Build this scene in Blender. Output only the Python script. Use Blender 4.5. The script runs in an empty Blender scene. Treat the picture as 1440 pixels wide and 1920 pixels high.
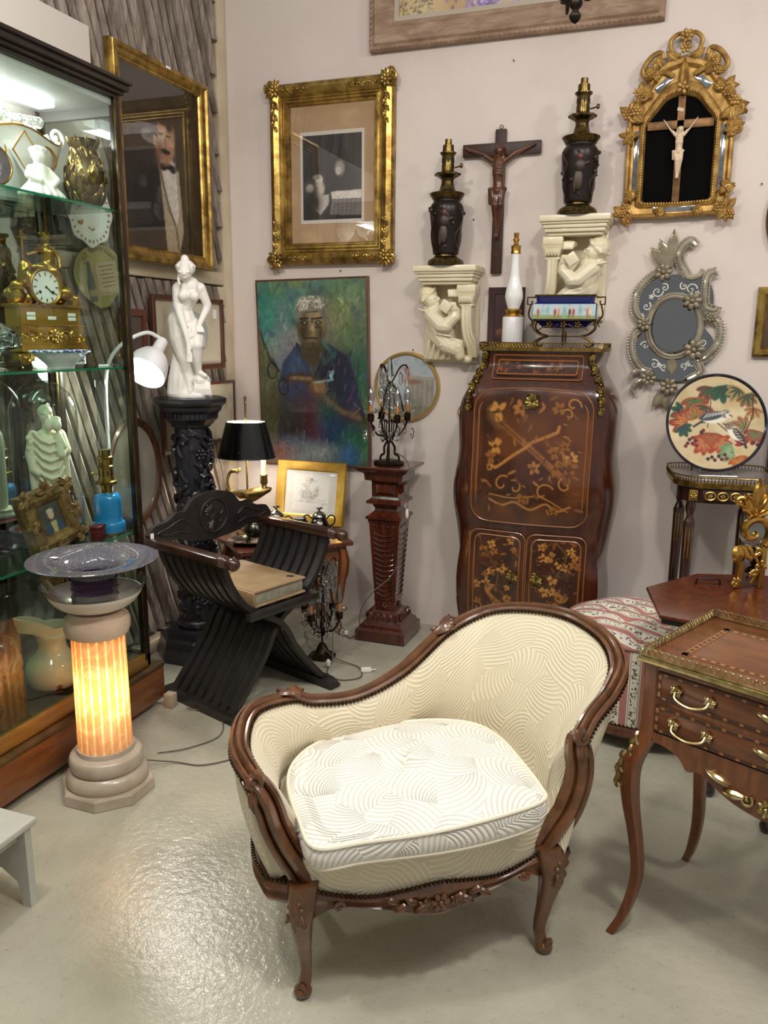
import bpy, bmesh, random
import numpy as np
from math import sin, cos, pi, radians, sqrt, atan2, floor, exp, hypot
from mathutils import Vector as V, Matrix as Mx, Euler

random.seed(7)
scene = bpy.context.scene
COL = scene.collection
WALL_Y, WALL_X = 3.89, -2.30

# ---------------------------------------------------------------- camera, world, lights, exposure
def setup():
    cd = bpy.data.cameras.new('camera'); cam = bpy.data.objects.new('camera', cd); COL.objects.link(cam)
    cd.sensor_fit = 'VERTICAL'; cd.sensor_height = 24; cd.lens = 1508 / 1920 * 24; cd.clip_start = .02
    right = V((0.93891549, 0.34401062, 0.00971614)); down = V((0.08278844, -0.19837273, -0.97662395))
    fwd = V((-0.33404159, 0.91777173, -0.21473533))
    m = Mx((right, -down, -fwd)).transposed().to_4x4(); m.translation = (0, 0, 1.5)
    cam.matrix_world = m; scene.camera = cam
    w = bpy.data.worlds.new('room_air'); scene.world = w; w.use_nodes = True
    bg = w.node_tree.nodes['Background']; bg.inputs[0].default_value = (1, .97, .94, 1); bg.inputs[1].default_value = .40
    # all of these are fittings of the shop ceiling, above and behind the picture
    def area(name, loc, target, size, power, col=(1, .945, .87), shape='DISK', size_y=None):
        l = bpy.data.lights.new(name, 'AREA'); l.shape = shape; l.size = size; l.energy = power; l.color = col
        if size_y: l.size_y = size_y
        o = bpy.data.objects.new(name, l); COL.objects.link(o); o.location = loc
        o.rotation_euler = (V(target) - V(loc)).to_track_quat('-Z', 'Y').to_euler()
    area('ceiling_spot_middle_offscreen', (0.35, 0.9, 3.3), (-.3, 2.6, .6), .22, 27)
    area('ceiling_spot_left_offscreen', (-1.35, .9, 3.3), (-1.2, 3.0, .8), .22, 20)
    area('ceiling_spot_right_offscreen', (1.5, 2.2, 3.3), (.1, 3.2, 1.0), .22, 18)
    area('ceiling_panel_left_offscreen', (-1.0, 1.0, 3.38), (-1.0, 1.0, 0), 1.2, 31, (1, .955, .90), 'RECTANGLE', .6)
    area('ceiling_panel_right_offscreen', (.9, 1.0, 3.38), (.9, 1.0, 0), 1.2, 31, (1, .955, .90), 'RECTANGLE', .6)
    v = scene.view_settings; v.view_transform = 'Standard'; v.look = 'None'; v.gamma = 1; v.exposure = 0; v.use_curve_mapping = False
setup()

# ---------------------------------------------------------------- materials
def C(h):
    h = h.lstrip('#'); c = [int(h[i:i + 2], 16) / 255 for i in (0, 2, 4)]
    return tuple(x / 12.92 if x < .04045 else ((x + .055) / 1.055) ** 2.4 for x in c)
MATS = {}
def base(name):
    m = bpy.data.materials.new(name); m.use_nodes = True; nt = m.node_tree
    return m, nt, nt.nodes['Principled BSDF'], nt.links
def texco(nt, sc=(1, 1, 1), kind='Object', rot=(0, 0, 0)):
    t = nt.nodes.new('ShaderNodeTexCoord'); mp = nt.nodes.new('ShaderNodeMapping')
    mp.inputs['Scale'].default_value = sc; mp.inputs['Rotation'].default_value = rot
    nt.links.new(t.outputs[kind], mp.inputs[0]); return mp.outputs[0]
def noise(nt, vec, scale, detail=4, rough=.55, dist=0):
    n = nt.nodes.new('ShaderNodeTexNoise'); n.inputs['Scale'].default_value = scale; n.inputs['Detail'].default_value = detail
    n.inputs['Roughness'].default_value = rough; n.inputs['Distortion'].default_value = dist; nt.links.new(vec, n.inputs['Vector']); return n.outputs['Fac']
def ramp(nt, fac, stops):
    r = nt.nodes.new('ShaderNodeValToRGB'); e = r.color_ramp.elements
    while len(e) < len(stops): e.new(.5)
    for x, (p, c) in zip(e, stops): x.position = p; x.color = (*c, 1)
    nt.links.new(fac, r.inputs[0]); return r.outputs[0]
def bump(nt, b, h, strength, dist=.002):
    n = nt.nodes.new('ShaderNodeBump'); n.inputs['Strength'].default_value = strength; n.inputs['Distance'].default_value = dist
    nt.links.new(h, n.inputs['Height']); nt.links.new(n.outputs[0], b.inputs['Normal'])
def M(name, col, rough=.5, metal=0, col2=None, scale=20, bmp=0, bscale=60, coat=0, spec=.5, sss=0, emis=0, kind='Object', stops=(.35, .65), stretch=(1, 1, 1), dist=.002):
    if name in MATS: return MATS[name]
    m, nt, b, L = base(name); c = C(col)
    b.inputs['Base Color'].default_value = (*c, 1); b.inputs['Roughness'].default_value = rough; b.inputs['Metallic'].default_value = metal
    b.inputs['Coat Weight'].default_value = coat; b.inputs['Coat Roughness'].default_value = .12; b.inputs['Specular IOR Level'].default_value = spec
    if sss: b.inputs['Subsurface Weight'].default_value = sss; b.inputs['Subsurface Radius'].default_value = (.01, .008, .006)
    if emis: b.inputs['Emission Color'].default_value = (*c, 1); b.inputs['Emission Strength'].default_value = emis
    if col2:
        v = texco(nt, stretch, kind); L.new(ramp(nt, noise(nt, v, scale), [(stops[0], c), (stops[1], C(col2))]), b.inputs['Base Color'])
    if bmp:
        v = texco(nt, stretch, kind); bump(nt, b, noise(nt, v, bscale, 5), bmp, dist)
    MATS[name] = m; return m
def wood(name, a, b_, rough=.35, stretch=(14, 14, 1.2), coat=.4, bmp=.15, mid=None):
    if name in MATS: return MATS[name]
    m, nt, b, L = base(name); v = texco(nt, stretch)
    f = noise(nt, v, 3.2, 6, .6, .6)
    st = [(.3, C(a)), (.7, C(b_))] if not mid else [(.25, C(a)), (.5, C(mid)), (.75, C(b_))]
    L.new(ramp(nt, f, st), b.inputs['Base Color']); b.inputs['Roughness'].default_value = rough
    b.inputs['Coat Weight'].default_value = coat; b.inputs['Coat Roughness'].default_value = .15; bump(nt, b, f, bmp, .001)
    MATS[name] = m; return m
def paint_mat(name, rough=.45, bmp=0, coat=0, bscale=150, attr='Col'):
    if name in MATS: return MATS[name]
    m, nt, b, L = base(name); a = nt.nodes.new('ShaderNodeVertexColor'); a.layer_name = attr
    L.new(a.outputs[0], b.inputs['Base Color']); b.inputs['Roughness'].default_value = rough; b.inputs['Coat Weight'].default_value = coat; b.inputs['Coat Roughness'].default_value = .08
    if bmp: bump(nt, b, noise(nt, texco(nt), bscale, 5), bmp, .002)
    MATS[name] = m; return m
def pane(name, tint='FFFFFF', amount=1.0, rough=.0):
    """thin glass: see-through with a mirror-like sheen that grows at glancing angles"""
    if name in MATS: return MATS[name]
    m, nt, b, L = base(name); nt.nodes.remove(b); out = nt.nodes['Material Output']
    t = nt.nodes.new('ShaderNodeBsdfTransparent'); t.inputs[0].default_value = (*C(tint), 1)
    g = nt.nodes.new('ShaderNodeBsdfGlossy'); g.inputs['Roughness'].default_value = rough
    fr = nt.nodes.new('ShaderNodeLayerWeight'); fr.inputs[0].default_value = .5
    pw = nt.nodes.new('ShaderNodeMath'); pw.operation = 'POWER'; pw.inputs[1].default_value = 5; L.new(fr.outputs['Facing'], pw.inputs[0])
    mu = nt.nodes.new('ShaderNodeMath'); mu.operation = 'MULTIPLY_ADD'; mu.inputs[1].default_value = .9 * amount; mu.inputs[2].default_value = .045 * amount; mu.use_clamp = True
    mx = nt.nodes.new('ShaderNodeMixShader'); L.new(pw.outputs[0], mu.inputs[0]); L.new(mu.outputs[0], mx.inputs[0])
    L.new(t.outputs[0], mx.inputs[1]); L.new(g.outputs[0], mx.inputs[2]); L.new(mx.outputs[0], out.inputs[0]); MATS[name] = m; return m
def glass(name, tint='FFFFFF', rough=0.0, ior=1.5):
    if name in MATS: return MATS[name]
    m, nt, b, L = base(name); b.inputs['Base Color'].default_value = (*C(tint), 1); b.inputs['Transmission Weight'].default_value = 1
    b.inputs['Roughness'].default_value = rough; b.inputs['IOR'].default_value = ior; MATS[name] = m; return m
def fans(name, ground, line, cell=9.0, freq=150.0, rough=.55, strength=.5):
    """woven fan motif: each cell of the weave carries arcs round its own centre"""
    if name in MATS: return MATS[name]
    m, nt, b, L = base(name); N = nt.nodes.new
    uv = N('ShaderNodeUVMap'); uv.uv_map = 'UV'
    vo = N('ShaderNodeTexVoronoi'); vo.voronoi_dimensions = '2D'; vo.inputs['Scale'].default_value = cell; vo.inputs['Randomness'].default_value = .8
    L.new(uv.outputs[0], vo.inputs['Vector'])
    sub = N('ShaderNodeVectorMath'); sub.operation = 'SUBTRACT'; sub.inputs[1].default_value = (.5, .5, .5); L.new(vo.outputs['Color'], sub.inputs[0])
    nm = N('ShaderNodeVectorMath'); nm.operation = 'NORMALIZE'; fl = N('ShaderNodeVectorMath'); fl.operation = 'MULTIPLY'; fl.inputs[1].default_value = (1, 1, 0)
    L.new(sub.outputs[0], fl.inputs[0]); L.new(fl.outputs[0], nm.inputs[0])
    sc = N('ShaderNodeVectorMath'); sc.operation = 'SCALE'; sc.inputs['Scale'].default_value = .88 / cell; L.new(nm.outputs[0], sc.inputs[0])
    ad = N('ShaderNodeVectorMath'); ad.operation = 'ADD'; L.new(vo.outputs['Position'], ad.inputs[0]); L.new(sc.outputs[0], ad.inputs[1])
    ds = N('ShaderNodeVectorMath'); ds.operation = 'SUBTRACT'; L.new(uv.outputs[0], ds.inputs[0]); L.new(ad.outputs[0], ds.inputs[1])
    ln = N('ShaderNodeVectorMath'); ln.operation = 'LENGTH'; L.new(ds.outputs[0], ln.inputs[0])
    mu = N('ShaderNodeMath'); mu.operation = 'MULTIPLY'; mu.inputs[1].default_value = freq; L.new(ln.outputs['Value'], mu.inputs[0])
    sp = N('ShaderNodeSeparateXYZ'); L.new(ds.outputs[0], sp.inputs[0]); at = N('ShaderNodeMath'); at.operation = 'ARCTAN2'; L.new(sp.outputs[1], at.inputs[0]); L.new(sp.outputs[0], at.inputs[1])
    ma = N('ShaderNodeMath'); ma.operation = 'MULTIPLY_ADD'; ma.inputs[1].default_value = 19; L.new(at.outputs[0], ma.inputs[0]); L.new(mu.outputs[0], ma.inputs[2]); mu = ma
    sn = N('ShaderNodeMath'); sn.operation = 'SINE'; L.new(mu.outputs[0], sn.inputs[0])
    ab = N('ShaderNodeMath'); ab.operation = 'ABSOLUTE'; L.new(sn.outputs[0], ab.inputs[0])
    L.new(ramp(nt, ab.outputs[0], [(.0, C(line)), (.22, C(line)), (.42, C(ground)), (1, C(ground))]), b.inputs['Base Color'])
    b.inputs['Roughness'].default_value = rough; b.inputs['Sheen Weight'].default_value = .2
    bump(nt, b, ab.outputs[0], strength, .003); MATS[name] = m; return m

GILT = M('old_gilt', 'BE9E56', .3, .85, '755A2A', 18, .35, 45)
GILT2 = M('bright_gilt', 'CFA655', .26, .95, 'A97E38', 9, .15, 60)
OCHRE = M('worn_gilt_wood', 'C0914A', .42, .55, '7A5526', 30, .5, 60)
BRASS = M('aged_brass', 'A8894A', .3, .95, '6E5A2C', 40, .2, 80)
DKBRASS = M('dark_brass', '6E5A30', .35, .9, '3A2F1A', 50, .35, 90)
BRONZE = M('brown_bronze', '3A2A1C', .4, .8, '231811', 30, .2, 90)
MAHOG = wood('mahogany', '3A170C', '6B2F18', .28, coat=.5)
WALNUT = wood('walnut_polished', '3B1F12', '64381F', .3, coat=.55)
TABLEW = wood('side_table_wood', '4C2410', '8A4F27', .33, coat=.45)
EBONY = M('ebonised_wood', '191614', .36, 0, '262120', 12, .25, 40, coat=.2)
EBONYB = M('ebony_blue_black', '15141C', .36, 0, '201D26', 12, .3, 50, coat=.25)
WHITE = M('bisque_white', 'EFEAE3', .5, 0, sss=.1)
CREAM = M('cream_plaster', 'E6DCC0', .38, 0, 'DDD0AE', 6, .05, 30, coat=.25)
PAPER = M('price_tag_paper', 'F2F2F0', .7)
CORD = M('brown_cord', '5E5044', .6)
PLASTIC = M('white_plastic', 'E4E0D8', .4)
CRYSTAL = glass('cut_crystal', 'F6F8F8', 0, 1.5)
PANE = pane('clear_pane', 'F4FAF6')
PICGLASS = pane('picture_glass', 'FFFFFF', 1.0)
MIRROR = M('mirror_silver', 'D9DCDC', .02, 1)
BLACKV = M('black_velvet', '050505', .9, 0, spec=.1)

# ---------------------------------------------------------------- mesh builder
def bevel_box(sx, sy, sz, b, seg=2):
    bm = bmesh.new(); bmesh.ops.create_cube(bm, size=1)
    for v in bm.verts: v.co = (v.co.x * sx, v.co.y * sy, v.co.z * sz)
    if b > 0: bmesh.ops.bevel(bm, geom=list(bm.edges), offset=min(b, .49 * min(sx, sy, sz)), segments=seg, profile=.5, affect='EDGES')
    bm.verts.ensure_lookup_table(); vs = [tuple(v.co) for v in bm.verts]; fs = [[v.index for v in f.verts] for f in bm.faces]; bm.free(); return vs, fs
def cr(P, n, closed=False):
    """Catmull-Rom through points, n steps per span"""
    P = [np.array(p, float) for p in P]; out = []; k = len(P)
    for i in range(k if closed else k - 1):
        p1, p2 = P[i], P[(i + 1) % k]; p0 = P[i - 1] if (i or closed) else 2 * p1 - p2; p3 = P[(i + 2) % k] if (closed or i + 2 < k) else 2 * p2 - p1
        for j in range(n):
            t = j / n; out.append(.5 * (2 * p1 + (p2 - p0) * t + (2 * p0 - 5 * p1 + 4 * p2 - p3) * t * t + (3 * p1 - p0 - 3 * p2 + p3) * t ** 3))
    if not closed: out.append(P[-1])
    return [tuple(map(float, p)) for p in out]
def resample(P, n):
    P = np.array(P, float); d = np.r_[0, np.cumsum(np.linalg.norm(np.diff(P, axis=0), axis=1))]; s = np.linspace(0, d[-1], n)
    return [tuple(float(np.interp(x, d, P[:, k])) for k in range(P.shape[1])) for x in s]
def T(x=0, y=0, z=0, rx=0, ry=0, rz=0, s=1):
    m = Mx.Translation((x, y, z)) @ Euler((rx, ry, rz)).to_matrix().to_4x4()
    return m @ (Mx.Diagonal((*s, 1)) if isinstance(s, tuple) else Mx.Scale(s, 4))
class MB:
    def __init__(s): s.v = []; s.f = []; s.uv = None; s.col = None
    def add(s, vs, fs, m=None):
        k = len(s.v)
        s.v += [tuple(m @ V(p)) for p in vs] if m is not None else [tuple(p) for p in vs]
        s.f += [[i + k for i in f] for f in fs]; return s
    def box(s, c, d, b=.003, m=None, rot=None):
        t = Mx.Translation(c)
        if rot: t = t @ Euler(rot).to_matrix().to_4x4()
        return s.add(*bevel_box(*d, b), (m @ t) if m is not None else t)
    def plain(s, c, d, rot=None, m=None):
        x, y, z = (k / 2 for k in d); vs = [(i * x, j * y, k * z) for i in (-1, 1) for j in (-1, 1) for k in (-1, 1)]
        t = Mx.Translation(c)
        if rot: t = t @ Euler(rot).to_matrix().to_4x4()
        return s.add(vs, [(0, 1, 3, 2), (4, 6, 7, 5), (0, 4, 5, 1), (2, 3, 7, 6), (0, 2, 6, 4), (1, 5, 7, 3)], (m @ t) if m is not None else t)
    def grid(s, rows, closeu=False, closev=False, caps=False, m=None):
        """rows: list of equally long point rows"""
        h, w = len(rows), len(rows[0]); vs = [p for r in rows for p in r]; fs = []
        for i in range(h if closev else h - 1):
            for j in range(w if closeu else w - 1):
                a, b = i * w + j, i * w + (j + 1) % w; c, d = ((i + 1) % h) * w + (j + 1) % w, ((i + 1) % h) * w + j; fs.append((a, b, c, d))
        if caps: fs.append(tuple(range(w))[::-1]); fs.append(tuple((h - 1) * w + j for j in range(w)))
        return s.add(vs, fs, m)
    def lathe(s, prof, seg=32, m=None, flute=None, cap=True, ell=1):
        rows = []
        for r, z in prof:
            row = []
            for k in range(seg):
                a = 2 * pi * k / seg; q = r * (flute(a, z) if flute else 1); row.append((q * cos(a), q * sin(a) * ell, z))
            rows.append(row)
        return s.grid(rows, closeu=True, caps=cap, m=m)
    def ngon(s, prof, n, m=None, rot=0):
        """polygonal solid of revolution: square caps, octagonal plinths (r = apothem)"""
        rows = [[(r / cos(pi / n) * cos(2 * pi * (k + .5) / n + rot), r / cos(pi / n) * sin(2 * pi * (k + .5) / n + rot), z) for k in range(n)] for r, z in prof]
        return s.grid(rows, closeu=True, caps=True, m=m)
    def tube(s, P, r, seg=8, closed=False, m=None, flat=1, up=(0, 0, 1)):
        P = [V(p) for p in P]; n = len(P); R = r if isinstance(r, (list, tuple)) else [r] * n; rows = []; prev = None
        for i in range(n):
            t = (P[(i + 1) % n] - P[i - 1]) if closed else (P[min(i + 1, n - 1)] - P[max(i - 1, 0)])
            t = t.normalized() if t.length > 1e-9 else V((0, 0, 1))
            if prev is None: a = t.cross(V(up)); a = a if a.length > 1e-3 else t.cross(V((1, 0, 0)))
            else: a = prev - t * prev.dot(t)
            a.normalize(); prev = a; b = t.cross(a)
            rows.append([tuple(P[i] + (a * cos(2 * pi * k / seg) + b * sin(2 * pi * k / seg) * flat) * R[i]) for k in range(seg)])
        return s.grid(rows, closeu=True, closev=closed, caps=not closed, m=m)
    def sweep(s, P, prof, up=(0, 0, 1), closed=False, m=None, scale=None, side=None):
        """prof: closed 2D outline (a along side, b along up)"""
        P = [V(p) for p in P]; n = len(P); rows = []
        for i in range(n):
            t = (P[(i + 1) % n] - P[i - 1]) if closed else (P[min(i + 1, n - 1)] - P[max(i - 1, 0)]); t.normalize()
            if side: a = V(side[i]); a = (a - t * a.dot(t)).normalized(); b = a.cross(t); b = b if b.z >= 0 else -b
            else: a = t.cross(V(up)).normalized(); b = a.cross(t)
            k = scale[i] if scale else 1
            rows.append([tuple(P[i] + a * x * k + b * y * k) for x, y in prof])
        return s.grid(rows, closeu=True, closev=closed, caps=not closed, m=m)
    def ell(s, c, r, seg=10, rings=7, rot=None, m=None):
        if isinstance(r, (int, float)): r = (r, r, r)
        rows = [[(r[0] * sin(pi * i / rings) * cos(2 * pi * k / seg), r[1] * sin(pi * i / rings) * sin(2 * pi * k / seg), -r[2] * cos(pi * i / rings)) for k in range(seg)] for i in range(1, rings)]
        t = Mx.Translation(c)
        if rot: t = t @ Euler(rot).to_matrix().to_4x4()
        if m is not None: t = m @ t
        k = len(s.v); s.grid(rows, closeu=True, m=t); a = len(s.v); s.v += [tuple(t @ V((0, 0, -r[2]))), tuple(t @ V((0, 0, r[2])))]
        for j in range(seg): s.f.append([k + (j + 1) % seg, k + j, a]); s.f.append([k + (rings - 2) * seg + j, k + (rings - 2) * seg + (j + 1) % seg, a + 1])
        return s
    def prism(s, poly, y0, y1, m=None):
        """outline in x,z extruded along y"""
        n = len(poly); vs = [(x, y0, z) for x, z in poly] + [(x, y1, z) for x, z in poly]
        return s.add(vs, [list(range(n)), list(range(2 * n - 1, n - 1, -1))] + [[i, i + n, (i + 1) % n + n, (i + 1) % n] for i in range(n)], m)
    def slab(s, poly, z0, z1, m=None, b=0):
        """outline in x,y extruded along z, optionally with a softened rim"""
        n = len(poly); P = np.array(poly, float); c = P.mean(0); pr = [(0, z0), (0, z1)]
        if b: pr = [(b, z0), (0, z0 + b), (0, z1 - b), (b, z1)]
        rows = [[tuple(p + (c - p) / np.linalg.norm(c - p) * d) + (z,) for p in P] for d, z in pr]
        return s.grid(rows, closeu=True, caps=True, m=m)
    def ring(s, w, h, prof, m=None, y=0):
        """mitred rectangular moulding; prof: (inset, height off the wall); outward is -y, origin bottom centre"""
        rows = [[(-w / 2 + d, y - e, d), (w / 2 - d, y - e, d), (w / 2 - d, y - e, h - d), (-w / 2 + d, y - e, h - d)] for d, e in prof]
        return s.grid(rows, closeu=True, m=m)
    def oring(s, loop, prof, m=None, y=0, closed=True):
        """moulding that follows a closed outline in x,z; prof: (offset outwards, height)"""
        P = np.array(loop, float); t = np.roll(P, -1, 0) - np.roll(P, 1, 0); t /= np.linalg.norm(t, axis=1)[:, None]; n = np.c_[t[:, 1], -t[:, 0]]
        rows = [[(p[0] + q[0] * d, y - e, p[1] + q[1] * d) for p, q in zip(P, n)] for d, e in prof]
        return s.grid(rows, closeu=True, m=m)
    def scroll(s, c, r, turns=1.2, a0=0, hand=1, th=.01, y=0, n=26, m=None, tail=None, flat=.7):
        """tapering volute in the x,z plane"""
        P = []
        if tail: P.append((tail[0], y, tail[1]))
        for i in range(n):
            t = i / (n - 1); rr = r * (1 - .85 * t); a = a0 + hand * turns * 2 * pi * t; P.append((c[0] + rr * cos(a), y, c[1] + rr * sin(a)))
        k = len(P); R = [th * (1 - .6 * i / (k - 1)) for i in range(k)]
        s.tube(P, R, 7, m=m, up=(0, 1, 0)); s.ell((c[0], y, c[1]), (th * .9, th * .8, th * .9), 8, 6, m=m); return s
    def leaf(s, p, ang, L, W, y=0, th=.006, m=None, curl=.0):
        """acanthus-like leaf in x,z growing from p along ang"""
        rows = []; n = 7
        for i in range(n):
            t = i / (n - 1); w = W * (sin(pi * min(1, t * .9 + .12)) ** .8) * (1 - .1 * (i % 2)); yy = y - th * (1 + 1.2 * sin(pi * t)) - curl * t * t
            rows.append([(t * L, yy + th, -w), (t * L, yy, -w * .5), (t * L, yy + th * .5, 0), (t * L, yy, w * .5), (t * L, yy + th, w), (t * L, y + th, 0)])
        return s.grid(rows, closeu=True, caps=True, m=(m if m is not None else Mx()) @ Mx.Translation((p[0], 0, p[1])) @ Mx.Rotation(-ang, 4, 'Y'))
    def flower(s, c, r, y=0, n=6, m=None, th=.5):
        for k in range(n):
            a = 2 * pi * k / n; s.ell((c[0] + r * .6 * cos(a), y - r * .2, c[1] + r * .6 * sin(a)), (r * .42, r * th * .6, r * .3), 8, 5, rot=(0, -a, 0), m=m)
        return s.ell((c[0], y - r * .35, c[1]), (r * .28, r * .3, r * .28), 8, 6, m=m)
def mesh_of(name, mb, smooth=35):
    me = bpy.data.meshes.new(name); me.from_pydata(mb.v, [], mb.f); me.validate()
    if mb.uv is not None:
        l = me.uv_layers.new(name='UV'); vi = np.zeros(len(me.loops), int); me.loops.foreach_get('vertex_index', vi); l.data.foreach_set('uv', np.array(mb.uv, np.float32)[vi].ravel())
    if mb.col is not None:
        a = me.color_attributes.new('Col', 'FLOAT_COLOR', 'POINT'); c = np.ones((len(me.vertices), 4), np.float32); c[:, :3] = np.array(mb.col)[:len(me.vertices)]; a.data.foreach_set('color', c.ravel())
    bm = bmesh.new(); bm.from_mesh(me); bmesh.ops.recalc_face_normals(bm, faces=bm.faces); bm.to_mesh(me); bm.free()
    if smooth: me.shade_smooth(); me.set_sharp_from_angle(angle=radians(smooth))
    return me
def obj(name, mb, mat, parent=None, smooth=35, label=None, kind=None, loc=None, rot=None):
    me = mb if isinstance(mb, bpy.types.Mesh) else mesh_of(name, mb, smooth)
    if mat is not None and not me.materials: me.materials.append(mat)
    o = bpy.data.objects.new(name, me); COL.objects.link(o)
    if parent: o.parent = parent
    if label: o['label'] = label
    if kind: o['kind'] = kind
    if loc: o.location = loc
    if rot: o.rotation_euler = rot
    return o
def thing(name, label, cat, loc=(0, 0, 0), rotz=0, group=None, rot=None):
    o = bpy.data.objects.new(name, None); COL.objects.link(o); o.empty_display_size = .05
    o.location = loc; o.rotation_euler = rot or (0, 0, rotz); o['label'] = label; o['category'] = cat
    if group: o['group'] = group
    return o
def tag(o, label, cat, group=None):
    o['label'] = label; o['category'] = cat
    if group: o['group'] = group
    return o
def struct(name, mb, mat, parent=None, smooth=30):
    o = obj(name, mb, mat, parent, smooth)
    if not parent: o['kind'] = 'structure'
    return o

# sculpture: overlapping limbs and masses fused into one continuous skin
def cap(mb, a, ra, b, rb, seg=10):
    a, b = V(a), V(b); d = (b - a); L = d.length; d = d.normalized() if L > 1e-9 else V((0, 0, 1)); P = []; R = []
    for k in range(4): t = pi / 2 * (1 - k / 4); P.append(a - d * ra * sin(t)); R.append(max(ra * cos(t), ra * .05))
    for k in range(5): t = k / 4; P.append(a + (b - a) * t); R.append(ra + (rb - ra) * t)
    for k in range(1, 5): t = pi / 2 * k / 4; P.append(b + d * rb * sin(t)); R.append(max(rb * cos(t), rb * .05))
    mb.tube(P, R, seg)
def limb(mb, pts):
    for (a, ra), (b, rb) in zip(pts, pts[1:]): cap(mb, a, ra, b, rb)
def sculpt(name, mb, voxel, mat, parent=None, it=4, fac=.5, label=None, loc=None):
    me = bpy.data.meshes.new('tmp'); me.from_pydata(mb.v, [], mb.f); me.validate()
    bm = bmesh.new(); bm.from_mesh(me); bmesh.ops.recalc_face_normals(bm, faces=bm.faces); bm.to_mesh(me); bm.free()
    o = bpy.data.objects.new('tmp', me); COL.objects.link(o)
    r = o.modifiers.new('r', 'REMESH'); r.mode = 'VOXEL'; r.voxel_size = voxel; r.use_smooth_shade = True
    s = o.modifiers.new('s', 'SMOOTH'); s.iterations = it; s.factor = fac
    dg = bpy.context.evaluated_depsgraph_get(); me2 = bpy.data.meshes.new_from_object(o.evaluated_get(dg)); me2.name = name
    bpy.data.objects.remove(o); bpy.data.meshes.remove(me); me2.materials.clear(); me2.shade_smooth()
    return obj(name, me2, mat, parent, label=label, loc=loc)

# flat painting: colours of a picture, one per vertex of a fine grid
class Canvas:
    def __init__(s, w, h, col, asp=None):
        s.w, s.h = w, h; s.a = asp or w / h; s.X, s.Y = np.meshgrid(np.linspace(0, s.a, w), np.linspace(0, 1, h)); s.c = np.ones((h, w, 3)) * np.array(C(col))
    def _mix(s, k, col):
        k = np.clip(k, 0, 1)[..., None]; s.c = s.c * (1 - k) + np.array(C(col)) * k; return s
    def ell(s, cx, cy, rx, ry, col, soft=.15, rot=0, al=1):
        x, y = s.X - cx, s.Y - cy; u, v = x * cos(rot) + y * sin(rot), -x * sin(rot) + y * cos(rot); d = np.sqrt((u / rx) ** 2 + (v / ry) ** 2)
        return s._mix((1 + soft - d) / (2 * soft) * al, col)
    def poly(s, P, col, al=1, blur=0):
        ins = np.zeros(s.X.shape, bool); n = len(P)
        for i in range(n):
            (x1, y1), (x2, y2) = P[i], P[(i + 1) % n]; c = (y1 > s.Y) != (y2 > s.Y)
            ins ^= c & (s.X < (x2 - x1) * (s.Y - y1) / ((y2 - y1) or 1e-9) + x1)
        k = ins.astype(float)
        for _ in range(blur): k = (k + np.roll(k, 1, 0) + np.roll(k, -1, 0) + np.roll(k, 1, 1) + np.roll(k, -1, 1)) / 5
        return s._mix(k * al, col)
    def line(s, P, w, col, al=1):
        D = np.full(s.X.shape, 9.)
        for (x1, y1), (x2, y2) in zip(P, P[1:]):
            dx, dy = x2 - x1, y2 - y1; t = np.clip(((s.X - x1) * dx + (s.Y - y1) * dy) / (dx * dx + dy * dy + 1e-12), 0, 1); D = np.minimum(D, np.hypot(s.X - x1 - t * dx, s.Y - y1 - t * dy))
        return s._mix(np.clip(1.5 - D / w, 0, 1) * al, col)
    def vn(s, sx, sy, seed):
        r = np.random.default_rng(seed); g = r.random((int(sy) + 3, int(sx) + 3)); x = s.X / s.a * sx; y = s.Y * sy; i, j = x.astype(int), y.astype(int); u, v = x - i, y - j; u, v = u * u * (3 - 2 * u), v * v * (3 - 2 * v)
        return (g[j, i] * (1 - u) + g[j, i + 1] * u) * (1 - v) + (g[j + 1, i] * (1 - u) + g[j + 1, i + 1] * u) * v
    def cloud(s, col, sx, sy, seed, lo=.5, hi=.8, al=1):
        n = (s.vn(sx, sy, seed) * .6 + s.vn(sx * 2.3, sy * 2.3, seed + 1) * .4); return s._mix(np.clip((n - lo) / (hi - lo), 0, 1) * al, col)
    def grain(s, amt, sx, sy, seed): s.c = np.clip(s.c * (1 + amt * (s.vn(sx, sy, seed)[..., None] - .5) * 2), 0, 1); return s
def panel(name, cv, w, h, mat, parent, x=0, y=0, z=0, shape=None, label=None, warp=None):
    """the painted sheet itself: origin bottom centre, facing -y"""
    mb = MB(); us = np.linspace(-w / 2, w / 2, cv.w); vs = np.linspace(0, h, cv.h)
    pos = warp or (lambda a, b: (x + a, y, z + b)); mb.grid([[pos(a, b) for a in us] for b in vs]); mb.col = cv.c.reshape(-1, 3)
    if shape:
        keep = [shape(a, b) for b in vs for a in us]; mb.f = [f for f in mb.f if all(keep[i] for i in f)]
    return obj(name, mb, mat, parent, label=label)
def rect_frame(t, w, h, prof, mat, name='frame', y=0, label=None): return obj(name, MB().ring(w, h, prof, y=y), mat, t, smooth=28, label=label)
def text(name, s, size, mat, parent, loc, rot=(pi / 2, 0, 0), align='CENTER', ext=.0004):
    cu = bpy.data.curves.new('t', 'FONT'); cu.body = s; cu.size = size; cu.align_x = align; cu.extrude = ext; cu.resolution_u = 2
    o = bpy.data.objects.new('t', cu); COL.objects.link(o); dg = bpy.context.evaluated_depsgraph_get(); me = bpy.data.meshes.new_from_object(o.evaluated_get(dg)); bpy.data.objects.remove(o)
    me.materials.clear(); return obj(name, me, mat, parent, loc=loc, rot=rot)
def bez(a, b, c, d, n=12): return [tuple((1 - t) ** 3 * p + 3 * (1 - t) ** 2 * t * q + 3 * (1 - t) * t * t * r + t ** 3 * s for p, q, r, s in zip(a, b, c, d)) for t in [i / n for i in range(n + 1)]]
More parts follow.
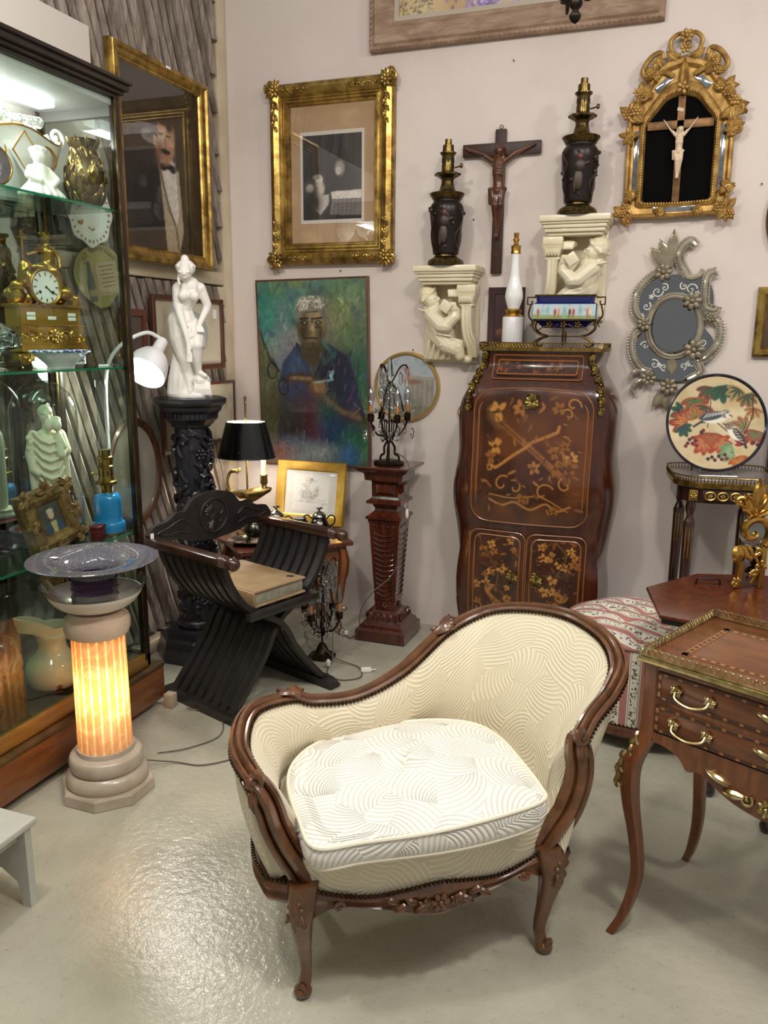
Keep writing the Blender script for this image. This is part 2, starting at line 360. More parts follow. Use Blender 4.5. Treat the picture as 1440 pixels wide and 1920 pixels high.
def ellipse(rx, rz, n=64, cx=0, cz=0): return [(cx + rx * cos(2 * pi * k / n), cz + rz * sin(2 * pi * k / n)) for k in range(n)]

# ================================================================ the room
def room():
    m, nt, b, L = base('painted_concrete_floor'); v = texco(nt)
    c = ramp(nt, noise(nt, v, 1.6, 6, .6), [(.3, C('95917F')), (.52, C('ABA796')), (.72, C('B9B2A1'))])
    f2 = ramp(nt, noise(nt, v, 42, 5, .65), [(.26, C('8A867C')), (.4, C('FFFFFF')), (1, C('FFFFFF'))])
    mx = nt.nodes.new('ShaderNodeMixRGB'); mx.blend_type = 'MULTIPLY'; mx.inputs[0].default_value = .35; L.new(c, mx.inputs[1]); L.new(f2, mx.inputs[2]); L.new(mx.outputs[0], b.inputs['Base Color'])
    b.inputs['Roughness'].default_value = .17; bump(nt, b, noise(nt, v, 42, 4, .62), .6, .005)
    struct('floor', MB().plain((.4, 1.2, -.05), (5.6, 5.6, .1)), m)
    m, nt, b, L = base('plaster_wall'); v = texco(nt)
    L.new(ramp(nt, noise(nt, v, 1.3, 6, .6), [(.3, C('CDBFB6')), (.5, C('D8CBC3')), (.75, C('DED3CC'))]), b.inputs['Base Color'])
    b.inputs['Roughness'].default_value = .62; bump(nt, b, noise(nt, v, 14, 6, .6), .25, .004)
    struct('wall_back', MB().plain((.4, WALL_Y + .05, 1.7), (5.6, .1, 3.4)), m)
    # lath wall
    back = M('board_wall', 'A2917A', .8, 0, '8A7A66', 3)
    wl = struct('wall_left', MB().plain((WALL_X - .07, 1.2, 1.7), (.1, 5.6, 3.4)), back)
    rail = M('cream_rail_paint', 'D3C4AA', .55, 0, 'C2B297', 5, .15, 40)
    for y0, y1, z0, z1 in ((2.3, 3.80, 1.745, 1.808), (3.80, 3.885, 0, 3.4), (2.3, 3.80, .0, .075)):
        obj('rail' if y1 == 3.80 else 'corner_post', MB().box((WALL_X - .005, (y0 + y1) / 2, (z0 + z1) / 2), (.045, y1 - y0, z1 - z0), .004), rail, wl)
    obj('rail_block', MB().box((WALL_X + .012, 3.76, 1.69), (.03, .08, .09), .003), rail, wl)
    wb = MB().box((WALL_X + .035, 2.10, 2.29), (.02, 1.44, .72), .002)
    obj('white_panel', wb, M('white_board', 'DCD3CA', .6), wl, label='plain off white board above the display cabinet')
    lm = wood('weathered_lath', '64564C', 'B0A498', .85, (10, 10, 2.2), 0, .8, mid='897C71'); lm3 = wood('dark_lath', '4C4038', '9A8D82', .85, (10, 10, 2.2), 0, .8, mid='6E6156')
    lm2 = wood('pale_lath', '9A8F86', 'D2CBC2', .85, (10, 10, 2.2), 0, .5, mid='B8AEA4')
    tn = .35
    def laths(z0, z1, ya, yb, pitch):
        y = ya - (z1 - z0) * tn
        k = 0
        while y < yb + (0):
            # centre line: Y grows as z falls; Y(z) = y + (z1 - z) * tn
            za, zb = z1, z0
            if y < ya: za = z1 - (ya - y) / tn
            if y + (z1 - z0) * tn > yb: zb = z1 - (yb - y) / tn
            if za - zb > .05:
                za -= random.uniform(0, .01); zb += random.uniform(0, .03)
                p, q = (y + (z1 - za) * tn, za), (y + (z1 - zb) * tn, zb); w = pitch * random.uniform(.34, .42)
                h = random.uniform(.026, .04); n = max(3, int((za - zb) / .12)); rows = []
                for i in range(n + 1):
                    t = i / n; yy = p[0] + (q[0] - p[0]) * t + random.uniform(-.003, .003); zz = p[1] + (q[1] - p[1]) * t; j = random.uniform(-.004, .004)
                    rows.append([(WALL_X - .02, yy - w, zz), (WALL_X + h * .75 + j, yy - w * .92, zz), (WALL_X + h + j, yy + w * .3 + j, zz), (WALL_X + h * .6, yy + w, zz), (WALL_X - .02, yy + w, zz)])
                la = obj('lath', MB().grid(rows, closeu=True, caps=True), lm if k % 4 else lm3, wl, smooth=20); la.data.materials.append(lm2)
                for i_, pf in enumerate(la.data.polygons):
                    if i_ < n * 5 and i_ % 5 == 2: pf.material_index = 1
            y += pitch; k += 1
    laths(1.815, 3.3, 2.35, 3.775, .060)
    laths(.085, 1.74, 2.45, 3.775, .061)
    # skirting strips of the walls
    struct('baseboard_left', MB().box((WALL_X + .02, 2.95, .03), (.03, 1.6, .06), .003), rail)
    # small holes and hooks in the plaster
    nails = M('nail_iron', '2A2420', .5, .6)
    for x, z, lb in ((-1.66, 1.815, 'under the gilt framed engraving'), (-.82, 2.70, 'above the wooden crucifix'), (-.98, 2.035, 'between the crucifix and the lower vase lamp'), (.245, 2.13, 'right of the gilded crucifix frame'), (-.185, 1.745, 'left of the scrolled glass mirror'), (-1.268, 1.43, 'over the round picture')):
        o = obj('nail', MB().lathe([(.0015, 0), (.0015, .008), (.0035, .008), (.0035, .01)], 8), nails, rot=(pi / 2, 0, 0), loc=(x, WALL_Y, z))
        tag(o, 'tiny dark nail in the pale wall ' + lb, 'nail', 'nails in the back wall')
room()

# ================================================================ pictures on the left wall
def left_pic(name, label, y, z, rx=0, off=.047, cat='picture'):
    o = thing(name, label, cat, (WALL_X + off, y, z)); o.rotation_euler = (0, 0, pi / 2); 
    if rx: o.rotation_euler = Euler((rx, 0, pi / 2), 'XYZ')
    return o
CANVASM = paint_mat('oil_paint', .4, .25, .15)
CANVAS_MATTE = paint_mat('matt_print', .7, 0)
def portrait():
    t = left_pic('portrait_painting', 'large portrait of a moustached man in black coat, in a plain gilt frame', 3.248, 1.80)
    w, h = .70, .84
    rect_frame(t, w, h, [(0, 0), (0, .03), (.006, .042), (.022, .045), (.03, .036), (.045, .032), (.052, .026), (.058, .026), (.064, .018), (.064, 0)], GILT)
    cv = Canvas(130, 170, '1B1412', .58 / .72); a = cv.a
    cv.cloud('2C211C', 3, 4, 3, .3, .8).cloud('0F0B0A', 2, 3, 8, .5, .8)
    cx = a * .5; X_, Y_ = cv.X, cv.Y; cv.X, cv.Y = cx + (cv.X - cx) / 1.22, cv.Y / 1.16
    cv.poly([(cx - .27, 0), (cx - .26, .3), (cx - .1, .42), (cx + .16, .42), (cx + .24, .34), (cx + .27, 0)], '120E10', 1, 2)      # coat
    cv.poly([(cx - .045, .43), (cx + .125, .43), (cx + .15, .12), (cx + .10, -.02), (cx + .0, -.02)], 'A9977E', 1, 1)                # waistcoat
    cv.poly([(cx - .03, .44), (cx + .10, .44), (cx + .115, .2), (cx + .085, .15), (cx + .03, .24)], 'CFC7BC', 1, 1)                  # shirt
    cv.line([(cx - .05, .44), (cx + .03, .22), (cx + .085, .13), (cx + .1, .02)], .008, '6F6048')
    for k in range(5): cv.ell(cx + .085 + .002 * k, .11 - .035 * k, .005, .005, '4B3B26', .4)
    cv.ell(cx + .03, .455, .062, .028, 'C9C3B8', .2).ell(cx + .03, .44, .055, .018, '0E0B0D', .2).ell(cx - .01, .43, .03, .02, '0E0B0D', .2).ell(cx + .075, .43, .03, .02, '0E0B0D', .2)
    cv.ell(cx + .015, .56, .082, .115, 'A97F63', .12).ell(cx + .04, .60, .05, .06, 'C39C7D', .5, al=.8).ell(cx - .035, .52, .035, .08, '7A553F', .5, al=.7)
    cv.ell(cx + .005, .668, .088, .032, '1D1410', .25).ell(cx - .065, .60, .02, .06, '1D1410', .3).ell(cx + .055, .64, .03, .03, '1D1410', .4)
    for s in (-.022, .045): cv.line([(cx + s - .015, .59), (cx + s + .018, .592)], .005, '2B1A12').ell(cx + s, .572, .012, .006, 'D9CFC4', .4).ell(cx + s, .572, .006, .006, '1B120E', .4)
    cv.line([(cx + .016, .575), (cx + .022, .535), (cx + .008, .525)], .005, '7C5440').ell(cx + .018, .510, .04, .013, '1D110D', .25).ell(cx + .018, .492, .018, .006, '9A5A4C', .4)
    cv.ell(cx - .07, .55, .014, .025, 'A3745A', .3)
    cv.X, cv.Y = X_, Y_; cv.grain(.18, 40, 60, 4)
    panel('canvas', cv, w - .12, h - .12, CANVASM, t, y=-.016, z=.06)
    obj('glazing', MB().plain((0, -.02, h / 2), (w - .124, .002, h - .124)), PICGLASS, t)
    obj('loss', MB().box((.02, -.046, h - .014), (.035, .002, .01), .0008), PAPER, t, label='chipped white patch on the gilt')
portrait()

def wall_frames_left():
    # oval portrait print behind the statue
    t = left_pic('framed_print', 'brown framed print with an oval landscape vignette behind the white statue', 3.41, 1.325)
    w, h = .60, .345; fr = wood('thin_brown_frame', '3A1D12', '6A3A22', .4)
    rect_frame(t, w, h, [(0, 0), (0, .014), (.004, .018), (.02, .018), (.026, .012), (.026, 0)], fr)
    cv = Canvas(110, 70, 'CFC3AC', .55 / .30); cv.cloud('C2B498', 4, 3, 2)
    cv.ell(cv.a * .5, .5, .52, .37, '7E8A92', .03).ell(cv.a * .5, .5, .50, .35, 'B5BDBF', .03).ell(cv.a * .35, .42, .2, .14, '6F7076', .4).ell(cv.a * .62, .55, .2, .2, 'A9A7A2', .5).ell(cv.a * .5, .3, .4, .08, '69707A', .4)
    panel('print', cv, w - .05, h - .05, CANVAS_MATTE, t, y=-.006, z=.025)
    obj('price_tag', MB().box((w / 2 - .075, -.0085, h - .075), (.03, .001, .045), 0), PAPER, t)
    # leaning print lower right
    t = left_pic('framed_print', 'narrow brown framed sheet leaning in the corner below the cream post', 3.66, .95)
    w, h = .30, .31; rect_frame(t, w, h, [(0, 0), (0, .012), (.014, .014), (.014, 0)], fr)
    cv = Canvas(40, 40, 'C6BCA6'); cv.cloud('B0A48C', 3, 3, 5); panel('print', cv, w - .026, h - .026, CANVAS_MATTE, t, y=-.006, z=.013)
    # oval frame beside the cabinet
    t = left_pic('oval_picture', 'oval brown wooden frame with a pale print, half behind the glass cabinet', 2.92, .66, off=.055)
    lp = ellipse(.185, .235, 56, 0, .24)
    obj('frame', MB().oring(lp, [(-.03, 0), (-.03, .01), (-.02, .02), (-.004, .024), (.004, .014), (.004, 0)]), wood('oval_frame_wood', '2E1A10', '5A3822', .4), t)
    cv = Canvas(50, 60, '7E766A'); cv.cloud('8C8376', 3, 3, 9).ell(.42, .5, .14, .3, '55504A', .4); panel('print', cv, .32, .42, CANVAS_MATTE, t, y=-.008, z=.03, shape=lambda a, b: (a / .162) ** 2 + ((b - .21) / .212) ** 2 < 1)
    t = left_pic('framed_print', 'reddish brown framed dark picture between the cabinet and the statue', 2.98, 1.40)
    w, h = .17, .20; rect_frame(t, w, h, [(0, 0), (0, .014), (.028, .016), (.028, 0)], wood('red_brown_frame', '4A2116', '7A4030', .4))
    cv = Canvas(24, 30, '5A4A40'); cv.cloud('40342C', 3, 3, 1); panel('print', cv, w - .05, h - .05, CANVAS_MATTE, t, y=-.006, z=.025)
    t = left_pic('framed_print', 'dark brown framed sheet on the laths beside the black pillar capital', 3.30, .94)
    w, h = .30, .24; rect_frame(t, w, h, [(0, 0), (0, .014), (.018, .016), (.018, 0)], fr)
    cv = Canvas(24, 30, 'AFA590'); cv.cloud('978C76', 3, 3, 1); panel('print', cv, w - .034, h - .034, CANVAS_MATTE, t, y=-.006, z=.017)
wall_frames_left()

# plate and cardboard fan that show through the end pane of the cabinet
def scalloped_plate():
    t = left_pic('scalloped_plate', 'white porcelain plate with russet birds and scalloped rim, seen through the cabinet end', 2.715, 1.845, off=.055, cat='plate')
    n = 48; rows = []
    for r, d in ((.001, .006), (.075, .006), (.085, .012), (.125, .026), (.13, .024), (.12, .014), (.001, .0)):
        rows.append([((r * (1 + (.05 * cos(8 * 2 * pi * k / n) if r > .1 else 0))) * cos(2 * pi * k / n), -d, .115 + (r * (1 + (.05 * cos(8 * 2 * pi * k / n) if r > .1 else 0))) * sin(2 * pi * k / n)) for k in range(n)])
    obj('dish', MB().grid(rows, closeu=True), M('white_china', 'EDEBE6', .15, coat=.5), t)
    rust = M('russet_enamel', 'A8693A', .3)
    for k in range(30):
        a = 2 * pi * k / 30; obj('rim_motif', MB().ell((.112 * cos(a), -.0245, .115 + .112 * sin(a)), (.007, .0015, .004), 6, 4, rot=(0, -a, 0)), rust, t)
    for x, z, s in ((-.04, .07, 1), (.03, .05, .7), (.0, .14, 1.2), (.05, .15, 1)):
        b = MB().ell((x, -.0075, z), (.018 * s, .002, .008 * s), 8, 5).ell((x + .014 * s, -.0075, z + .008 * s), (.006 * s, .002, .006 * s), 6, 4).leaf((x - .01 * s, z), 2.6, .028 * s, .006 * s, y=-.006, th=.001); obj('painted_bird', b, M('brown_enamel', '7A4A2A', .3) if s < 1 else rust, t)
scalloped_plate()
def champagne_fan():
    t = left_pic('cardboard_fan', 'yellowed cardboard advertising fan with a champagne bottle and lettering', 2.80, 1.60, off=.055, cat='fan')
    t.rotation_euler = Euler((radians(0), radians(-10), pi / 2))
    pts = cr([(-.03, 0), (-.12, .07), (-.15, .15), (-.10, .22), (0, .245), (.10, .22), (.15, .15), (.12, .07), (.03, 0)], 5)
    obj('card', MB().prism([(x, z) for x, z in pts], -.002, 0), M('yellow_card', 'A89B62', .7, 0, '8C7F4C', 8), t)
    b = [(-.022, .03), (.022, .03), (.024, .10), (.012, .14), (.009, .185), (-.009, .185), (-.012, .14), (-.024, .10)]
    bt = obj('printed_bottle', MB().prism([(x - .06, z) for x, z in b], -.0032, -.002), M('bottle_print', '3F5450', .6), t)
    obj('bottle_label', MB().box((-.06, -.0036, .065), (.044, .0006, .025), 0), M('bottle_label_print', '8F8A5C', .6), bt)
    obj('text_panel', MB().box((.045, -.0025, .11), (.13, .001, .13), 0), M('pink_print', 'B09A7A', .7), t)
    ink = M('brown_ink', '4B3A22', .7)
    s = 'LE CHAMPAGNE'
    for i, ch in enumerate(s):
        a = radians(124 - i * 7.2)
        if ch != ' ': text('lettering', ch, .026, ink, t, (.205 * cos(a) * .66, -.0025, .075 + .145 * sin(a)), (pi / 2, -(a - pi / 2) * .9, 0))
    for k in range(6): obj('print_line', MB().plain((.045, -.0034, .16 - .016 * k), (.09 - .02 * (k % 2), .0006, .003)), ink, t)
champagne_fan()

# ================================================================ display cabinet
VX0, VX1, VY0, VY1 = -2.275, -1.916, .95, 2.535
S1, S2, S3, S4 = 1.925, 1.378, .752, .245
def cabinet():
    t = thing('display_cabinet', 'tall glazed display cabinet with dark brass edged frame and brown wooden plinth', 'display cabinet', ((VX0 + VX1) / 2, (VY0 + VY1) / 2, 0))
    ox, oy = (VX0 + VX1) / 2, (VY0 + VY1) / 2; hx, hy = (VX1 - VX0) / 2, (VY1 - VY0) / 2
    frame = M('dark_cabinet_frame', '2C2018', .35, .3, '1B130E', 15, coat=.3); brass = M('edge_brass', '8C7440', .25, .95, '5A4824', 30)
    base_w = wood('plinth_wood', '5A3012', '8A5426', .4, (6, 1.2, 10), coat=.3, mid='74431C')
    obj('plinth', MB().box((.008, .02, .10), (hx * 2 + .02, hy * 2 + .08, .135), .006), base_w, t)
    for sx in (-1, 1):
        for sy in (-1, 1): obj('foot', MB().box((sx * (hx - .05), sy * (hy - .06), .017), (.07, .1, .034), .003), base_w, t)
    obj('plinth_moulding', MB().box((.006, .02, .177), (hx * 2 + .03, hy * 2 + .09, .022), .008), M('bronzed_moulding', '6A5334', .35, .3, '4C3A22', 12), t)
    obj('base_board', MB().box((-.004, 0, .20), (hx * 2 - .01, hy * 2, .03), .002), base_w, t)
    obj('bottom_rail', MB().box((hx - .012, 0, .222), (.024, hy * 2, .055), .004), wood('rail_wood', '6B4A1E', '97702F', .35, (6, 1.2, 8)), t)
    obj('end_rail', MB().box((0, hy - .012, .222), (hx * 2, .024, .055), .004), frame, t)
    zt = 2.29
    for sx in (-1, 1):
        for sy in (-1, 1):
            p = obj('post', MB().box((sx * (hx - .014), sy * (hy - .014), (zt + .22) / 2), (.028, .028, zt - .22), .003), frame, t)
            if sx > 0: obj('brass_edge', MB().box((sx * (hx - .014) + .0145, sy * (hy - .03), (zt + .22) / 2), (.003, .010, zt - .22), .001), brass, p)
            else: obj('shelf_track', MB().box((sx * (hx - .03), sy * (hy - .04), (zt + .25) / 2), (.004, .014, zt - .25), .001), brass, p)
    co = MB()
    for dx, z0, z1 in ((.0, zt, zt + .016), (.012, zt + .014, zt + .03), (.026, zt + .028, zt + .05), (.034, zt + .048, zt + .062)):
        co.box((.0, 0, (z0 + z1) / 2), (hx * 2 + 2 * dx, hy * 2 + 2 * dx, z1 - z0), .004)
    obj('cornice', co, frame, t)
    obj('ceiling_board', MB().box((0, 0, zt - .012), (hx * 2 - .03, hy * 2 - .03, .02), .002), M('grey_white_board', 'C9CBC9', .5), t)
    for sy in (1,):
        obj('top_rail', MB().box((0, sy * (hy - .014), zt - .035), (hx * 2 - .05, .022, .04), .002), M('grey_rail', '8D8C8A', .45), t)
    obj('front_pane', MB().plain((hx - .008, 0, (zt + .245) / 2), (.004, hy * 2 - .05, zt - .25)), PANE, t)
    obj('end_pane', MB().plain((0, hy - .010, (zt + .245) / 2), (hx * 2 - .05, .004, zt - .25)), PANE, t)
    obj('mirror_back', MB().plain((-hx + .010, -.02, (zt + .245) / 2), (.004, hy * 2 - .07, zt - .25)), M('old_mirror', 'B9C2BE', .03, 1), t)
    edge = M('green_glass_edge', '1E7A5C', .1, 0, coat=.5)
    for z in (S1, S2, S3):
        s = obj('glass_shelf', MB().plain((0, 0, z - .004), (hx * 2 - .045, hy * 2 - .05, .007)), pane('shelf_glass', 'DDF0E6'), t)
        obj('shelf_edge', MB().plain((hx - .0215, 0, z - .004), (.0016, hy * 2 - .05, .0076)), edge, s)
        obj('clip', MB().box((hx - .026, hy - .032, z - .006), (.012, .014, .018), .002), brass, s)
    obj('bottom_board', MB().box((0, 0, S4 - .014), (hx * 2 - .04, hy * 2 - .04, .02), .002), M('dark_shelf_board', '4A3A2A', .5, 0, '33271C', 8), t)
    lamp = obj('strip_light', MB().box((-.03, .12, zt - .032), (.07, 1.1, .02), .004), M('lit_strip', 'F4F8FF', .5, emis=5), t)
    for z, y, p in ((zt - .06, .12, 8),):    # the strip under the cabinet top
        l = bpy.data.lights.new('cabinet_light', 'AREA'); l.shape = 'RECTANGLE'; l.size = .08; l.size_y = 1.1; l.energy = p; l.color = (.92, .97, 1)
        o = bpy.data.objects.new('cabinet_light', l); COL.objects.link(o); o.parent = t; o.location = (-.03, y, z)
cabinet()

# ================================================================ things in the cabinet
CHINA = M('white_glazed_china', 'F0EEEA', .15, coat=.5)
GOLDLINE = M('gold_line', 'B98A3A', .3, .9)
def top_shelf():
    # porcelain centrepiece basket
    t = thing('porcelain_centrepiece', 'white porcelain basket centrepiece with gilt edged cartouches and scroll handles', 'centrepiece', (-2.165, 2.26, S1), radians(82))
    mb = MB(); rows = []
    for r, z in [(.05, 0), (.055, .01), (.03, .03), (.035, .05), (.09, .085), (.135, .13), (.16, .2), (.155, .2), (.13, .13), (.02, .07)]:
        rows.append([(r * 1.35 * cos(a), r * .5 * sin(a), z + (.03 * cos(2 * a) ** 2 if z > .15 else 0)) for a in [2 * pi * k / 40 for k in range(40)]])
    mb.grid(rows, closeu=True, caps=True); obj('bowl', mb, CHINA, t)
    for s in (-1, 1):
        obj('handle', MB().scroll((s * .2, .24), .045, 1.3, pi if s > 0 else 0, s, .011, tail=(s * .19, .17)), CHINA, t)
        g = obj('cartouche', MB().oring(ellipse(.04, .035, 24, s * .10, .15), [(-.004, .0), (-.002, .006), (.003, .006), (.005, 0)], y=-.062), GOLDLINE, t)
    obj('cartouche', MB().prism([(0, .085), (.05, .15), (0, .215), (-.05, .15)], -.086, -.07), CHINA, t)
    obj('gilt_border', MB().tube([(0, -.088, .085), (.05, -.088, .15), (0, -.088, .215), (-.05, -.088, .15)], .003, 6, closed=True), GOLDLINE, t)
    obj('gilt_rim', MB().tube([(.158 * 1.35 * cos(a), .158 * .5 * sin(a), .202 + .03 * cos(2 * a) ** 2) for a in [2 * pi * k / 40 for k in range(40)]], .004, 6, closed=True), GOLDLINE, t)
    cr_ = MB()
    for k in range(9): cr_.ell((-.08 + .02 * k, -.06 + .01 * (k % 2), .24 + .02 * sin(k * 1.7)), (.02, .016, .018), 8, 6).scroll((-.08 + .02 * k, .255), .016, 1.2, k, 1, .004, y=-.07)
    obj('crest', cr_, CHINA, t)
    # bisque figure
    t = thing('bisque_figure', 'small white bisque figure of a draped child seated on rocks', 'figurine', (-2.02, 2.235, S1), radians(60))
    mb = MB(); cap(mb, (0, 0, .036), .034, (0, 0, .05), .03); limb(mb, [((0, 0, .04), .04), ((0, -.005, .085), .028), ((0, -.01, .10), .016)]); mb.ell((0, -.012, .128), (.023, .025, .027))
    limb(mb, [((.025, 0, .09), .014), ((.05, -.02, .06), .011), ((.03, -.045, .04), .009)]); limb(mb, [((-.025, 0, .09), .014), ((-.045, -.03, .065), .011), ((-.01, -.05, .05), .009)])
    for k in range(9): a = -2.9 + .36 * k; cap(mb, (.03 * cos(a), .03 * sin(a), .05), .008, (.07 * cos(a), .055 * sin(a), .008), .01)
    mb.ell((0, -.004, .138), (.026, .026, .026))
    for k in range(9): a = k * .7; mb.ell((.02 * cos(a), -.006 + .02 * sin(a), .148), .010)
    sculpt('figure', mb, .0035, WHITE, t, 2)
    # round relief plaque
    t = thing('relief_plaque', 'round mauve relief plaque with a thin brass rim on an easel', 'plaque', (-1.99, 2.01, S1), radians(70))
    t.rotation_euler = Euler((radians(-12), 0, radians(70)))
    pl = MB().lathe([(.001, 0), (.062, 0), (.062, .006), (.055, .008), (.001, .009)], 40, m=T(0, 0, .068, pi / 2)); obj('disc', pl, M('mauve_biscuit', '6B5C66', .6, 0, '584B55', 20), t)
    obj('rim', MB().tube([(.063 * cos(a), -.005, .068 + .063 * sin(a)) for a in [2 * pi * k / 40 for k in range(40)]], .004, 8, closed=True), BRASS, t)
    rl = MB()
    for k in range(12): rl.ell((random.uniform(-.035, .035), -.009, .068 + random.uniform(-.035, .035)), (.012, .003, .006), 7, 5, rot=(0, random.uniform(0, 3), 0))
    obj('relief', rl, M('mauve_relief', '8A7B84', .55), t)
    # leaf clad vase
    t = thing('gilt_leaf_vase', 'bronze gilt vase wrapped in overlapping laurel leaves', 'vase', (-2.01, 2.445, S1))
    prof = cr([(.042, 0), (.05, .015), (.066, .06), (.068, .10), (.055, .145), (.04, .175), (.036, .195), (.042, .215), (.05, .222)], 4)
    obj('body', MB().lathe(prof + [(.044, .222), (.034, .2), (.03, .19)], 32), M('vase_bronze', '5A4A2E', .4, .8), t)
    lf = MB()
    for j in range(7):
        for k in range(11):
            z = .01 + j * .03; r = np.interp(z, [p[1] for p in prof], [p[0] for p in prof]); a = 2 * pi * (k + .5 * (j % 2)) / 11 + random.uniform(-.1, .1)
            dr = (np.interp(z + .03, [p[1] for p in prof], [p[0] for p in prof]) - r) / .03; lf.leaf((0, 0), pi / 2 + random.uniform(-.6, .6), .045, .012, y=0, th=.003, m=Mx.Rotation(a, 4, 'Z') @ T(0, -r + .001, z, atan2(dr, 1) + .06))
    obj('leaf_relief', lf, M('leaf_gilt', 'B39A62', .28, .95, '6B5628', 30), t)['kind'] = 'stuff'
top_shelf()

def mantel_clock():
    t = thing('mantel_clock', 'gilt bronze mantel clock with standing figure, white dial and scroll feet', 'clock', (-2.172, 2.372, S2), radians(80))
    G = GILT2
    foot = MB()
    for s in (-1, 1): obj('scroll_foot', MB().scroll((s * .115, .034), .028, 1.5, pi / 2, s, .010, y=-.03).box((s * .10, 0, .035), (.05, .07, .03), .004), G, t)
    def taper(w0, w1, d0, d1, z0, z1): return MB().grid([[(-w / 2, -d / 2, z), (w / 2, -d / 2, z), (w / 2, d / 2, z), (-w / 2, d / 2, z)] for w, d, z in ((w0, d0, z0), (w1, d1, z1))], closeu=True, caps=True)
    obj('base', taper(.285, .275, .12, .11, .055, .075), G, t); obj('relief_block', taper(.268, .255, .105, .095, .075, .14), G, t)
    obj('plain_block', taper(.25, .25, .085, .085, .14, .205), M('matt_gilt', 'BE9440', .42, .9), t); obj('ledge', MB().box((0, 0, .211), (.268, .1, .014), .003), G, t)
    rl = MB(); rl.flower((0, .107), .026, y=-.052, n=8)
    for s in (-1, 1):
        for c, r, a in ((.045, .02, 0), (.085, .018, 2), (.118, .014, 4)): rl.scroll((s * c, .107), r, 1.3, a, s, .005, y=-.051, n=16).leaf((s * c, .107), a * s, .03, .007, y=-.05, th=.002)
    obj('rinceau_relief', rl, G, t); obj('bead_row', MB().tube([(-.135, -.047, .143), (.135, -.047, .143)], .004), G, t)
    rk = MB()
    for k in range(34):
        x = random.uniform(-.12, .12); zt = .13 * (1 - abs(x + .02) / .16); rk.ell((x, random.uniform(-.03, .03), .225 + random.uniform(0, max(.01, zt))), (random.uniform(.014, .03), .025, random.uniform(.014, .03)), 8, 6)
    cap(rk, (-.07, .0, .23), .035, (-.06, 0, .35), .022)
    sculpt('rockwork', rk, .005, G, t, 1)
    d = MB().lathe([(.001, 0), (.058, 0), (.058, .01), (.001, .012)], 40, m=T(-.025, -.045, .275, pi / 2)); obj('dial', d, M('enamel_dial', 'F4F3EF', .25), t)
    obj('bezel', MB().tube([(-.025 + .06 * cos(a), -.055, .275 + .06 * sin(a)) for a in [2 * pi * k / 40 for k in range(40)]], .006, 8, closed=True), G, t)
    ink = M('black_enamel', '111115', .3)
    nm = MB()
    for k in range(12): a = pi / 2 - k * pi / 6; nm.plain((-.025 + .045 * cos(a), -.058, .275 + .045 * sin(a)), (.012, .0008, .003), rot=(0, -a, 0))
    obj('numerals', nm, ink, t)
    obj('hand', MB().plain((-.012, -.0585, .265), (.036, .001, .004), rot=(0, radians(40), 0)), ink, t); obj('hand', MB().ell((-.025, -.0585, .275), (.005, .002, .005)), ink, t)
    for x in (-.05, .002): obj('winding_hole', MB().ell((x, -.0575, .258), (.006, .002, .006)), ink, t)
    f = MB(); limb(f, [((.03, 0, .36), .022), ((.035, 0, .40), .024), ((.033, 0, .425), .012)]); f.ell((.028, -.004, .45), (.016, .018, .02))
    for k in range(7): f.ell((.028 + .014 * cos(k), .003 + .014 * sin(k), .462), .008)
    limb(f, [((.055, 0, .415), .010), ((.075, -.01, .38), .008), ((.07, -.02, .35), .007)]); limb(f, [((.008, 0, .415), .010), ((-.02, -.01, .395), .008), ((-.05, -.005, .385), .007)])
    limb(f, [((.04, -.005, .36), .015), ((.06, -.02, .32), .011), ((.075, -.02, .27), .009), ((.09, -.035, .262), .007)]); limb(f, [((.025, -.005, .36), .015), ((.04, -.03, .335), .012), ((.045, -.025, .28), .009)])
    f.lathe([(.018, .38), (.034, .34), (.036, .33), (.01, .33)], 14, m=T(.033, 0, 0))
    sculpt('figure', f, .0032, G, t, 2)
    obj('cross', MB().box((-.065, 0, .415), (.007, .006, .10), .001).box((-.065, 0, .44), (.04, .006, .007), .001), OCHRE, t)
    for x, z in ((-.085, .183), (.0, .17), (.085, .183), (-.085, .168), (.085, .168)): obj('price_tag', MB().box((x, -.0445, z), (.034, .001, .012), .0003), PAPER, t)
mantel_clock()

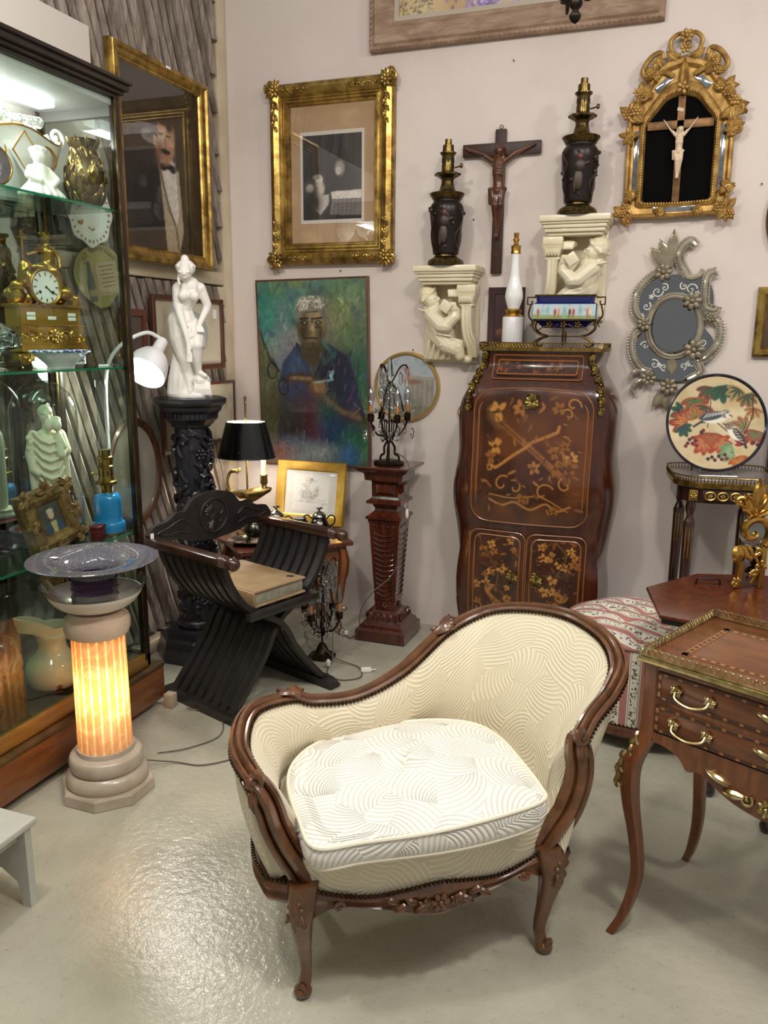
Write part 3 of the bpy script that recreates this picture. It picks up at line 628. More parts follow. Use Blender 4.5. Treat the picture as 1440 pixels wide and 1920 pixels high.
def middle_shelf():
    t = thing('blue_white_bowl', 'footed white porcelain bowl with blue speckled rim and handle', 'bowl', (-2.005, 2.255, S2), radians(85))
    prof = cr([(.052, 0), (.055, .006), (.07, .02), (.098, .042), (.118, .056)], 4)
    obj('bowl', MB().lathe(prof + [(.114, .057), (.09, .04), (.05, .014), (.001, .01)], 40, ell=.5), M('milk_glass', 'E4E0E2', .12, coat=.6), t)
    obj('rim', MB().tube([((.116 + .003 * cos(14 * a)) * cos(a), (.116 + .003 * cos(14 * a)) * sin(a) * .5, .058) for a in [2 * pi * k / 84 for k in range(84)]], .0045, 6, closed=True), M('blue_speckle', 'E8EAF0', .2, 0, '3E5A9C', 70, stops=(.45, .55)), t)
    obj('handle', MB().tube([(.02, -.064, .048), (.03, -.074, .04), (.035, -.07, .02), (.02, -.05, .016)], .006), M('blue_speckle', 'E8EAF0'), t)
    t = thing('crystal_compote', 'cut crystal compote with a domed lid standing before the gilt clock', 'compote', (-2.012, 1.975, S2))
    obj('foot', MB().lathe(cr([(.04, 0), (.038, .006), (.012, .014), (.011, .04), (.016, .055), (.06, .07), (.078, .075), (.08, .105)], 3) + [(.076, .105), (.07, .08), (.01, .07)], 24, flute=lambda a, z: 1 + .04 * cos(12 * a)), CRYSTAL, t)
    obj('lid', MB().lathe([(.072, .107), (.06, .125), (.03, .145), (.012, .155), (.016, .17), (.002, .18)], 24, flute=lambda a, z: 1 + .04 * cos(12 * a)), CRYSTAL, t)
    t = thing('sauce_boat', 'white china sauce boat with blue sprigs, half behind the compote', 'sauce boat', (-2.17, 2.06, S2), radians(80))
    rows = [[(r * 1.6 * cos(a) + .012 * (z > .05) * cos(a), r * sin(a), z + (.03 * max(0, cos(a)) ** 2 if z > .05 else 0)) for a in [2 * pi * k / 28 for k in range(28)]] for r, z in ((.03, 0), (.02, .012), (.045, .035), (.055, .065), (.05, .064), (.03, .03), (.01, .025))]
    obj('body', MB().grid(rows, closeu=True, caps=True), M('sprigged_china', 'ECEBEA', .15, 0, '5A78B4', 30, stops=(.62, .68), coat=.5), t)
    obj('handle', MB().tube([(-.09, 0, .065), (-.125, 0, .075), (-.13, 0, .04), (-.075, 0, .02)], .006), CHINA, t)
    o = obj('price_card', MB().box((0, 0, .003), (.035, .02, .002), .0005), PAPER, loc=(-2.02, 2.49, S2), rot=(.2, 0, .6)); tag(o, 'small white price card lying beside the scroll foot of the clock', 'card')
middle_shelf()

def lower_shelf():
    # statue of bearded man carrying a child under a glass dome
    t = thing('draped_saint_statue', 'ivory statue of a bearded robed man holding a child, under a glass dome', 'statue', (-2.135, 2.30, S3 + .062), radians(50))
    iv = M('ivory_biscuit', 'E9DFC6', .5, sss=.15)
    f = MB()
    f.lathe(cr([(.078, 0), (.08, .012), (.066, .02), (.07, .03)], 3), 24)
    f.lathe([(.052, .02), (.06, .06), (.062, .15), (.064, .22), (.066, .27), (.06, .30), (.04, .325), (.018, .335)], 20, ell=.62)
    limb(f, [((0, -.002, .33), .018), ((0, -.008, .355), .016)]); f.ell((.002, -.014, .382), (.027, .03, .034)); f.ell((.004, -.042, .352), (.017, .013, .026), rot=(.2, 0, 0)); f.ell((0, .0, .396), (.03, .03, .024)); f.ell((.003, -.046, .382), (.006, .008, .009)); f.ell((-.012, -.038, .394), (.01, .006, .004)); f.ell((.016, -.038, .394), (.01, .006, .004))
    limb(f, [((-.055, 0, .31), .022), ((-.072, -.01, .25), .02), ((-.066, -.025, .20), .018), ((-.05, -.035, .185), .012)]); limb(f, [((.055, 0, .31), .022), ((.07, -.02, .26), .02), ((.045, -.045, .25), .014)])
    limb(f, [((.045, -.04, .25), .02), ((.04, -.035, .31), .018)]); f.ell((.034, -.045, .352), (.021, .022, .024)); limb(f, [((.05, -.045, .30), .009), ((.062, -.05, .275), .008)]); f.ell((.034, -.038, .368), (.021, .019, .014))
    for k in range(8):   # swags of the mantle
        z = .315 - k * .031; f.tube([(-.058 + .002 * k, -.026, z + .015), (-.03, -.044, z - .014), (.0, -.047, z - .028), (.03, -.046, z - .02), (.055, -.03, z + .01)], .0048 + .0003 * k, 7)
    for k in range(8): x = -.052 + k * .015; cap(f, (x, -.034 + .01 * abs(k - 3.5) / 3.5, .10), .007, (x * 1.05, -.036 + .012 * abs(k - 3.5) / 3.5, .028), .008)
    limb(f, [((.066, -.015, .24), .014), ((.07, -.01, .13), .012), ((.06, -.01, .09), .008)]); limb(f, [((-.07, -.012, .2), .014), ((-.068, -.012, .11), .01)])
    for k in range(5): f.ell((-.075 + .006 * (k % 2), -.02, .235 + .018 * k), .012)
    f.v = [(x * .86, y * .95, z * 1.03) for x, y, z in f.v]
    sculpt('figure', f, .003, iv, t, 1)
    b = thing('dome_stand', 'black turned oval stand with gilt grass wreath beneath the glass dome', 'stand', (-2.135, 2.27, S3), radians(86))
    obj('plinth', MB().lathe([(.155, 0), (.16, .008), (.15, .02), (.152, .04), (.146, .05), (.146, .06), (.001, .06)], 48, ell=.72), M('black_lacquer', '101018', .2, coat=.5), b)
    obj('velvet', MB().lathe([(.135, .058), (.12, .0615), (.001, .0615)], 40, ell=.72), M('red_velvet', '6A1420', .9), b)
    g = thing('glass_dome', 'clear glass dome covering the ivory statue', 'dome', (-2.135, 2.29, S3 + .061))
    pr = [(.115, 0), (.115, .30)] + [(.115 * cos(a), .40 + .12 * sin(a)) for a in [pi / 2 * k / 10 for k in range(11)]]
    obj('dome', MB().lathe([(r + .0, z) for r, z in pr], 48, cap=False), pane('dome_glass', 'FBFEFE', 1.5), g)
    # oil lamp
    t = thing('blue_oil_lamp', 'turquoise opaline oil lamp with brass burner and tall clear chimney', 'oil lamp', (-2.01, 2.452, S3))
    obj('reservoir', MB().lathe(cr([(.058, 0), (.06, .005), (.06, .04), (.052, .05), (.051, .10), (.05, .13), (.042, .148), (.025, .155), (.02, .156)], 3), 40), M('turquoise_opaline', '1C82C4', .12, 0, coat=.6, sss=.1), t)
    obj('foot_ring', MB().lathe([(.061, 0), (.062, .004), (.061, .008)], 36), BRASS, t)
    obj('burner', MB().lathe([(.02, .155), (.018, .17), (.024, .185), (.038, .19), (.039, .2), (.03, .203), (.026, .22), (.026, .25), (.03, .252), (.03, .258), (.025, .262), (.025, .285), (.029, .287), (.029, .293), (.022, .296), (.022, .32), (.001, .32)], 28), BRASS, t)
    obj('wick_knob', MB().tube([(-.025, 0, .225), (-.055, -.01, .225)], .003).ell((-.056, -.01, .225), .006), BRASS, t)
    sl = MB()
    for k in range(10): a = 2 * pi * k / 10; sl.plain((.0262 * cos(a), .0262 * sin(a), .232), (.002, .004, .02), rot=(0, 0, a))
    obj('vent_slots', sl, M('vent_black', '0C0A08', .8), t)
    obj('chimney', MB().lathe(cr([(.021, .296), (.024, .32), (.027, .35), (.02, .40), (.017, .43), (.018, .52), (.019, .575)], 4), 28, cap=False), pane('chimney_glass', 'FAFDFD', 2.6), t)
    # miniature in swept frame
    t = thing('miniature_portrait', 'small swept gilt plaster frame holding a miniature of a man in blue', 'picture frame', (-1.985, 2.165, S3 + .017), 0)
    t.rotation_euler = Euler((radians(-8), radians(-12), radians(80)))
    w, h = .20, .215
    rect_frame(t, w, h, [(0, -.03), (0, .0), (.01, .018), (.03, .026), (.045, .02), (.056, .006), (.056, 0)], M('dull_ochre_gilt', '8E6E40', .5, .4, '5A4224', 30, .5, 60))
    o_ = MB()
    for x, z, s in ((-w / 2, 0, 1), (w / 2, 0, 1), (-w / 2, h, 1), (w / 2, h, 1), (0, h + .005, 1.2), (0, 0, .9), (w / 2, h / 2, .9), (-w / 2, h / 2, .9)):
        for k in range(7): a = random.uniform(0, 6.28); o_.leaf((x * .85, h / 2 + (z - h / 2) * .88), a, .034 * s, .011 * s, y=-.022, th=.004).scroll((x * .88 + .014 * cos(a), h / 2 + (z - h / 2) * .9 + .014 * sin(a)), .012 * s, 1.1, a, 1, .004, y=-.024, n=10)
    obj('ornament', o_, M('dull_ochre_gilt', '8E6E40'), t, kind='stuff')
    cv = Canvas(40, 50, '3C3A38', .8); cv.cloud('55504A', 2, 3, 2).poly([(.1, 0), (.18, .3), (.34, .42), (.52, .42), (.68, .3), (.75, 0)], '2A4668', 1, 1).poly([(.34, .4), (.52, .4), (.5, 0), (.36, 0)], 'B8A468', 1, 1).ell(.42, .62, .1, .15, 'C8A48C', .2).ell(.42, .74, .11, .07, 'B9B0A4', .3)
    panel('miniature', cv, w - .105, h - .105, CANVAS_MATTE, t, y=-.003, z=.052)
    t = thing('red_trinket_box', 'small dark red leather box beside the miniature frame', 'box', (-1.975, 2.345, S3), .3)
    obj('body', MB().box((0, 0, .022), (.04, .06, .044), .006), M('red_leather', '5A1418', .4), t); obj('lid', MB().box((0, 0, .049), (.043, .063, .012), .004), M('red_leather', '5A1418'), t)
lower_shelf()

def bottom_shelf():
    t = thing('opaline_jug', 'cream opaline glass jug with flared pale lip and red handle', 'jug', (-2.05, 2.15, S4 - .003), radians(60))
    rows = []
    for r, z in cr([(.05, 0), (.085, .02), (.098, .06), (.09, .10), (.06, .135), (.05, .165), (.058, .20), (.072, .235)], 4): rows.append([(r * cos(a) - (.05 * max(0, -cos(a)) ** 3 if z > .2 else 0), r * sin(a) * (.8 if z > .2 else 1), z + (.05 * max(0, -cos(a)) * max(0, (z - .19)) / .045 if z > .19 else 0)) for a in [2 * pi * k / 36 for k in range(36)]])
    rows += [[(x * .93, y * .93, z) for x, y, z in rows[-1]], [(x * .8, y * .8, z - .05) for x, y, z in rows[-1]]]
    obj('body', MB().grid(rows, closeu=True), M('cream_opaline', 'E6D6BC', .15, 0, 'D8C4A4', 5, coat=.6, sss=.2), t)
    obj('handle', MB().tube(cr([(.06, 0, .225), (.10, 0, .23), (.125, 0, .18), (.115, 0, .12), (.09, 0, .09)], 5), .009), M('red_glass', 'B43A22', .15, coat=.5), t)
    t = thing('clear_glass_dish', 'large clear round glass dish standing on edge behind the jug', 'dish', (-2.225, 2.13, S4 - .003), radians(90))
    obj('dish', MB().lathe([(.001, 0), (.1, .0), (.15, .02), (.165, .025), (.163, .029), (.148, .024), (.1, .004), (.001, .004)], 48, m=T(0, 0, .165, pi / 2 - .06)), pane('dish_glass', 'F0F2F4', 1.5), t)
    t = thing('dark_lidded_urn', 'dark blue black glazed lidded urn on the cabinet floor', 'urn', (-2.09, 1.86, S4 - .003))
    obj('body', MB().lathe(cr([(.06, 0), (.065, .02), (.05, .05), (.09, .12), (.125, .2), (.12, .25), (.07, .29)], 4), 36), M('blue_black_glaze', '14131C', .1, 0, '2A2448', 6, coat=.6), t)
    obj('lid', MB().lathe(cr([(.08, .285), (.075, .30), (.03, .335), (.014, .345), (.02, .36), (.002, .372)], 3), 32), M('blue_black_glaze', '14131C'), t)
    t = thing('red_glass_stopper', 'small red amber glass stopper on the cabinet floor before the jug', 'stopper', (-1.99, 2.105, S4 - .003))
    obj('stopper', MB().lathe(cr([(.012, 0), (.016, .004), (.013, .02), (.02, .035), (.014, .05), (.001, .056)], 3), 18), glass('amber_glass', 'C8603A'), t)
bottom_shelf()

# ================================================================ lit alabaster pillar with its glass
def alabaster():
    t = thing('alabaster_column_lamp', 'lit fluted alabaster column lamp on an octagonal stone base', 'lamp', (-1.70, 1.985, 0))
    st = M('veined_marble', 'BDAF9E', .3, 0, 'A3937F', 7, .05, 20, coat=.3, sss=.1)
    obj('octagonal_plinth', MB().ngon([(.139, 0), (.141, .004), (.141, .036), (.137, .042)], 8), st, t, smooth=20)
    pr = [(.1, .042), (.128, .042), (.133, .055), (.129, .075), (.116, .088), (.109, .092)] + [(.108 + .0 + .011 * cos(a), .118 + .026 * sin(a)) for a in [-pi / 2 + pi * k / 10 for k in range(11)]] + [(.094, .15), (.092, .166), (.06, .166)]
    obj('base_torus', MB().lathe(pr, 48), st, t)
    m, nt, b, L = base('translucent_alabaster'); v = texco(nt)
    vein = ramp(nt, noise(nt, v, 7, 5, .55, 1.2), [(.46, C('EBCB9E')), (.495, C('FFF4E0')), (.53, C('EBCB9E'))])
    tr = nt.nodes.new('ShaderNodeBsdfTranslucent'); L.new(vein, tr.inputs[0]); b.inputs['Base Color'].default_value = (*C('D8C0A0'), 1); b.inputs['Roughness'].default_value = .3
    mx = nt.nodes.new('ShaderNodeMixShader'); mx.inputs[0].default_value = .55; out = nt.nodes['Material Output']; L.new(b.outputs[0], mx.inputs[1]); L.new(tr.outputs[0], mx.inputs[2]); L.new(mx.outputs[0], out.inputs[0])
    n = 20
    sf = MB().lathe([(.087 - .004 * z, .15 + .41 * z) for z in [k / 14 for k in range(15)]], n * 8, flute=lambda a, z: .955 + .05 * abs(sin(a * n / 2)) ** .6, cap=False); shaft = obj('shaft', sf, m, t, smooth=50)
    # the stone is thick behind each rib and thin along each groove: one inner layer per rib
    for k in range(n):
        a0 = 2 * pi * (k + .5) / n; w_ = pi / n * .74
        obj('rib_stone', MB().grid([[(.073 * cos(a0 + w_ * q), .073 * sin(a0 + w_ * q), z) for q in (-1, -.5, 0, .5, 1)] for z in (.155, .36, .558)]), m, shaft)
    cp = M('alabaster_collar', 'D8BFA8', .3, 0, 'C7AA90', 6, coat=.3, sss=.3)
    obj('capital', MB().lathe([(.06, .552), (.085, .552), (.097, .558), (.103, .575), (.103, .6), (.098, .612), (.085, .618), (.08, .626), (.084, .634), (.03, .636)], 48), cp, t)
    l = bpy.data.lights.new('column_bulb', 'POINT'); l.energy = 3.2; l.color = (1, .72, .38); l.shadow_soft_size = .012
    o = bpy.data.objects.new('column_bulb', l); COL.objects.link(o); o.parent = t; o.location = (0, 0, .37)
    obj('bulb_holder', MB().lathe([(.02, .10), (.02, .25), (.016, .26), (.016, .3), (.01, .3)], 16), BRASS, t)
    # bowl on top
    t = thing('frosted_glass_bowl', 'shallow frosted glass bowl with a clear rim, resting on the column lamp', 'bowl', (-1.70, 1.985, .636))
    obj('bowl', MB().lathe(cr([(.03, 0), (.075, .004), (.115, .022), (.138, .048), (.145, .062)], 4) + [(.14, .062), (.132, .046), (.11, .026), (.07, .011), (.001, .009)], 56), M('frosted_glass', 'E2DACC', .3, 0, 'D4CABA', 5, coat=.2, sss=.25), t)
    obj('clear_rim', MB().lathe(cr([(.139, .055), (.15, .07), (.162, .09)], 4) + [(.159, .091), (.147, .072), (.136, .058)], 64, cap=False), pane('rim_glass', 'F4F6F0', 1.4), t)
    t = thing('purple_glass_vase', 'smoky purple glass vase with a very wide flat rim, standing in the frosted bowl', 'vase', (-1.70, 1.985, .648))
    pg = glass('smoky_purple_glass', 'A99BB0', .04, 1.3)
    m2, nt, b, L = base('speckled_mauve_glass'); v = texco(nt); c = ramp(nt, noise(nt, v, 160, 3, .7), [(.3, C('4E4A54')), (.55, C('6C6872')), (.75, C('98949C'))])
    L.new(c, b.inputs['Base Color']); b.inputs['Roughness'].default_value = .06; b.inputs['Coat Weight'].default_value = .6; b.inputs['Transmission Weight'].default_value = .12
    obj('foot', MB().lathe([(.001, .004), (.07, .0), (.074, .006), (.071, .016), (.069, .05), (.071, .085), (.074, .1), (.068, .1), (.065, .085), (.063, .05), (.064, .016), (.001, .014)], 64, flute=lambda a, z: 1 + .012 * cos(16 * a)), pg, t, smooth=50)
    rm = cr([(.071, .095), (.073, .11), (.085, .128), (.12, .142), (.165, .15), (.198, .152)], 5); obj('rim', MB().lathe(rm + [(.2, .155)] + [(r, z + .005) for r, z in reversed(rm)], 72, cap=False), m2, t)
    gr = MB()
    for j, (r, z) in enumerate(((.0715, .035), (.0705, .062))): gr.tube([(r * cos(a), r * sin(a), z) for a in [2 * pi * k / 40 for k in range(40)]], .0016, 5, closed=True)
    obj('cut_bands', gr, M('cut_glass_edge', '4A3F52', .15, coat=.4), t)
    obj('price_tag', MB().box((-.125, -.03, .152), (.024, .016, .001), 0), PAPER, t)
alabaster()

def step_stool():
    t = thing('white_step_stool', 'low white painted wooden step stool with a bracket foot', 'stool', (-1.62, 1.30, 0), 0)
    wm = M('chipped_white_paint', 'C4C2B8', .45, 0, 'B0AEA4', 4, .1, 30)
    a = V((-1.50, 1.444)); 
    obj('top', MB().box((-.06, .02, .243), (.36, .30, .018), .003), wm, t)
    def side(y): return MB().prism([(.11, 0), (.082, 0), (.07, .07), (.02, .10), (-.14, .10), (-.19, .07), (-.202, 0), (-.23, 0), (-.23, .234), (.11, .234)], y - .011, y + .011)
    for y in (-.10, .145): obj('side_board', side(y), wm, t)
    obj('apron', MB().box((-.06, .02, .215), (.30, .22, .03), .002), wm, t)
step_stool()

def plug_and_cords():
    t = thing('column_lamp_cord', 'thin brown cord looping on the floor behind the column lamp', 'cord', (-1.70, 2.10, 0))
    obj('flex', MB().tube(cr([(.04, .04, .03), (.12, .10, .006), (.22, .12, .005), (.30, .22, .005), (.26, .36, .005), (.12, .46, .005), (.0, .48, .006), (-.08, .47, .01)], 8), .0024, 6), CORD, t)
    obj('flex', MB().tube(cr([(.02, .13, .006), (.10, .20, .005), (.16, .32, .005), (.10, .44, .006), (-.02, .49, .02)], 8), .0022, 6), CORD, t)
    o = tag(obj('wood_block', MB().box((0, 0, .03), (.04, .04, .06), .003), M('raw_block', 'A89880', .7), loc=(-1.862, 2.575, 0)), 'small pale wooden block on the floor at the cabinet corner', 'block')
plug_and_cords()

# ================================================================ desk lamp, black pillar, nymph
def desk_lamp():
    t = thing('white_desk_lamp', 'lit white gooseneck lamp with a conical metal shade beside the statue', 'lamp', (-2.19, 2.70, 0))
    wm = M('white_enamel', 'E8E4E6', .35, coat=.3); 
    obj('base', MB().lathe([(.07, 0), (.072, .01), (.06, .02), (.012, .028), (.001, .028)], 32), wm, t)
    obj('stem', MB().tube(cr([(0, 0, .02), (0, 0, .9), (0, 0, 1.2), (.01, .01, 1.36), (.05, .05, 1.45), (.12, .12, 1.50), (.157, .166, 1.48)], 8), .008, 10), wm, t)
    ax_ = V((.157, .166, 1.452)); d = V((.03, -.70, -.63)).normalized()
    sp = [(.001, -.028), (.02, -.026), (.024, -.02), (.025, .03), (.032, .045), (.056, .068), (.074, .10), (.083, .14), (.085, .165)]
    q = d.to_track_quat('Z', 'Y').to_matrix().to_4x4(); m = Mx.Translation(ax_ - V((0, 0, .0))) @ q
    obj('shade', MB().lathe(sp + [(r - .002, z) for r, z in reversed(sp)], 36, m=m, cap=False), wm, t)
    obj('bulb', MB().ell((0, 0, .115), (.062, .062, .04), 20, 12, m=m), M('lit_bulb', 'FFF6EE', .5, emis=130), t)
    l = bpy.data.lights.new('desk_lamp_light', 'SPOT'); l.energy = 14; l.spot_size = radians(125); l.spot_blend = .5; l.shadow_soft_size = .05; l.color = (1, .95, .92)
    o = bpy.data.objects.new('desk_lamp_light', l); COL.objects.link(o); o.parent = t; o.matrix_local = Mx.Translation(ax_ + d * .17) @ (-d).to_track_quat('Z', 'Y').to_matrix().to_4x4()
desk_lamp()

def pillar():
    t = thing('black_carved_pillar', 'ebonised pillar carved with writhing dragons, on a stepped octagonal base', 'pedestal', (-2.075, 3.13, 0))
    E = EBONYB
    obj('stepped_base', MB().ngon([(.188, 0), (.19, .035), (.18, .045), (.18, .06), (.175, .075), (.172, .10), (.16, .11), (.135, .115), (.13, .14), (.12, .145)], 8), E, t, smooth=20)
    obj('base_torus', MB().lathe([(.06, .142), (.098, .142), (.104, .155), (.1, .172), (.09, .18)], 32), E, t)
    sh = MB().lathe([(.080, .17), (.078, .6), (.075, 1.1)], 28)
    rnd = random.Random(3)
    for k in range(150):
        z = rnd.uniform(.19, 1.08); a = rnd.uniform(-2.6, .9); r = .082; p = V((r * cos(a), r * sin(a), z)); tg = V((-sin(a), cos(a), 0)); up = V((0, 0, 1)); th = rnd.uniform(0, 6.28); L = rnd.uniform(.03, .07); bend = rnd.uniform(-2.5, 2.5); P = []
        for i in range(8):
            s = i / 7; an = th + bend * s; p = p + (tg * cos(an) + up * sin(an)) * (L / 7); rr = hypot(p.x, p.y); q = V((p.x / rr * r, p.y / rr * r, min(1.09, max(.18, p.z)))); P.append(tuple(q))
        sh.tube(P, [.012 * (1 - .55 * abs(i / 7 - .3)) for i in range(8)], 6)
    for k in range(14):
        a = rnd.uniform(-2.4, .6); z = rnd.uniform(.25, 1.02); sh.flower((0, 0), .03, m=Mx.Rotation(a + pi / 2, 4, 'Z') @ T(0, -.084, z), n=6)
    obj('carved_shaft', sh, E, t, smooth=50)
    obj('neck', MB().lathe([(.07, 1.08), (.088, 1.09), (.092, 1.105), (.08, 1.11)], 32), E, t)
    obj('capital', MB().ngon([(.09, 1.10), (.10, 1.115), (.112, 1.125), (.115, 1.15), (.128, 1.165), (.132, 1.18), (.145, 1.19), (.15, 1.2), (.15, 1.215), (.145, 1.219)], 8), E, t, smooth=20)
    de = MB()
    for k in range(40):
        a = 2 * pi * k / 40; de.plain((.119 * cos(a), .119 * sin(a), 1.14), (.006, .009, .02), rot=(0, 0, a))
    obj('carved_frieze', de, E, t)
pillar()

def nymph():
    t = thing('nymph_statue', 'white bisque statue of a bathing nymph stooping to her knee, on the black pillar', 'statue', (-2.075, 3.13, 1.2185), radians(28))
    f = MB(); Z = .59
    # local: x right, -y towards viewer; height .59
    f.lathe(cr([(.098, 0), (.1, .008), (.096, .018), (.06, .02)], 3), 32, ell=.8)
    hipL = (-.035, .0, .325); hip = (-.015, .0, .335)
    # standing (her right) leg, viewer's left
    limb(f, [((-.042, .0, .33), .048), ((-.04, -.012, .26), .042), ((-.022, -.02, .185), .031), ((-.012, -.022, .165), .029), ((-.005, -.015, .115), .028), ((.004, -.025, .045), .016), ((.008, -.03, .022), .016)])
    limb(f, [((.008, -.03, .022), .014), ((.018, -.065, .018), .011)])
    # raised leg: thigh forward, shin down to rock
    limb(f, [((.018, .0, .315), .042), ((.038, -.045, .262), .036), ((.045, -.072, .232), .029)]); limb(f, [((.045, -.072, .232), .027), ((.04, -.055, .17), .024), ((.045, -.035, .112), .015)]); limb(f, [((.045, -.035, .112), .015), ((.075, -.06, .098), .011)])
    # pelvis and torso bending forward
    limb(f, [(hip, .058), ((-.02, .0, .38), .048), ((-.008, -.01, .415), .046), ((.014, -.022, .455), .052), ((.02, -.026, .475), .048)])
    f.ell((-.045, .015, .345), (.036, .04, .05))
    for x in (-.006, .042): f.ell((x, -.068, .438), (.022, .02, .022))
    limb(f, [((-.022, -.02, .475), .028), ((.062, -.022, .472), .028)])
    limb(f, [((.02, -.035, .495), .021), ((.012, -.058, .525), .019)])
    f.ell((.006, -.07, .534), (.03, .033, .037), rot=(.45, 0, 0)); f.ell((.008, -.046, .556), (.043, .042, .036), rot=(.3, 0, 0)); f.ell((.006, -.103, .526), (.006, .009, .009)); f.ell((.006, -.096, .512), (.011, .007, .005)); f.ell((.006, -.045, .593), .018)
    for x in (-.012, .024): f.ell((x, -.096, .536), (.010, .006, .004))
    for k in range(10): a = k * .63; f.ell((.008 + .036 * cos(a), -.05 + .033 * sin(a), .562), .0085)
    f.tube([(-.018, -.07, .53), (-.022, -.075, .505), (-.016, -.078, .482)], .006)
    # her right arm hanging down across to shin
    limb(f, [((-.032, -.026, .47), .024), ((-.034, -.04, .40), .02), ((-.018, -.065, .345), .017)]); limb(f, [((-.018, -.065, .345), .017), ((.005, -.085, .27), .014), ((.012, -.092, .225), .011)])
    limb(f, [((.012, -.092, .225), .012), ((.012, -.098, .195), .011), ((.014, -.1, .165), .006)])
    for k in range(3): limb(f, [((.006 + .008 * k, -.1, .195), .0052), ((.006 + .009 * k, -.106, .16), .0042)])
    # her left arm bent to raised knee
    limb(f, [((.068, -.022, .468), .023), ((.092, -.012, .405), .019), ((.088, -.015, .385), .017)]); limb(f, [((.088, -.015, .385), .017), ((.066, -.05, .335), .013), ((.056, -.066, .31), .010)])
    for k in range(4): limb(f, [((.048 + .007 * k, -.07, .308), .0055), ((.054 + .008 * k, -.082, .288), .0045)])
    # drapery over thigh and falling behind, rock under foot
    for k in range(6): f.tube([(.0 + .004 * k, -.035, .318 - .006 * k), (.03, -.075 - .002 * k, .298 - .006 * k), (.065, -.06, .282 - .004 * k), (.072, -.03, .255 - .006 * k)], .009, 7)
    for k in range(9):
        x = -.075 + .012 * k; f.tube([(-.05 + .006 * k, .02, .27 - .008 * k), (-.058 + .008 * k, .0, .18), (x, -.012 - .004 * (k % 2), .09), (x - .008, -.02, .015)], [.012, .014, .016, .018], 7)
    f.ell((.052, -.02, .075), (.045, .045, .032)); cap(f, (.05, -.01, .02), .042, (.055, -.02, .06), .034)
    for k in range(6): f.tube([(.03 + .012 * k, -.05, .07), (.03 + .012 * k, -.06, .04), (.026 + .014 * k, -.058, .012)], .008, 6)
    sculpt('figure', f, .0033, WHITE, t, 2, .45)
nymph()

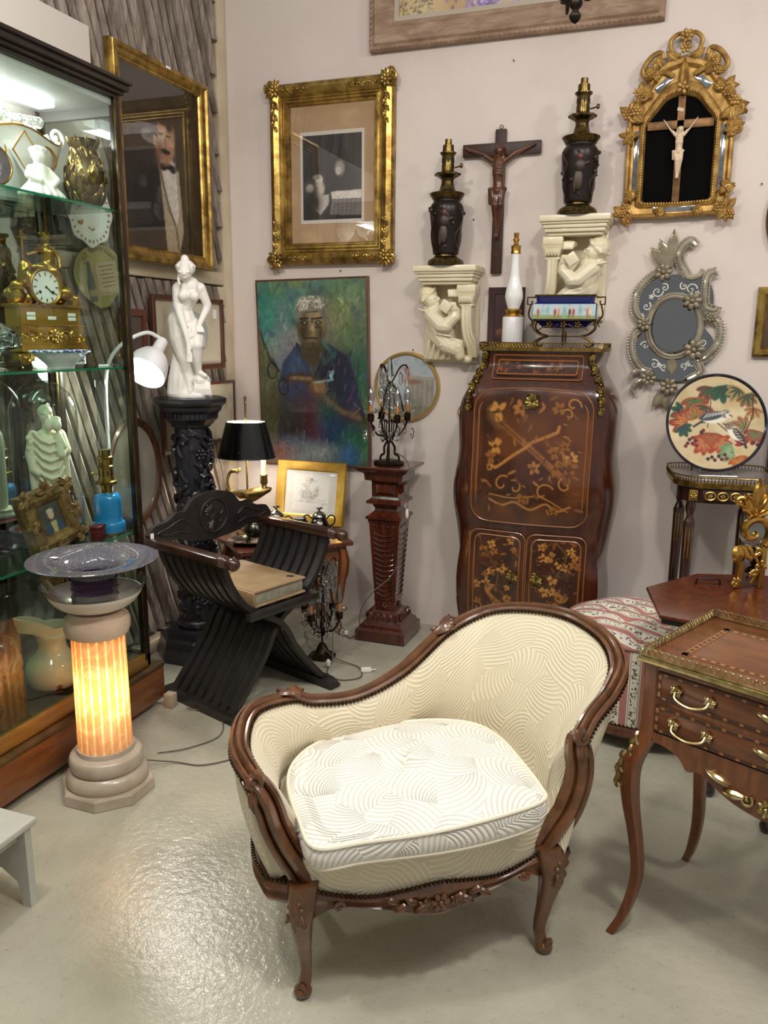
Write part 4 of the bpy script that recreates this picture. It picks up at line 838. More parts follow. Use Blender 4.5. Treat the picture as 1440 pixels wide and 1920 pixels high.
# ================================================================ hung on the back wall
def wall_thing(name, label, x, z, cat, off=.0, rx=0, ry=0, group=None):
    o = thing(name, label, cat, (x, WALL_Y - off, z), 0, group); o.rotation_euler = (rx, ry, 0); return o
def gold_engraving():
    w, h = .655, .85; t = wall_thing('engraving_in_gilt_frame', 'ornate gilt frame around a dark engraving of a family on a tan mount', -1.70, 1.845, 'picture', .002)
    rect_frame(t, w, h, [(0, 0), (0, .03), (.008, .045), (.03, .055), (.055, .045), (.066, .03), (.072, .03), (.08, .036), (.088, .036), (.094, .024), (.1, .024), (.106, .014), (.106, 0)], GILT)
    for sx in (-1, 1):
        for sz in (0, 1):
            cx, cz = sx * (w / 2 - .035), .035 + sz * (h - .07); up = 1 if sz else -1; o = MB()
            o.flower((cx, cz), .032, y=-.055, n=7)
            for k in range(7): a = atan2(up, sx) + (k - 3) * .42; o.leaf((cx, cz), a, .055, .017, y=-.045, th=.006)
            o.scroll((cx + sx * .02, cz + up * .035), .022, 1.2, 0, sx, .007, y=-.05, n=16).scroll((cx + sx * .035, cz + up * .015), .02, 1.2, 2, -sx, .007, y=-.05, n=16)
            obj('corner_ornament', o, GILT, t)
            for ax, (dx, dz) in enumerate(((-sx, 0), (0, -up))):
                o = MB()
                for k in range(5):
                    px, pz = cx + dx * (.05 + .028 * k), cz + dz * (.05 + .028 * k); a = atan2(dz, dx); o.leaf((px, pz), a + .5 * (-1) ** k, .04 - .003 * k, .012, y=-.05, th=.004).ell((px, -.056, pz), (.007, .006, .007), 7, 5)
                obj('leaf_spray', o, GILT, t)
    iw, ih = w - .205, h - .205
    cv = Canvas(60, 84, 'B0916E', iw / ih); cv.cloud('A5855F', 3, 5, 3).cloud('BE9F7C', 4, 6, 8, .55, .8).poly([(0, .95), (cv.a, .95), (cv.a, 1), (0, 1)], 'A5865F', .6, 2); panel('mount', cv, iw, ih, CANVAS_MATTE, t, y=-.012, z=.1025)
    obj('white_border', MB().plain((.0, -.0135, h * .485), (iw * .76, .001, ih * .665)), M('engraving_paper', 'CFC6BA', .7), t)
    ew, eh = iw * .70, ih * .61; cv = Canvas(130, 170, '2C2A2B', ew / eh); a = cv.a
    for k in range(9): cv.line([(a * (.05 + k * .1), 1), (a * (.05 + k * .1) + .02, .35)], .012, '3B3838' if k % 2 else '1E1C1D', .7)
    cv.ell(a * .68, .55, .12, .28, '171516', .3).ell(a * .63, .60, .062, .085, '8E8780', .3).ell(a * .61, .57, .036, .048, 'BDB4A8', .25).line([(a * .63, .5), (a * .69, .46), (a * .72, .36)], .03, '4A4644', .8).line([(a * .58, .44), (a * .5, .36)], .016, '8E8780', .8).poly([(a * .5, .5), (a * .72, .5), (a * .8, .3), (a * .45, .28)], '232122', 1, 2)
    cv.ell(a * .28, .48, .05, .055, 'D0C6BA', .2).ell(a * .24, .51, .05, .03, '8F857A', .3).ell(a * .28, .37, .07, .1, 'BFB5A8', .25).ell(a * .13, .36, .1, .12, '4A4644', .3).ell(a * .12, .38, .05, .05, 'A39A90', .25)
    cv.poly([(a * .2, .28), (a * .45, .3), (a * .44, .18), (a * .3, .06), (a * .22, .12)], 'B7AEA4', 1, 2).poly([(a * .48, .33), (a * 1., .34), (a * 1., .24), (a * .5, .24)], 'D2CBC1', 1, 1).poly([(a * .5, .24), (a, .24), (a, .04), (a * .46, .06)], '76706A', 1, 2).ell(a * .15, .2, .13, .14, '2B2929', .4)
    for k in range(6): cv.line([(a * (.55 + .07 * k), .24), (a * (.53 + .07 * k), .07)], .008, '5A5551', .6)
    cv.grain(.2, 60, 90, 5); panel('engraving', cv, ew, eh, CANVAS_MATTE, t, y=-.0145, z=h * .485 - eh / 2)
    obj('glazing', MB().plain((0, -.019, h / 2), (iw, .0015, ih)), PICGLASS, t)
gold_engraving()

def green_portrait():
    w, h = .63, .965; t = wall_thing('oil_portrait', 'oil portrait of a grey haired man in blue shirt on green, with thin brown edging', -1.797, .815, 'painting', .018, ry=radians(-1.2))
    obj('stretcher', MB().box((0, 0, h / 2), (w - .004, .022, h - .004), .002), M('raw_canvas', 'A89A84', .8), t)
    rect_frame(t, w, h, [(0, -.008), (0, .014), (.003, .016), (.009, .016), (.009, .0)], wood('thin_red_brown_strip', '3B1C14', '6A3A28', .5), 'edge_strip')
    cv = Canvas(200, 300, '3F6450', w / h); a = cv.a
    cv.cloud('25584A', 6, 7, 11, .4, .65).cloud('384A58', 4, 5, 12, .5, .75, .7).cloud('717A40', 5, 6, 14, .52, .75, .8).cloud('5F8672', 8, 12, 15, .55, .8, .6).cloud('6F5F66', 4, 5, 17, .6, .8, .7)
    cv.ell(a * .85, .72, .16, .3, '7E8246', .6, al=.5).ell(a * .1, .8, .15, .25, '357A6C', .6, al=.6).ell(a * .3, .6, .12, .12, '8E7F8A', .7, al=.6).ell(a * .95, .5, .14, .25, '1F4F38', .5, al=.8)
    cv.poly([(0, .75), (a * .09, .62), (a * .25, .47), (a * .3, .3), (a * .25, 0), (0, 0)], '4D4A2A', .85, 3).line([(0, .75), (a * .1, .58), (a * .22, .49), (a * .36, .38)], .006, '1D1A12')
    cv.poly([(a * .14, .0), (a * .18, .45), (a * .22, .56), (a * .36, .665), (a * .5, .63), (a * .62, .675), (a * .84, .59), (a * .92, .42), (a * .97, .28), (a * .9, .0)], '1E2440', 1, 3)
    cv.cloud('2E3A5E', 9, 14, 21, .62, .8, .5)
    cv.poly([(a * .4, .68), (a * .6, .69), (a * .66, .62), (a * .52, .46), (a * .4, .62)], '4E4530', 1, 2).line([(a * .36, .665), (a * .42, .58), (a * .5, .46), (a * .58, .56), (a * .66, .65)], .007, '0F1016').line([(a * .60, .68), (a * .7, .6), (a * .62, .56)], .012, '4D7A6A', .8)
    cv.ell(a * .36, .55, .09, .08, '3A4E68', .6, al=.6).ell(a * .7, .5, .1, .16, '131728', .5, al=.8)
    # head
    rn = random.Random(5); hc = a * .5
    cv.poly([(hc - .05, .70), (hc + .055, .70), (hc + .07, .6), (hc, .53), (hc - .07, .6)], '3E3421', 1, 2)
    cv.ell(hc, .775, .09, .125, '3A3020', .1).ell(hc + .004, .775, .08, .115, '6E5F44', .2).ell(hc + .028, .79, .05, .07, '968560', .5, al=.7).ell(hc - .045, .74, .03, .07, '3C3020', .5, al=.85).ell(hc + .05, .72, .025, .05, '4A3C28', .5, al=.7)
    cv.ell(hc, .872, .088, .046, '77756A', .2).ell(hc - .078, .83, .022, .045, '6E6C61', .3).ell(hc + .08, .83, .02, .045, '64635A', .3)
    for k in range(260):
        an = rn.uniform(-.2, 3.34); r1 = rn.uniform(.2, 1); x, y = hc + r1 * .09 * cos(an), .858 + r1 * .055 * sin(an); d = an + 1.4 + rn.uniform(-.7, .7); cv.line([(x, y), (x + .014 * cos(d), y + .014 * sin(d))], .0032, rn.choice(['B5B2A4', '8F8D7F', '5B5A50', 'CFCCBE', '3A382F', 'A29F92']), .8)
    for q in (-.042, .04):
        cv.line([(hc + q - .026, .796), (hc + q + .022, .80)], .005, '17120D').ell(hc + q, .776, .021, .012, '241C12', .4).ell(hc + q + .002, .776, .006, .005, '8A8470', .4).ell(hc + q, .756, .024, .008, '483B26', .5).line([(hc + q - .02, .748), (hc + q + .018, .746)], .003, '2A2115', .7)
    cv.line([(hc + .004, .80), (hc + .012, .735), (hc - .01, .72), (hc - .022, .728)], .0045, '221A10').ell(hc + .008, .742, .009, .028, 'A4946A', .5).ell(hc - .004, .724, .018, .009, '6A573A', .5)
    cv.line([(hc - .036, .692), (hc, .696), (hc + .036, .692)], .0045, '1D130C').ell(hc, .682, .026, .007, '6E5640', .5).line([(hc - .055, .735), (hc - .044, .69)], .004, '2A2014').line([(hc + .058, .735), (hc + .05, .69)], .004, '33281A').line([(hc - .04, .83), (hc + .04, .835)], .003, '4A3D28').ell(hc + .0, .662, .03, .01, '4A3C28', .5)
    # arms and hands
    cv.line([(a * .28, .47), (a * .4, .485), (a * .5, .46), (a * .56, .44)], .028, '3B2C1E').line([(a * .3, .48), (a * .48, .475)], .01, '7A5F40').line([(a * .52, .43), (a * .6, .36), (a * .78, .28), (a * .95, .24)], .036, '3A2A1C').line([(a * .56, .40), (a * .74, .305), (a * .92, .265)], .014, '6E5136').ell(a * .54, .42, .045, .05, '5A4028', .4)
    for k in range(4): cv.line([(a * .5 + .018 * k, .46), (a * .53 + .018 * k, .405)], .005, '8A6A44')
    cv.line([(a * .52, .455), (a * .68, .47)], .005, '7FA0A0')
    # palette colours at foot
    for x, y, rx, ry, c in ((.45, .24, .07, .12, '4E1824'), (.55, .2, .04, .1, '5E2030'), (.62, .26, .06, .1, '1C4A3C'), (.72, .16, .1, .1, '1B2A58'), (.32, .2, .08, .12, '2F2A1C'), (.3, .08, .14, .06, '6E7788'), (.15, .06, .1, .05, '8A5A48'), (.55, .06, .14, .05, '7E8884'), (.88, .1, .1, .1, '2A6034'), (.82, .05, .06, .06, '35588A'), (.12, .3, .08, .1, '3E3A20')): cv.ell(a * x, y, rx, ry, c, .7, al=.8)
    for k in range(620):
        x, y = rn.uniform(0, a), rn.uniform(0, 1)
        if hypot((x - hc) / .1, (y - .78) / .14) < 1: continue
        j, i = int(y * (cv.h - 1)), int(x / a * (cv.w - 1)); b = cv.c[j, i] * rn.uniform(.5, 1.75); an = rn.choice([1.2, 1.6, 2.0]) + rn.uniform(-.5, .5); L = rn.uniform(.015, .05)
        hx = ''.join('%02X' % int(255 * min(1, (max(0, q) ** (1 / 2.2)))) for q in b); cv.line([(x, y), (x + L * cos(an), y + L * sin(an))], rn.uniform(.003, .007), hx, .65)
    for x, y in ((.12, .52), (.22, .43)): cv.line([(a * x + .03 * cos(q), y + .045 * sin(q)) for q in [k * .5 for k in range(14)]], .004, '14120C')
    for k in range(26): x, y = rn.uniform(.55, .95) * a, rn.uniform(.25, .6); cv.line([(x, y), (x + .006, y + .03)], .0035, rn.choice(['5A6080', '7A4A58', '3E4A70']), .4)
    cv.grain(.15, 50, 80, 6); panel('canvas', cv, w - .016, h - .016, CANVASM, t, y=-.0145, z=.008)
green_portrait()

def top_painting():
    w, h = 1.31, .80; t = wall_thing('landscape_painting', 'wide painting in a bleached carved wooden frame high on the wall', -.845, 2.792, 'painting', .002)
    fw = wood('bleached_oak_frame', '7A5E48', 'B49A84', .6, (3, 3, 9), 0, .4, mid='957A64')
    rect_frame(t, w, h, [(0, 0), (0, .03), (.006, .036), (.02, .036), (.03, .045), (.085, .03), (.095, .03), (.105, .022), (.12, .02), (.12, 0)], fw)
    for side in range(2):
        n = 58 if side == 0 else 12
        for k in range(n):
            if side == 0: p = (-w / 2 + .02 + k * (w - .04) / (n - 1), -.037, .0095)
            else: p = (-w / 2 + .0095, -.037, .03 + k * .0225)
            obj('carved_bead', MB().ell(p, (.0075, .006, .006), 7, 5), fw, t)
    obj('liner', MB().ring(w - .235, h - .235, [(0, .018), (.002, .022), (.022, .02), (.022, .0)], m=T(0, 0, .1175)), M('grey_liner', 'B4A898', .6), t)
    iw, ih = w - .28, h - .28; cv = Canvas(150, 70, '8A8F90', iw / ih); a = cv.a; rn = random.Random(2)
    cv.cloud('A9A8A0', 4, 3, 2)
    for x, c in ((.08, 'C2A878'), (.2, 'D0B88C'), (.34, 'B99C6E'), (.62, 'CDB48A'), (.8, 'BFA070')): cv.ell(a * x, .05, .3, .2, c, .4).line([(a * x, .25), (a * x + .1, 0)], .02, '8A6E48', .6)
    for k in range(200): cv.ell(rn.gauss(a * .42, .14), abs(rn.gauss(.1, .09)), .012, .02, rn.choice(['8D78B4', 'A895C8', '6A5694', 'C2B4DA']), .3)
    for k in range(60): cv.ell(rn.uniform(0, a * .16), rn.uniform(0, .14), .012, .01, rn.choice(['8A7A60', '5C5240', 'B0A080']), .3)
    panel('canvas', cv, iw, ih, CANVASM, t, y=-.012, z=.14)
top_painting()

def chandelier():
    t = thing('wrought_iron_chandelier', 'dark iron chandelier finial hanging before the wide painting', 'chandelier', (-.345, 2.39, 2.312))
    ir = M('dark_iron', '2E241C', .5, .7, '1E1712', 20)
    obj('finial', MB().lathe(cr([(.002, 0), (.012, .008), (.016, .02), (.008, .032), (.018, .045), (.014, .062), (.006, .075), (.006, .5)], 3), 16), ir, t)
    for k in range(3):
        a = 2 * pi * k / 3 - .3; m = Mx.Rotation(a, 4, 'Z'); o = obj('arm', MB().tube(cr([(.004, 0, .075), (.03, 0, .052), (.055, 0, .06), (.09, 0, .10), (.2, 0, .16), (.3, 0, .13), (.33, 0, .17)], 5), .0045, 7, m=m).leaf((.03, .055), .2, .03, .008, m=m), ir, t)
        c = obj('candle_cup', MB().lathe([(.004, .165), (.02, .17), (.012, .18), (.012, .24), (.001, .24)], 12, m=m @ T(.33, 0, 0)), ir, t)
    obj('canopy_rod', MB().tube([(0, 0, .5), (0, 0, 1.08)], .005), ir, t)
chandelier()

def crucified(mb, s, arms=.16):
    """figure with arms raised along a cross; origin at chest back, height about .36*s"""
    limb(mb, [((0, -.012, -.02), .030 * s), ((0, -.014, -.06), .030 * s), ((0, -.012, -.10), .026 * s), ((.002, -.012, -.135), .03 * s)])
    limb(mb, [((0, -.016, .005), .013), ((.003, -.022, .018), .012)]); mb.ell((.003, -.026, .032), (.019, .02, .024)); mb.ell((.003, -.018, .045), (.023, .02, .014)); mb.ell((-.002, -.03, .01), (.011, .01, .014))
    for x in (-1, 1):
        limb(mb, [((x * .026, -.012, -.01), .0135), ((x * arms * .5, -.012, .012 + .01), .0115), ((x * arms, -.01, .048), .008)]); limb(mb, [((x * arms, -.01, .048), .009), ((x * (arms + .014), -.01, .055), .007)])
        limb(mb, [((x * .015, -.014, -.14), .021), ((x * .013 + .004, -.034, -.2), .0165), ((x * .009 + .002, -.024, -.245), .014), ((x * .004, -.012, -.31), .009), ((x * .003, -.03, -.335), .008)])
        for k in range(4): limb(mb, [((x * .022, -.036 * s, -.035 - k * .012), .004), ((x * .004, -.042 * s, -.03 - k * .012), .004)])
    limb(mb, [((-.028, -.018, -.135), .012), ((0, -.036, -.14), .012), ((.03, -.018, -.13), .012)])
    for k in range(5): limb(mb, [((-.024 + .012 * k, -.032, -.14), .008), ((-.02 + .01 * k, -.034, -.18), .009)])
    mb.ell((-.036, -.02, -.13), (.012, .01, .01)); limb(mb, [((-.036, -.02, -.135), .01), ((-.034, -.018, -.19), .009)])
    for x in (-1, 1): limb(mb, [((x * .017, -.02, .03), .007), ((x * .02, -.02, .0), .006)])
def crucifix():
    t = wall_thing('wooden_crucifix', 'dark wooden crucifix with a carved brown corpus', -.862, 1.787, 'crucifix', .004)
    dw = wood('dark_cross_wood', '26110A', '40200F', .5, coat=0); s = 1
    obj('upright', MB().box((0, -.01, .315), (.05, .018, .63), .002), dw, t); obj('crossbar', MB().box((.005, -.013, .545), (.36, .018, .055), .002), dw, t)
    m = MB(); crucified(m, 1, .145); m.v = [(x * 1.0, y * 1.05, z) for x, y, z in m.v]
    sculpt('corpus', m, .0032, wood('carved_limewood', '34190C', '6A3E22', .35, (5, 5, 5), coat=.15), t, 1, loc=(0, -.018, .50))
    obj('ring', MB().tube([(.008 * cos(a), -.01, .64 + .008 * sin(a)) for a in [k * .5 for k in range(13)]], .0018, 6, closed=True), M('hook_iron', '5A5450', .4, .8), t)
    obj('titulus', MB().box((0, -.021, .085), (.024, .002, .006), 0), M('worn_patch', '53301F', .7), t)
crucifix()

def corbel(x, z, mirror, name_label):
    t = wall_thing('monk_corbel', name_label, x, z, 'wall bracket', .0, group='pair of plaster monk corbels'); s = -1 if mirror else 1
    m = MB()
    obj('back_plate', MB().box((.0, -.012, .22), (.27, .024, .44), .006), CREAM, t)
    sh = MB(); 
    for hw, d, z0, z1 in ((.152, .185, .418, .446), (.145, .175, .408, .424), (.137, .165, .392, .41), (.131, .155, .376, .394), (.12, .14, .362, .378)): sh.box((0, -d / 2, (z0 + z1) / 2), (hw * 2, d, z1 - z0), .006)
    obj('shelf', sh, CREAM, t)
    cx = s * .095
    obj('capital', MB().box((cx, -.085, .344), (.09, .10, .036), .006).ngon([(.026, .275), (.032, .285), (.04, .31), (.047, .328)], 4, m=T(cx, -.085, 0)).box((cx, -.085, .27), (.066, .066, .014), .005), CREAM, t)
    lf = MB()
    for k in range(5): lf.leaf((cx - .03 + .015 * k, .28), pi / 2 + (k - 2) * .15, .04, .010, y=-.128, th=.005)
    obj('capital_leaf', lf, CREAM, t)
    P = cr([(cx, -.085, .27), (cx, -.082, .2), (cx + s * .005, -.07, .14), (cx + s * .02, -.05, .09), (cx + s * .025, -.03, .04)], 6)
    obj('bracket', MB().sweep(P, [(-.024, -.03), (-.018, -.036), (-.006, -.03), (0, -.036), (.006, -.03), (.018, -.036), (.024, -.03), (.024, .03), (-.024, .03)], up=(0, 1, 0)), CREAM, t)
    # crouching monk, reading: head under the shelf on the other side
    f = MB(); q = lambda a, b, c: (s * a, b, c)
    hx = -.085
    f.ell(q(hx - .018, -.085, .315), (.048, .05, .052)); f.ell(q(hx + .006, -.095, .29), (.034, .036, .04), rot=(0, 0, 0)); f.ell(q(hx + .036, -.102, .296), (.013, .012, .014)); f.ell(q(hx + .03, -.1, .272), (.016, .016, .014)); f.ell(q(hx + .022, -.115, .305), (.016, .01, .008))
    f.tube([q(hx - .06, -.07, .285), q(hx - .03, -.13, .29), q(hx + .012, -.12, .33), q(hx + .02, -.09, .35)], .009, 8)     # cowl edge
    limb(f, [(q(hx - .01, -.075, .25), .034), (q(hx + .02, -.08, .225), .055), (q(hx + .045, -.075, .175), .062), (q(-.025, -.06, .13), .06)])
    limb(f, [(q(hx + .01, -.10, .225), .04), (q(-.02, -.12, .175), .036), (q(.0, -.125, .172), .034)]); limb(f, [(q(.0, -.125, .175), .032), (q(.042, -.12, .215), .026), (q(.046, -.118, .245), .02)])
    for k in range(4): limb(f, [(q(.018 + .011 * k, -.135, .25), .009), (q(.012 + .011 * k, -.14, .275), .008)])
    f.ell(q(.03, -.08, .33), (.038, .03, .02)); 
    for k in range(4): limb(f, [(q(.008 + .012 * k, -.108, .335), .008), (q(.012 + .012 * k, -.112, .312), .008)])
    limb(f, [(q(-.05, -.06, .14), .06), (q(.0, -.075, .085), .046), (q(.05, -.08, .06), .034)]) if not mirror else limb(f, [(q(-.05, -.06, .14), .062), (q(.02, -.085, .10), .05), (q(.06, -.09, .075), .04)])
    limb(f, [(q(.05, -.085, .075), .03), (q(.062, -.08, .035), .026)]); limb(f, [(q(.05, -.055, .03), .02), (q(.10, -.06, .016), .019)])
    for k in range(7): xx = -.115 + .022 * k; f.tube([q(-.07 + .012 * k, -.055 - .004 * k, .12), q(-.095 + .02 * k, -.045, .07), q(xx, -.04, .016)], [.014, .016, .02], 7)
    for k in range(5): f.tube([q(-.03, -.11, .135 - .012 * k), q(.02, -.105, .115 - .012 * k), q(.075, -.075, .10 - .015 * k)], .009, 7)
    for k in range(5): f.tube([q(hx + .0 + .012 * k, -.115 - .004 * k, .245 - .012 * k), q(hx + .03 + .012 * k, -.13, .205 - .01 * k), q(hx + .07 + .008 * k, -.14, .165 - .004 * k)], .0045, 6)
    for k in range(6): f.tube([q(-.085 + .02 * k, -.09, .125 - .008 * k), q(-.095 + .028 * k, -.088, .075), q(-.11 + .03 * k, -.07, .02)], .0055, 6)
    f.tube([q(hx - .055, -.11, .25), q(hx - .02, -.125, .242), q(hx + .02, -.118, .25)], .006, 6); f.tube([q(-.075, -.11, .14), q(-.03, -.125, .135), q(.03, -.12, .125)], .005, 6)
    sculpt('monk', f, .003, CREAM, t, 1, .4)
    obj('book', MB().box(q(.005, -.148, .262), (.05, .026, .05), .003, rot=(0, s * .6, 0)), CREAM, t)
corbel(-1.07, 1.372, False, 'cream plaster corbel of a crouching monk facing right, lower of the pair')
corbel(-.492, 1.572, True, 'cream plaster corbel of a crouching monk facing left, higher of the pair')

def vase_lamp(x, y, z, seed, label):
    t = thing('dark_vase_lamp', label, 'lamp base', (x, y, z), radians(8), 'pair of dark vase lamps')
    obj('foot', MB().lathe([(.055, 0), (.081, .002), (.084, .012), (.078, .024), (.06, .034), (.052, .04), (.05, .05), (.056, .054), (.001, .054)], 40, flute=lambda a, q: 1 + (.015 * cos(12 * a) if q < .03 else 0)), DKBRASS, t)
    pr = cr([(.056, .05), (.06, .056), (.066, .12), (.075, .2), (.078, .235), (.074, .262), (.062, .28), (.066, .295)], 4)
    b = obj('vase', MB().lathe(pr, 40), M('dark_lacquer_ceramic', '160E0D', .34, 0, '24150F', 9, .3, 30, coat=0, spec=.35), t)
    r = MB(); rn = random.Random(seed)
    rel = [M('relief_russet', '5E3026', .45), M('relief_brown', '33241C', .45), M('relief_dark', '2A1B1A', .35), M('relief_ochre', '3C2C20', .45)]
    f = MB(); fy = -.079
    f.ell((0, fy, .225), (.012, .007, .014)); obj('relief_head', f, rel[0], b)
    f = MB(); f.ell((0, fy, .19), (.024, .009, .026)); f.ell((.022, fy, .195), (.022, .006, .008), rot=(0, -.4, 0)); obj('relief_robe', f, rel[1], b)
    f = MB(); f.ell((-.004, fy + .006, .135), (.02, .01, .045)); f.ell((-.018, fy + .008, .12), (.008, .008, .04)); obj('relief_skirt', f, rel[3], b)
    for k in range(18):
        a = rn.uniform(0, 6.28); zz = rn.uniform(.08, .26); rr = np.interp(zz, [p[1] for p in pr], [p[0] for p in pr]); r.ell((rr * cos(a), rr * sin(a), zz), (rn.uniform(.006, .013),) * 3, 7, 5)
    for k in range(6):
        a = 2 * pi * k / 6 + .5; r.tube([(np.interp(zz, [p[1] for p in pr], [p[0] for p in pr]) * cos(a + .3 * sin(zz * 40)), np.interp(zz, [p[1] for p in pr], [p[0] for p in pr]) * sin(a + .3 * sin(zz * 40)), zz) for zz in [.07 + .02 * i for i in range(10)]], .005, 6)
    obj('relief_branches', r, rel[2], b)
    obj('collar', MB().lathe([(.066, .288), (.07, .295), (.078, .312), (.076, .316), (.06, .312), (.05, .318), (.036, .33), (.028, .36), (.028, .372), (.034, .382)], 40, flute=lambda a, q: 1 + (.03 * cos(18 * a) if .3 < q < .317 else 0)), DKBRASS, t)
    obj('drip_ring', MB().lathe([(.03, .378), (.045, .388), (.056, .392), (.057, .4), (.044, .404), (.03, .41)], 40, flute=lambda a, q: 1 + (.06 * cos(8 * a) if .385 < q < .402 else 0)), DKBRASS, t)
    obj('burner', MB().lathe([(.028, .405), (.029, .43), (.027, .44), (.027, .47), (.03, .478), (.037, .484), (.037, .489), (.026, .492), (.025, .52), (.016, .522), (.015, .545), (.001, .546)], 28), M('burner_brass', '7E6A3C', .3, .9, '4A3C20', 40), t)
    sl = MB()
    for k in range(9): a = 2 * pi * k / 9; sl.plain((.0275 * cos(a), .0275 * sin(a), .455), (.002, .006, .02), rot=(0, 0, a))
    obj('vent_slots', sl, M('slot_dark', '15110A', .7), t)
    obj('wick_key', MB().tube([(.03, 0, .425), (.058, -.005, .43)], .003).ell((.062, -.006, .432), (.008, .003, .011), 8, 6), DKBRASS, t)
vase_lamp(-1.075, 3.755, 1.818, 1, 'dark relief vase lamp base with brass burner and red faced figure, on the lower corbel')
vase_lamp(-.488, 3.755, 2.018, 2, 'dark relief vase lamp base with brass mounts, on the higher corbel')

def round_picture():
    t = wall_thing('round_picture', 'round picture of a building in a thin gilt ring, behind the candelabrum', -1.298, 1.075, 'picture', .003)
    R = .172; obj('ring_frame', MB().oring(ellipse(R, R, 64, 0, R), [(-.016, 0), (-.016, .01), (-.01, .016), (-.006, .012), (-.002, .018), (.002, .01), (.002, 0)]), M('pale_gilt', 'C9AE74', .35, .7), t)
    cv = Canvas(80, 80, 'A9B0B6'); cv.cloud('B9BFC2', 3, 3, 1).poly([(0, 0), (1, 0), (1, .2), (0, .25)], '8E8672', 1, 1).poly([(.55, .2), (.95, .22), (.95, .66), (.55, .68)], '9A9488', 1, 1).poly([(.0, .2), (.35, .2), (.35, .55), (.0, .55)], 'A8A79E', 1, 2)
    for k in range(5): cv.line([(.6 + .08 * k, .24), (.6 + .08 * k, .62)], .008, '77736A', .7)
    cv.ell(.5, .76, .045, .05, '9A6A58', .2).ell(.52, .62, .08, .12, 'B08C80', .3).ell(.62, .58, .14, .04, '8A6A60', .3).cloud('7A766A', 6, 6, 4, .6, .8, .5)
    panel('print', cv, .32, .32, paint_mat('glazed_print', .15, 0, .5), t, y=-.007, z=.012, shape=lambda a, b: a * a + (b - .16) ** 2 < .159 ** 2)
round_picture()

def small_frames_right():
    t = wall_thing('framed_icon', 'dark red framed picture of two small figures behind the white lamp base', -.806, 1.42, 'picture', .004)
    w, h = .172, .305; rect_frame(t, w, h, [(0, 0), (0, .016), (.004, .02), (.03, .014), (.03, 0)], wood('oxblood_frame', '220A0B', '42191A', .3))
    cv = Canvas(30, 60, '3A1A16', .45); cv.ell(.14, .28, .09, .07, '7A4A34', .3).ell(.3, .3, .06, .06, '8A5A40', .3).ell(.22, .22, .15, .07, '5A3024', .4); panel('print', cv, w - .055, h - .055, CANVASM, t, y=-.008, z=.0275)
    t = wall_thing('framed_picture', 'small old gilt rectangular frame beside the Venetian style glass mirror', .46, 1.425, 'picture', .003)
    w, h = .37, .29; rect_frame(t, w, h, [(0, 0), (0, .02), (.01, .026), (.03, .022), (.04, .012), (.04, 0)], GILT)
    cv = Canvas(30, 30, '4A3526'); cv.cloud('6A4A30', 3, 3, 3); panel('print', cv, w - .075, h - .075, CANVASM, t, y=-.006, z=.0375)
    t = wall_thing('oval_picture', 'brown gilt oval frame hung to the right of the gilded crucifix mirror', .445, 1.79, 'picture', .003)
    lp = ellipse(.17, .21, 56, 0, .21); obj('frame', MB().oring(lp, [(-.045, 0), (-.045, .014), (-.03, .026), (-.01, .028), (.0, .018), (.0, 0)]), M('brown_gilt', '8A6036', .4, .5, '5E3E22', 12), t)
    cv = Canvas(40, 50, '5A4232'); cv.cloud('3C2A20', 3, 3, 3); panel('print', cv, .25, .33, CANVASM, t, y=-.006, z=.045, shape=lambda a, b: (a / .127) ** 2 + ((b - .165) / .168) ** 2 < 1)
small_frames_right()

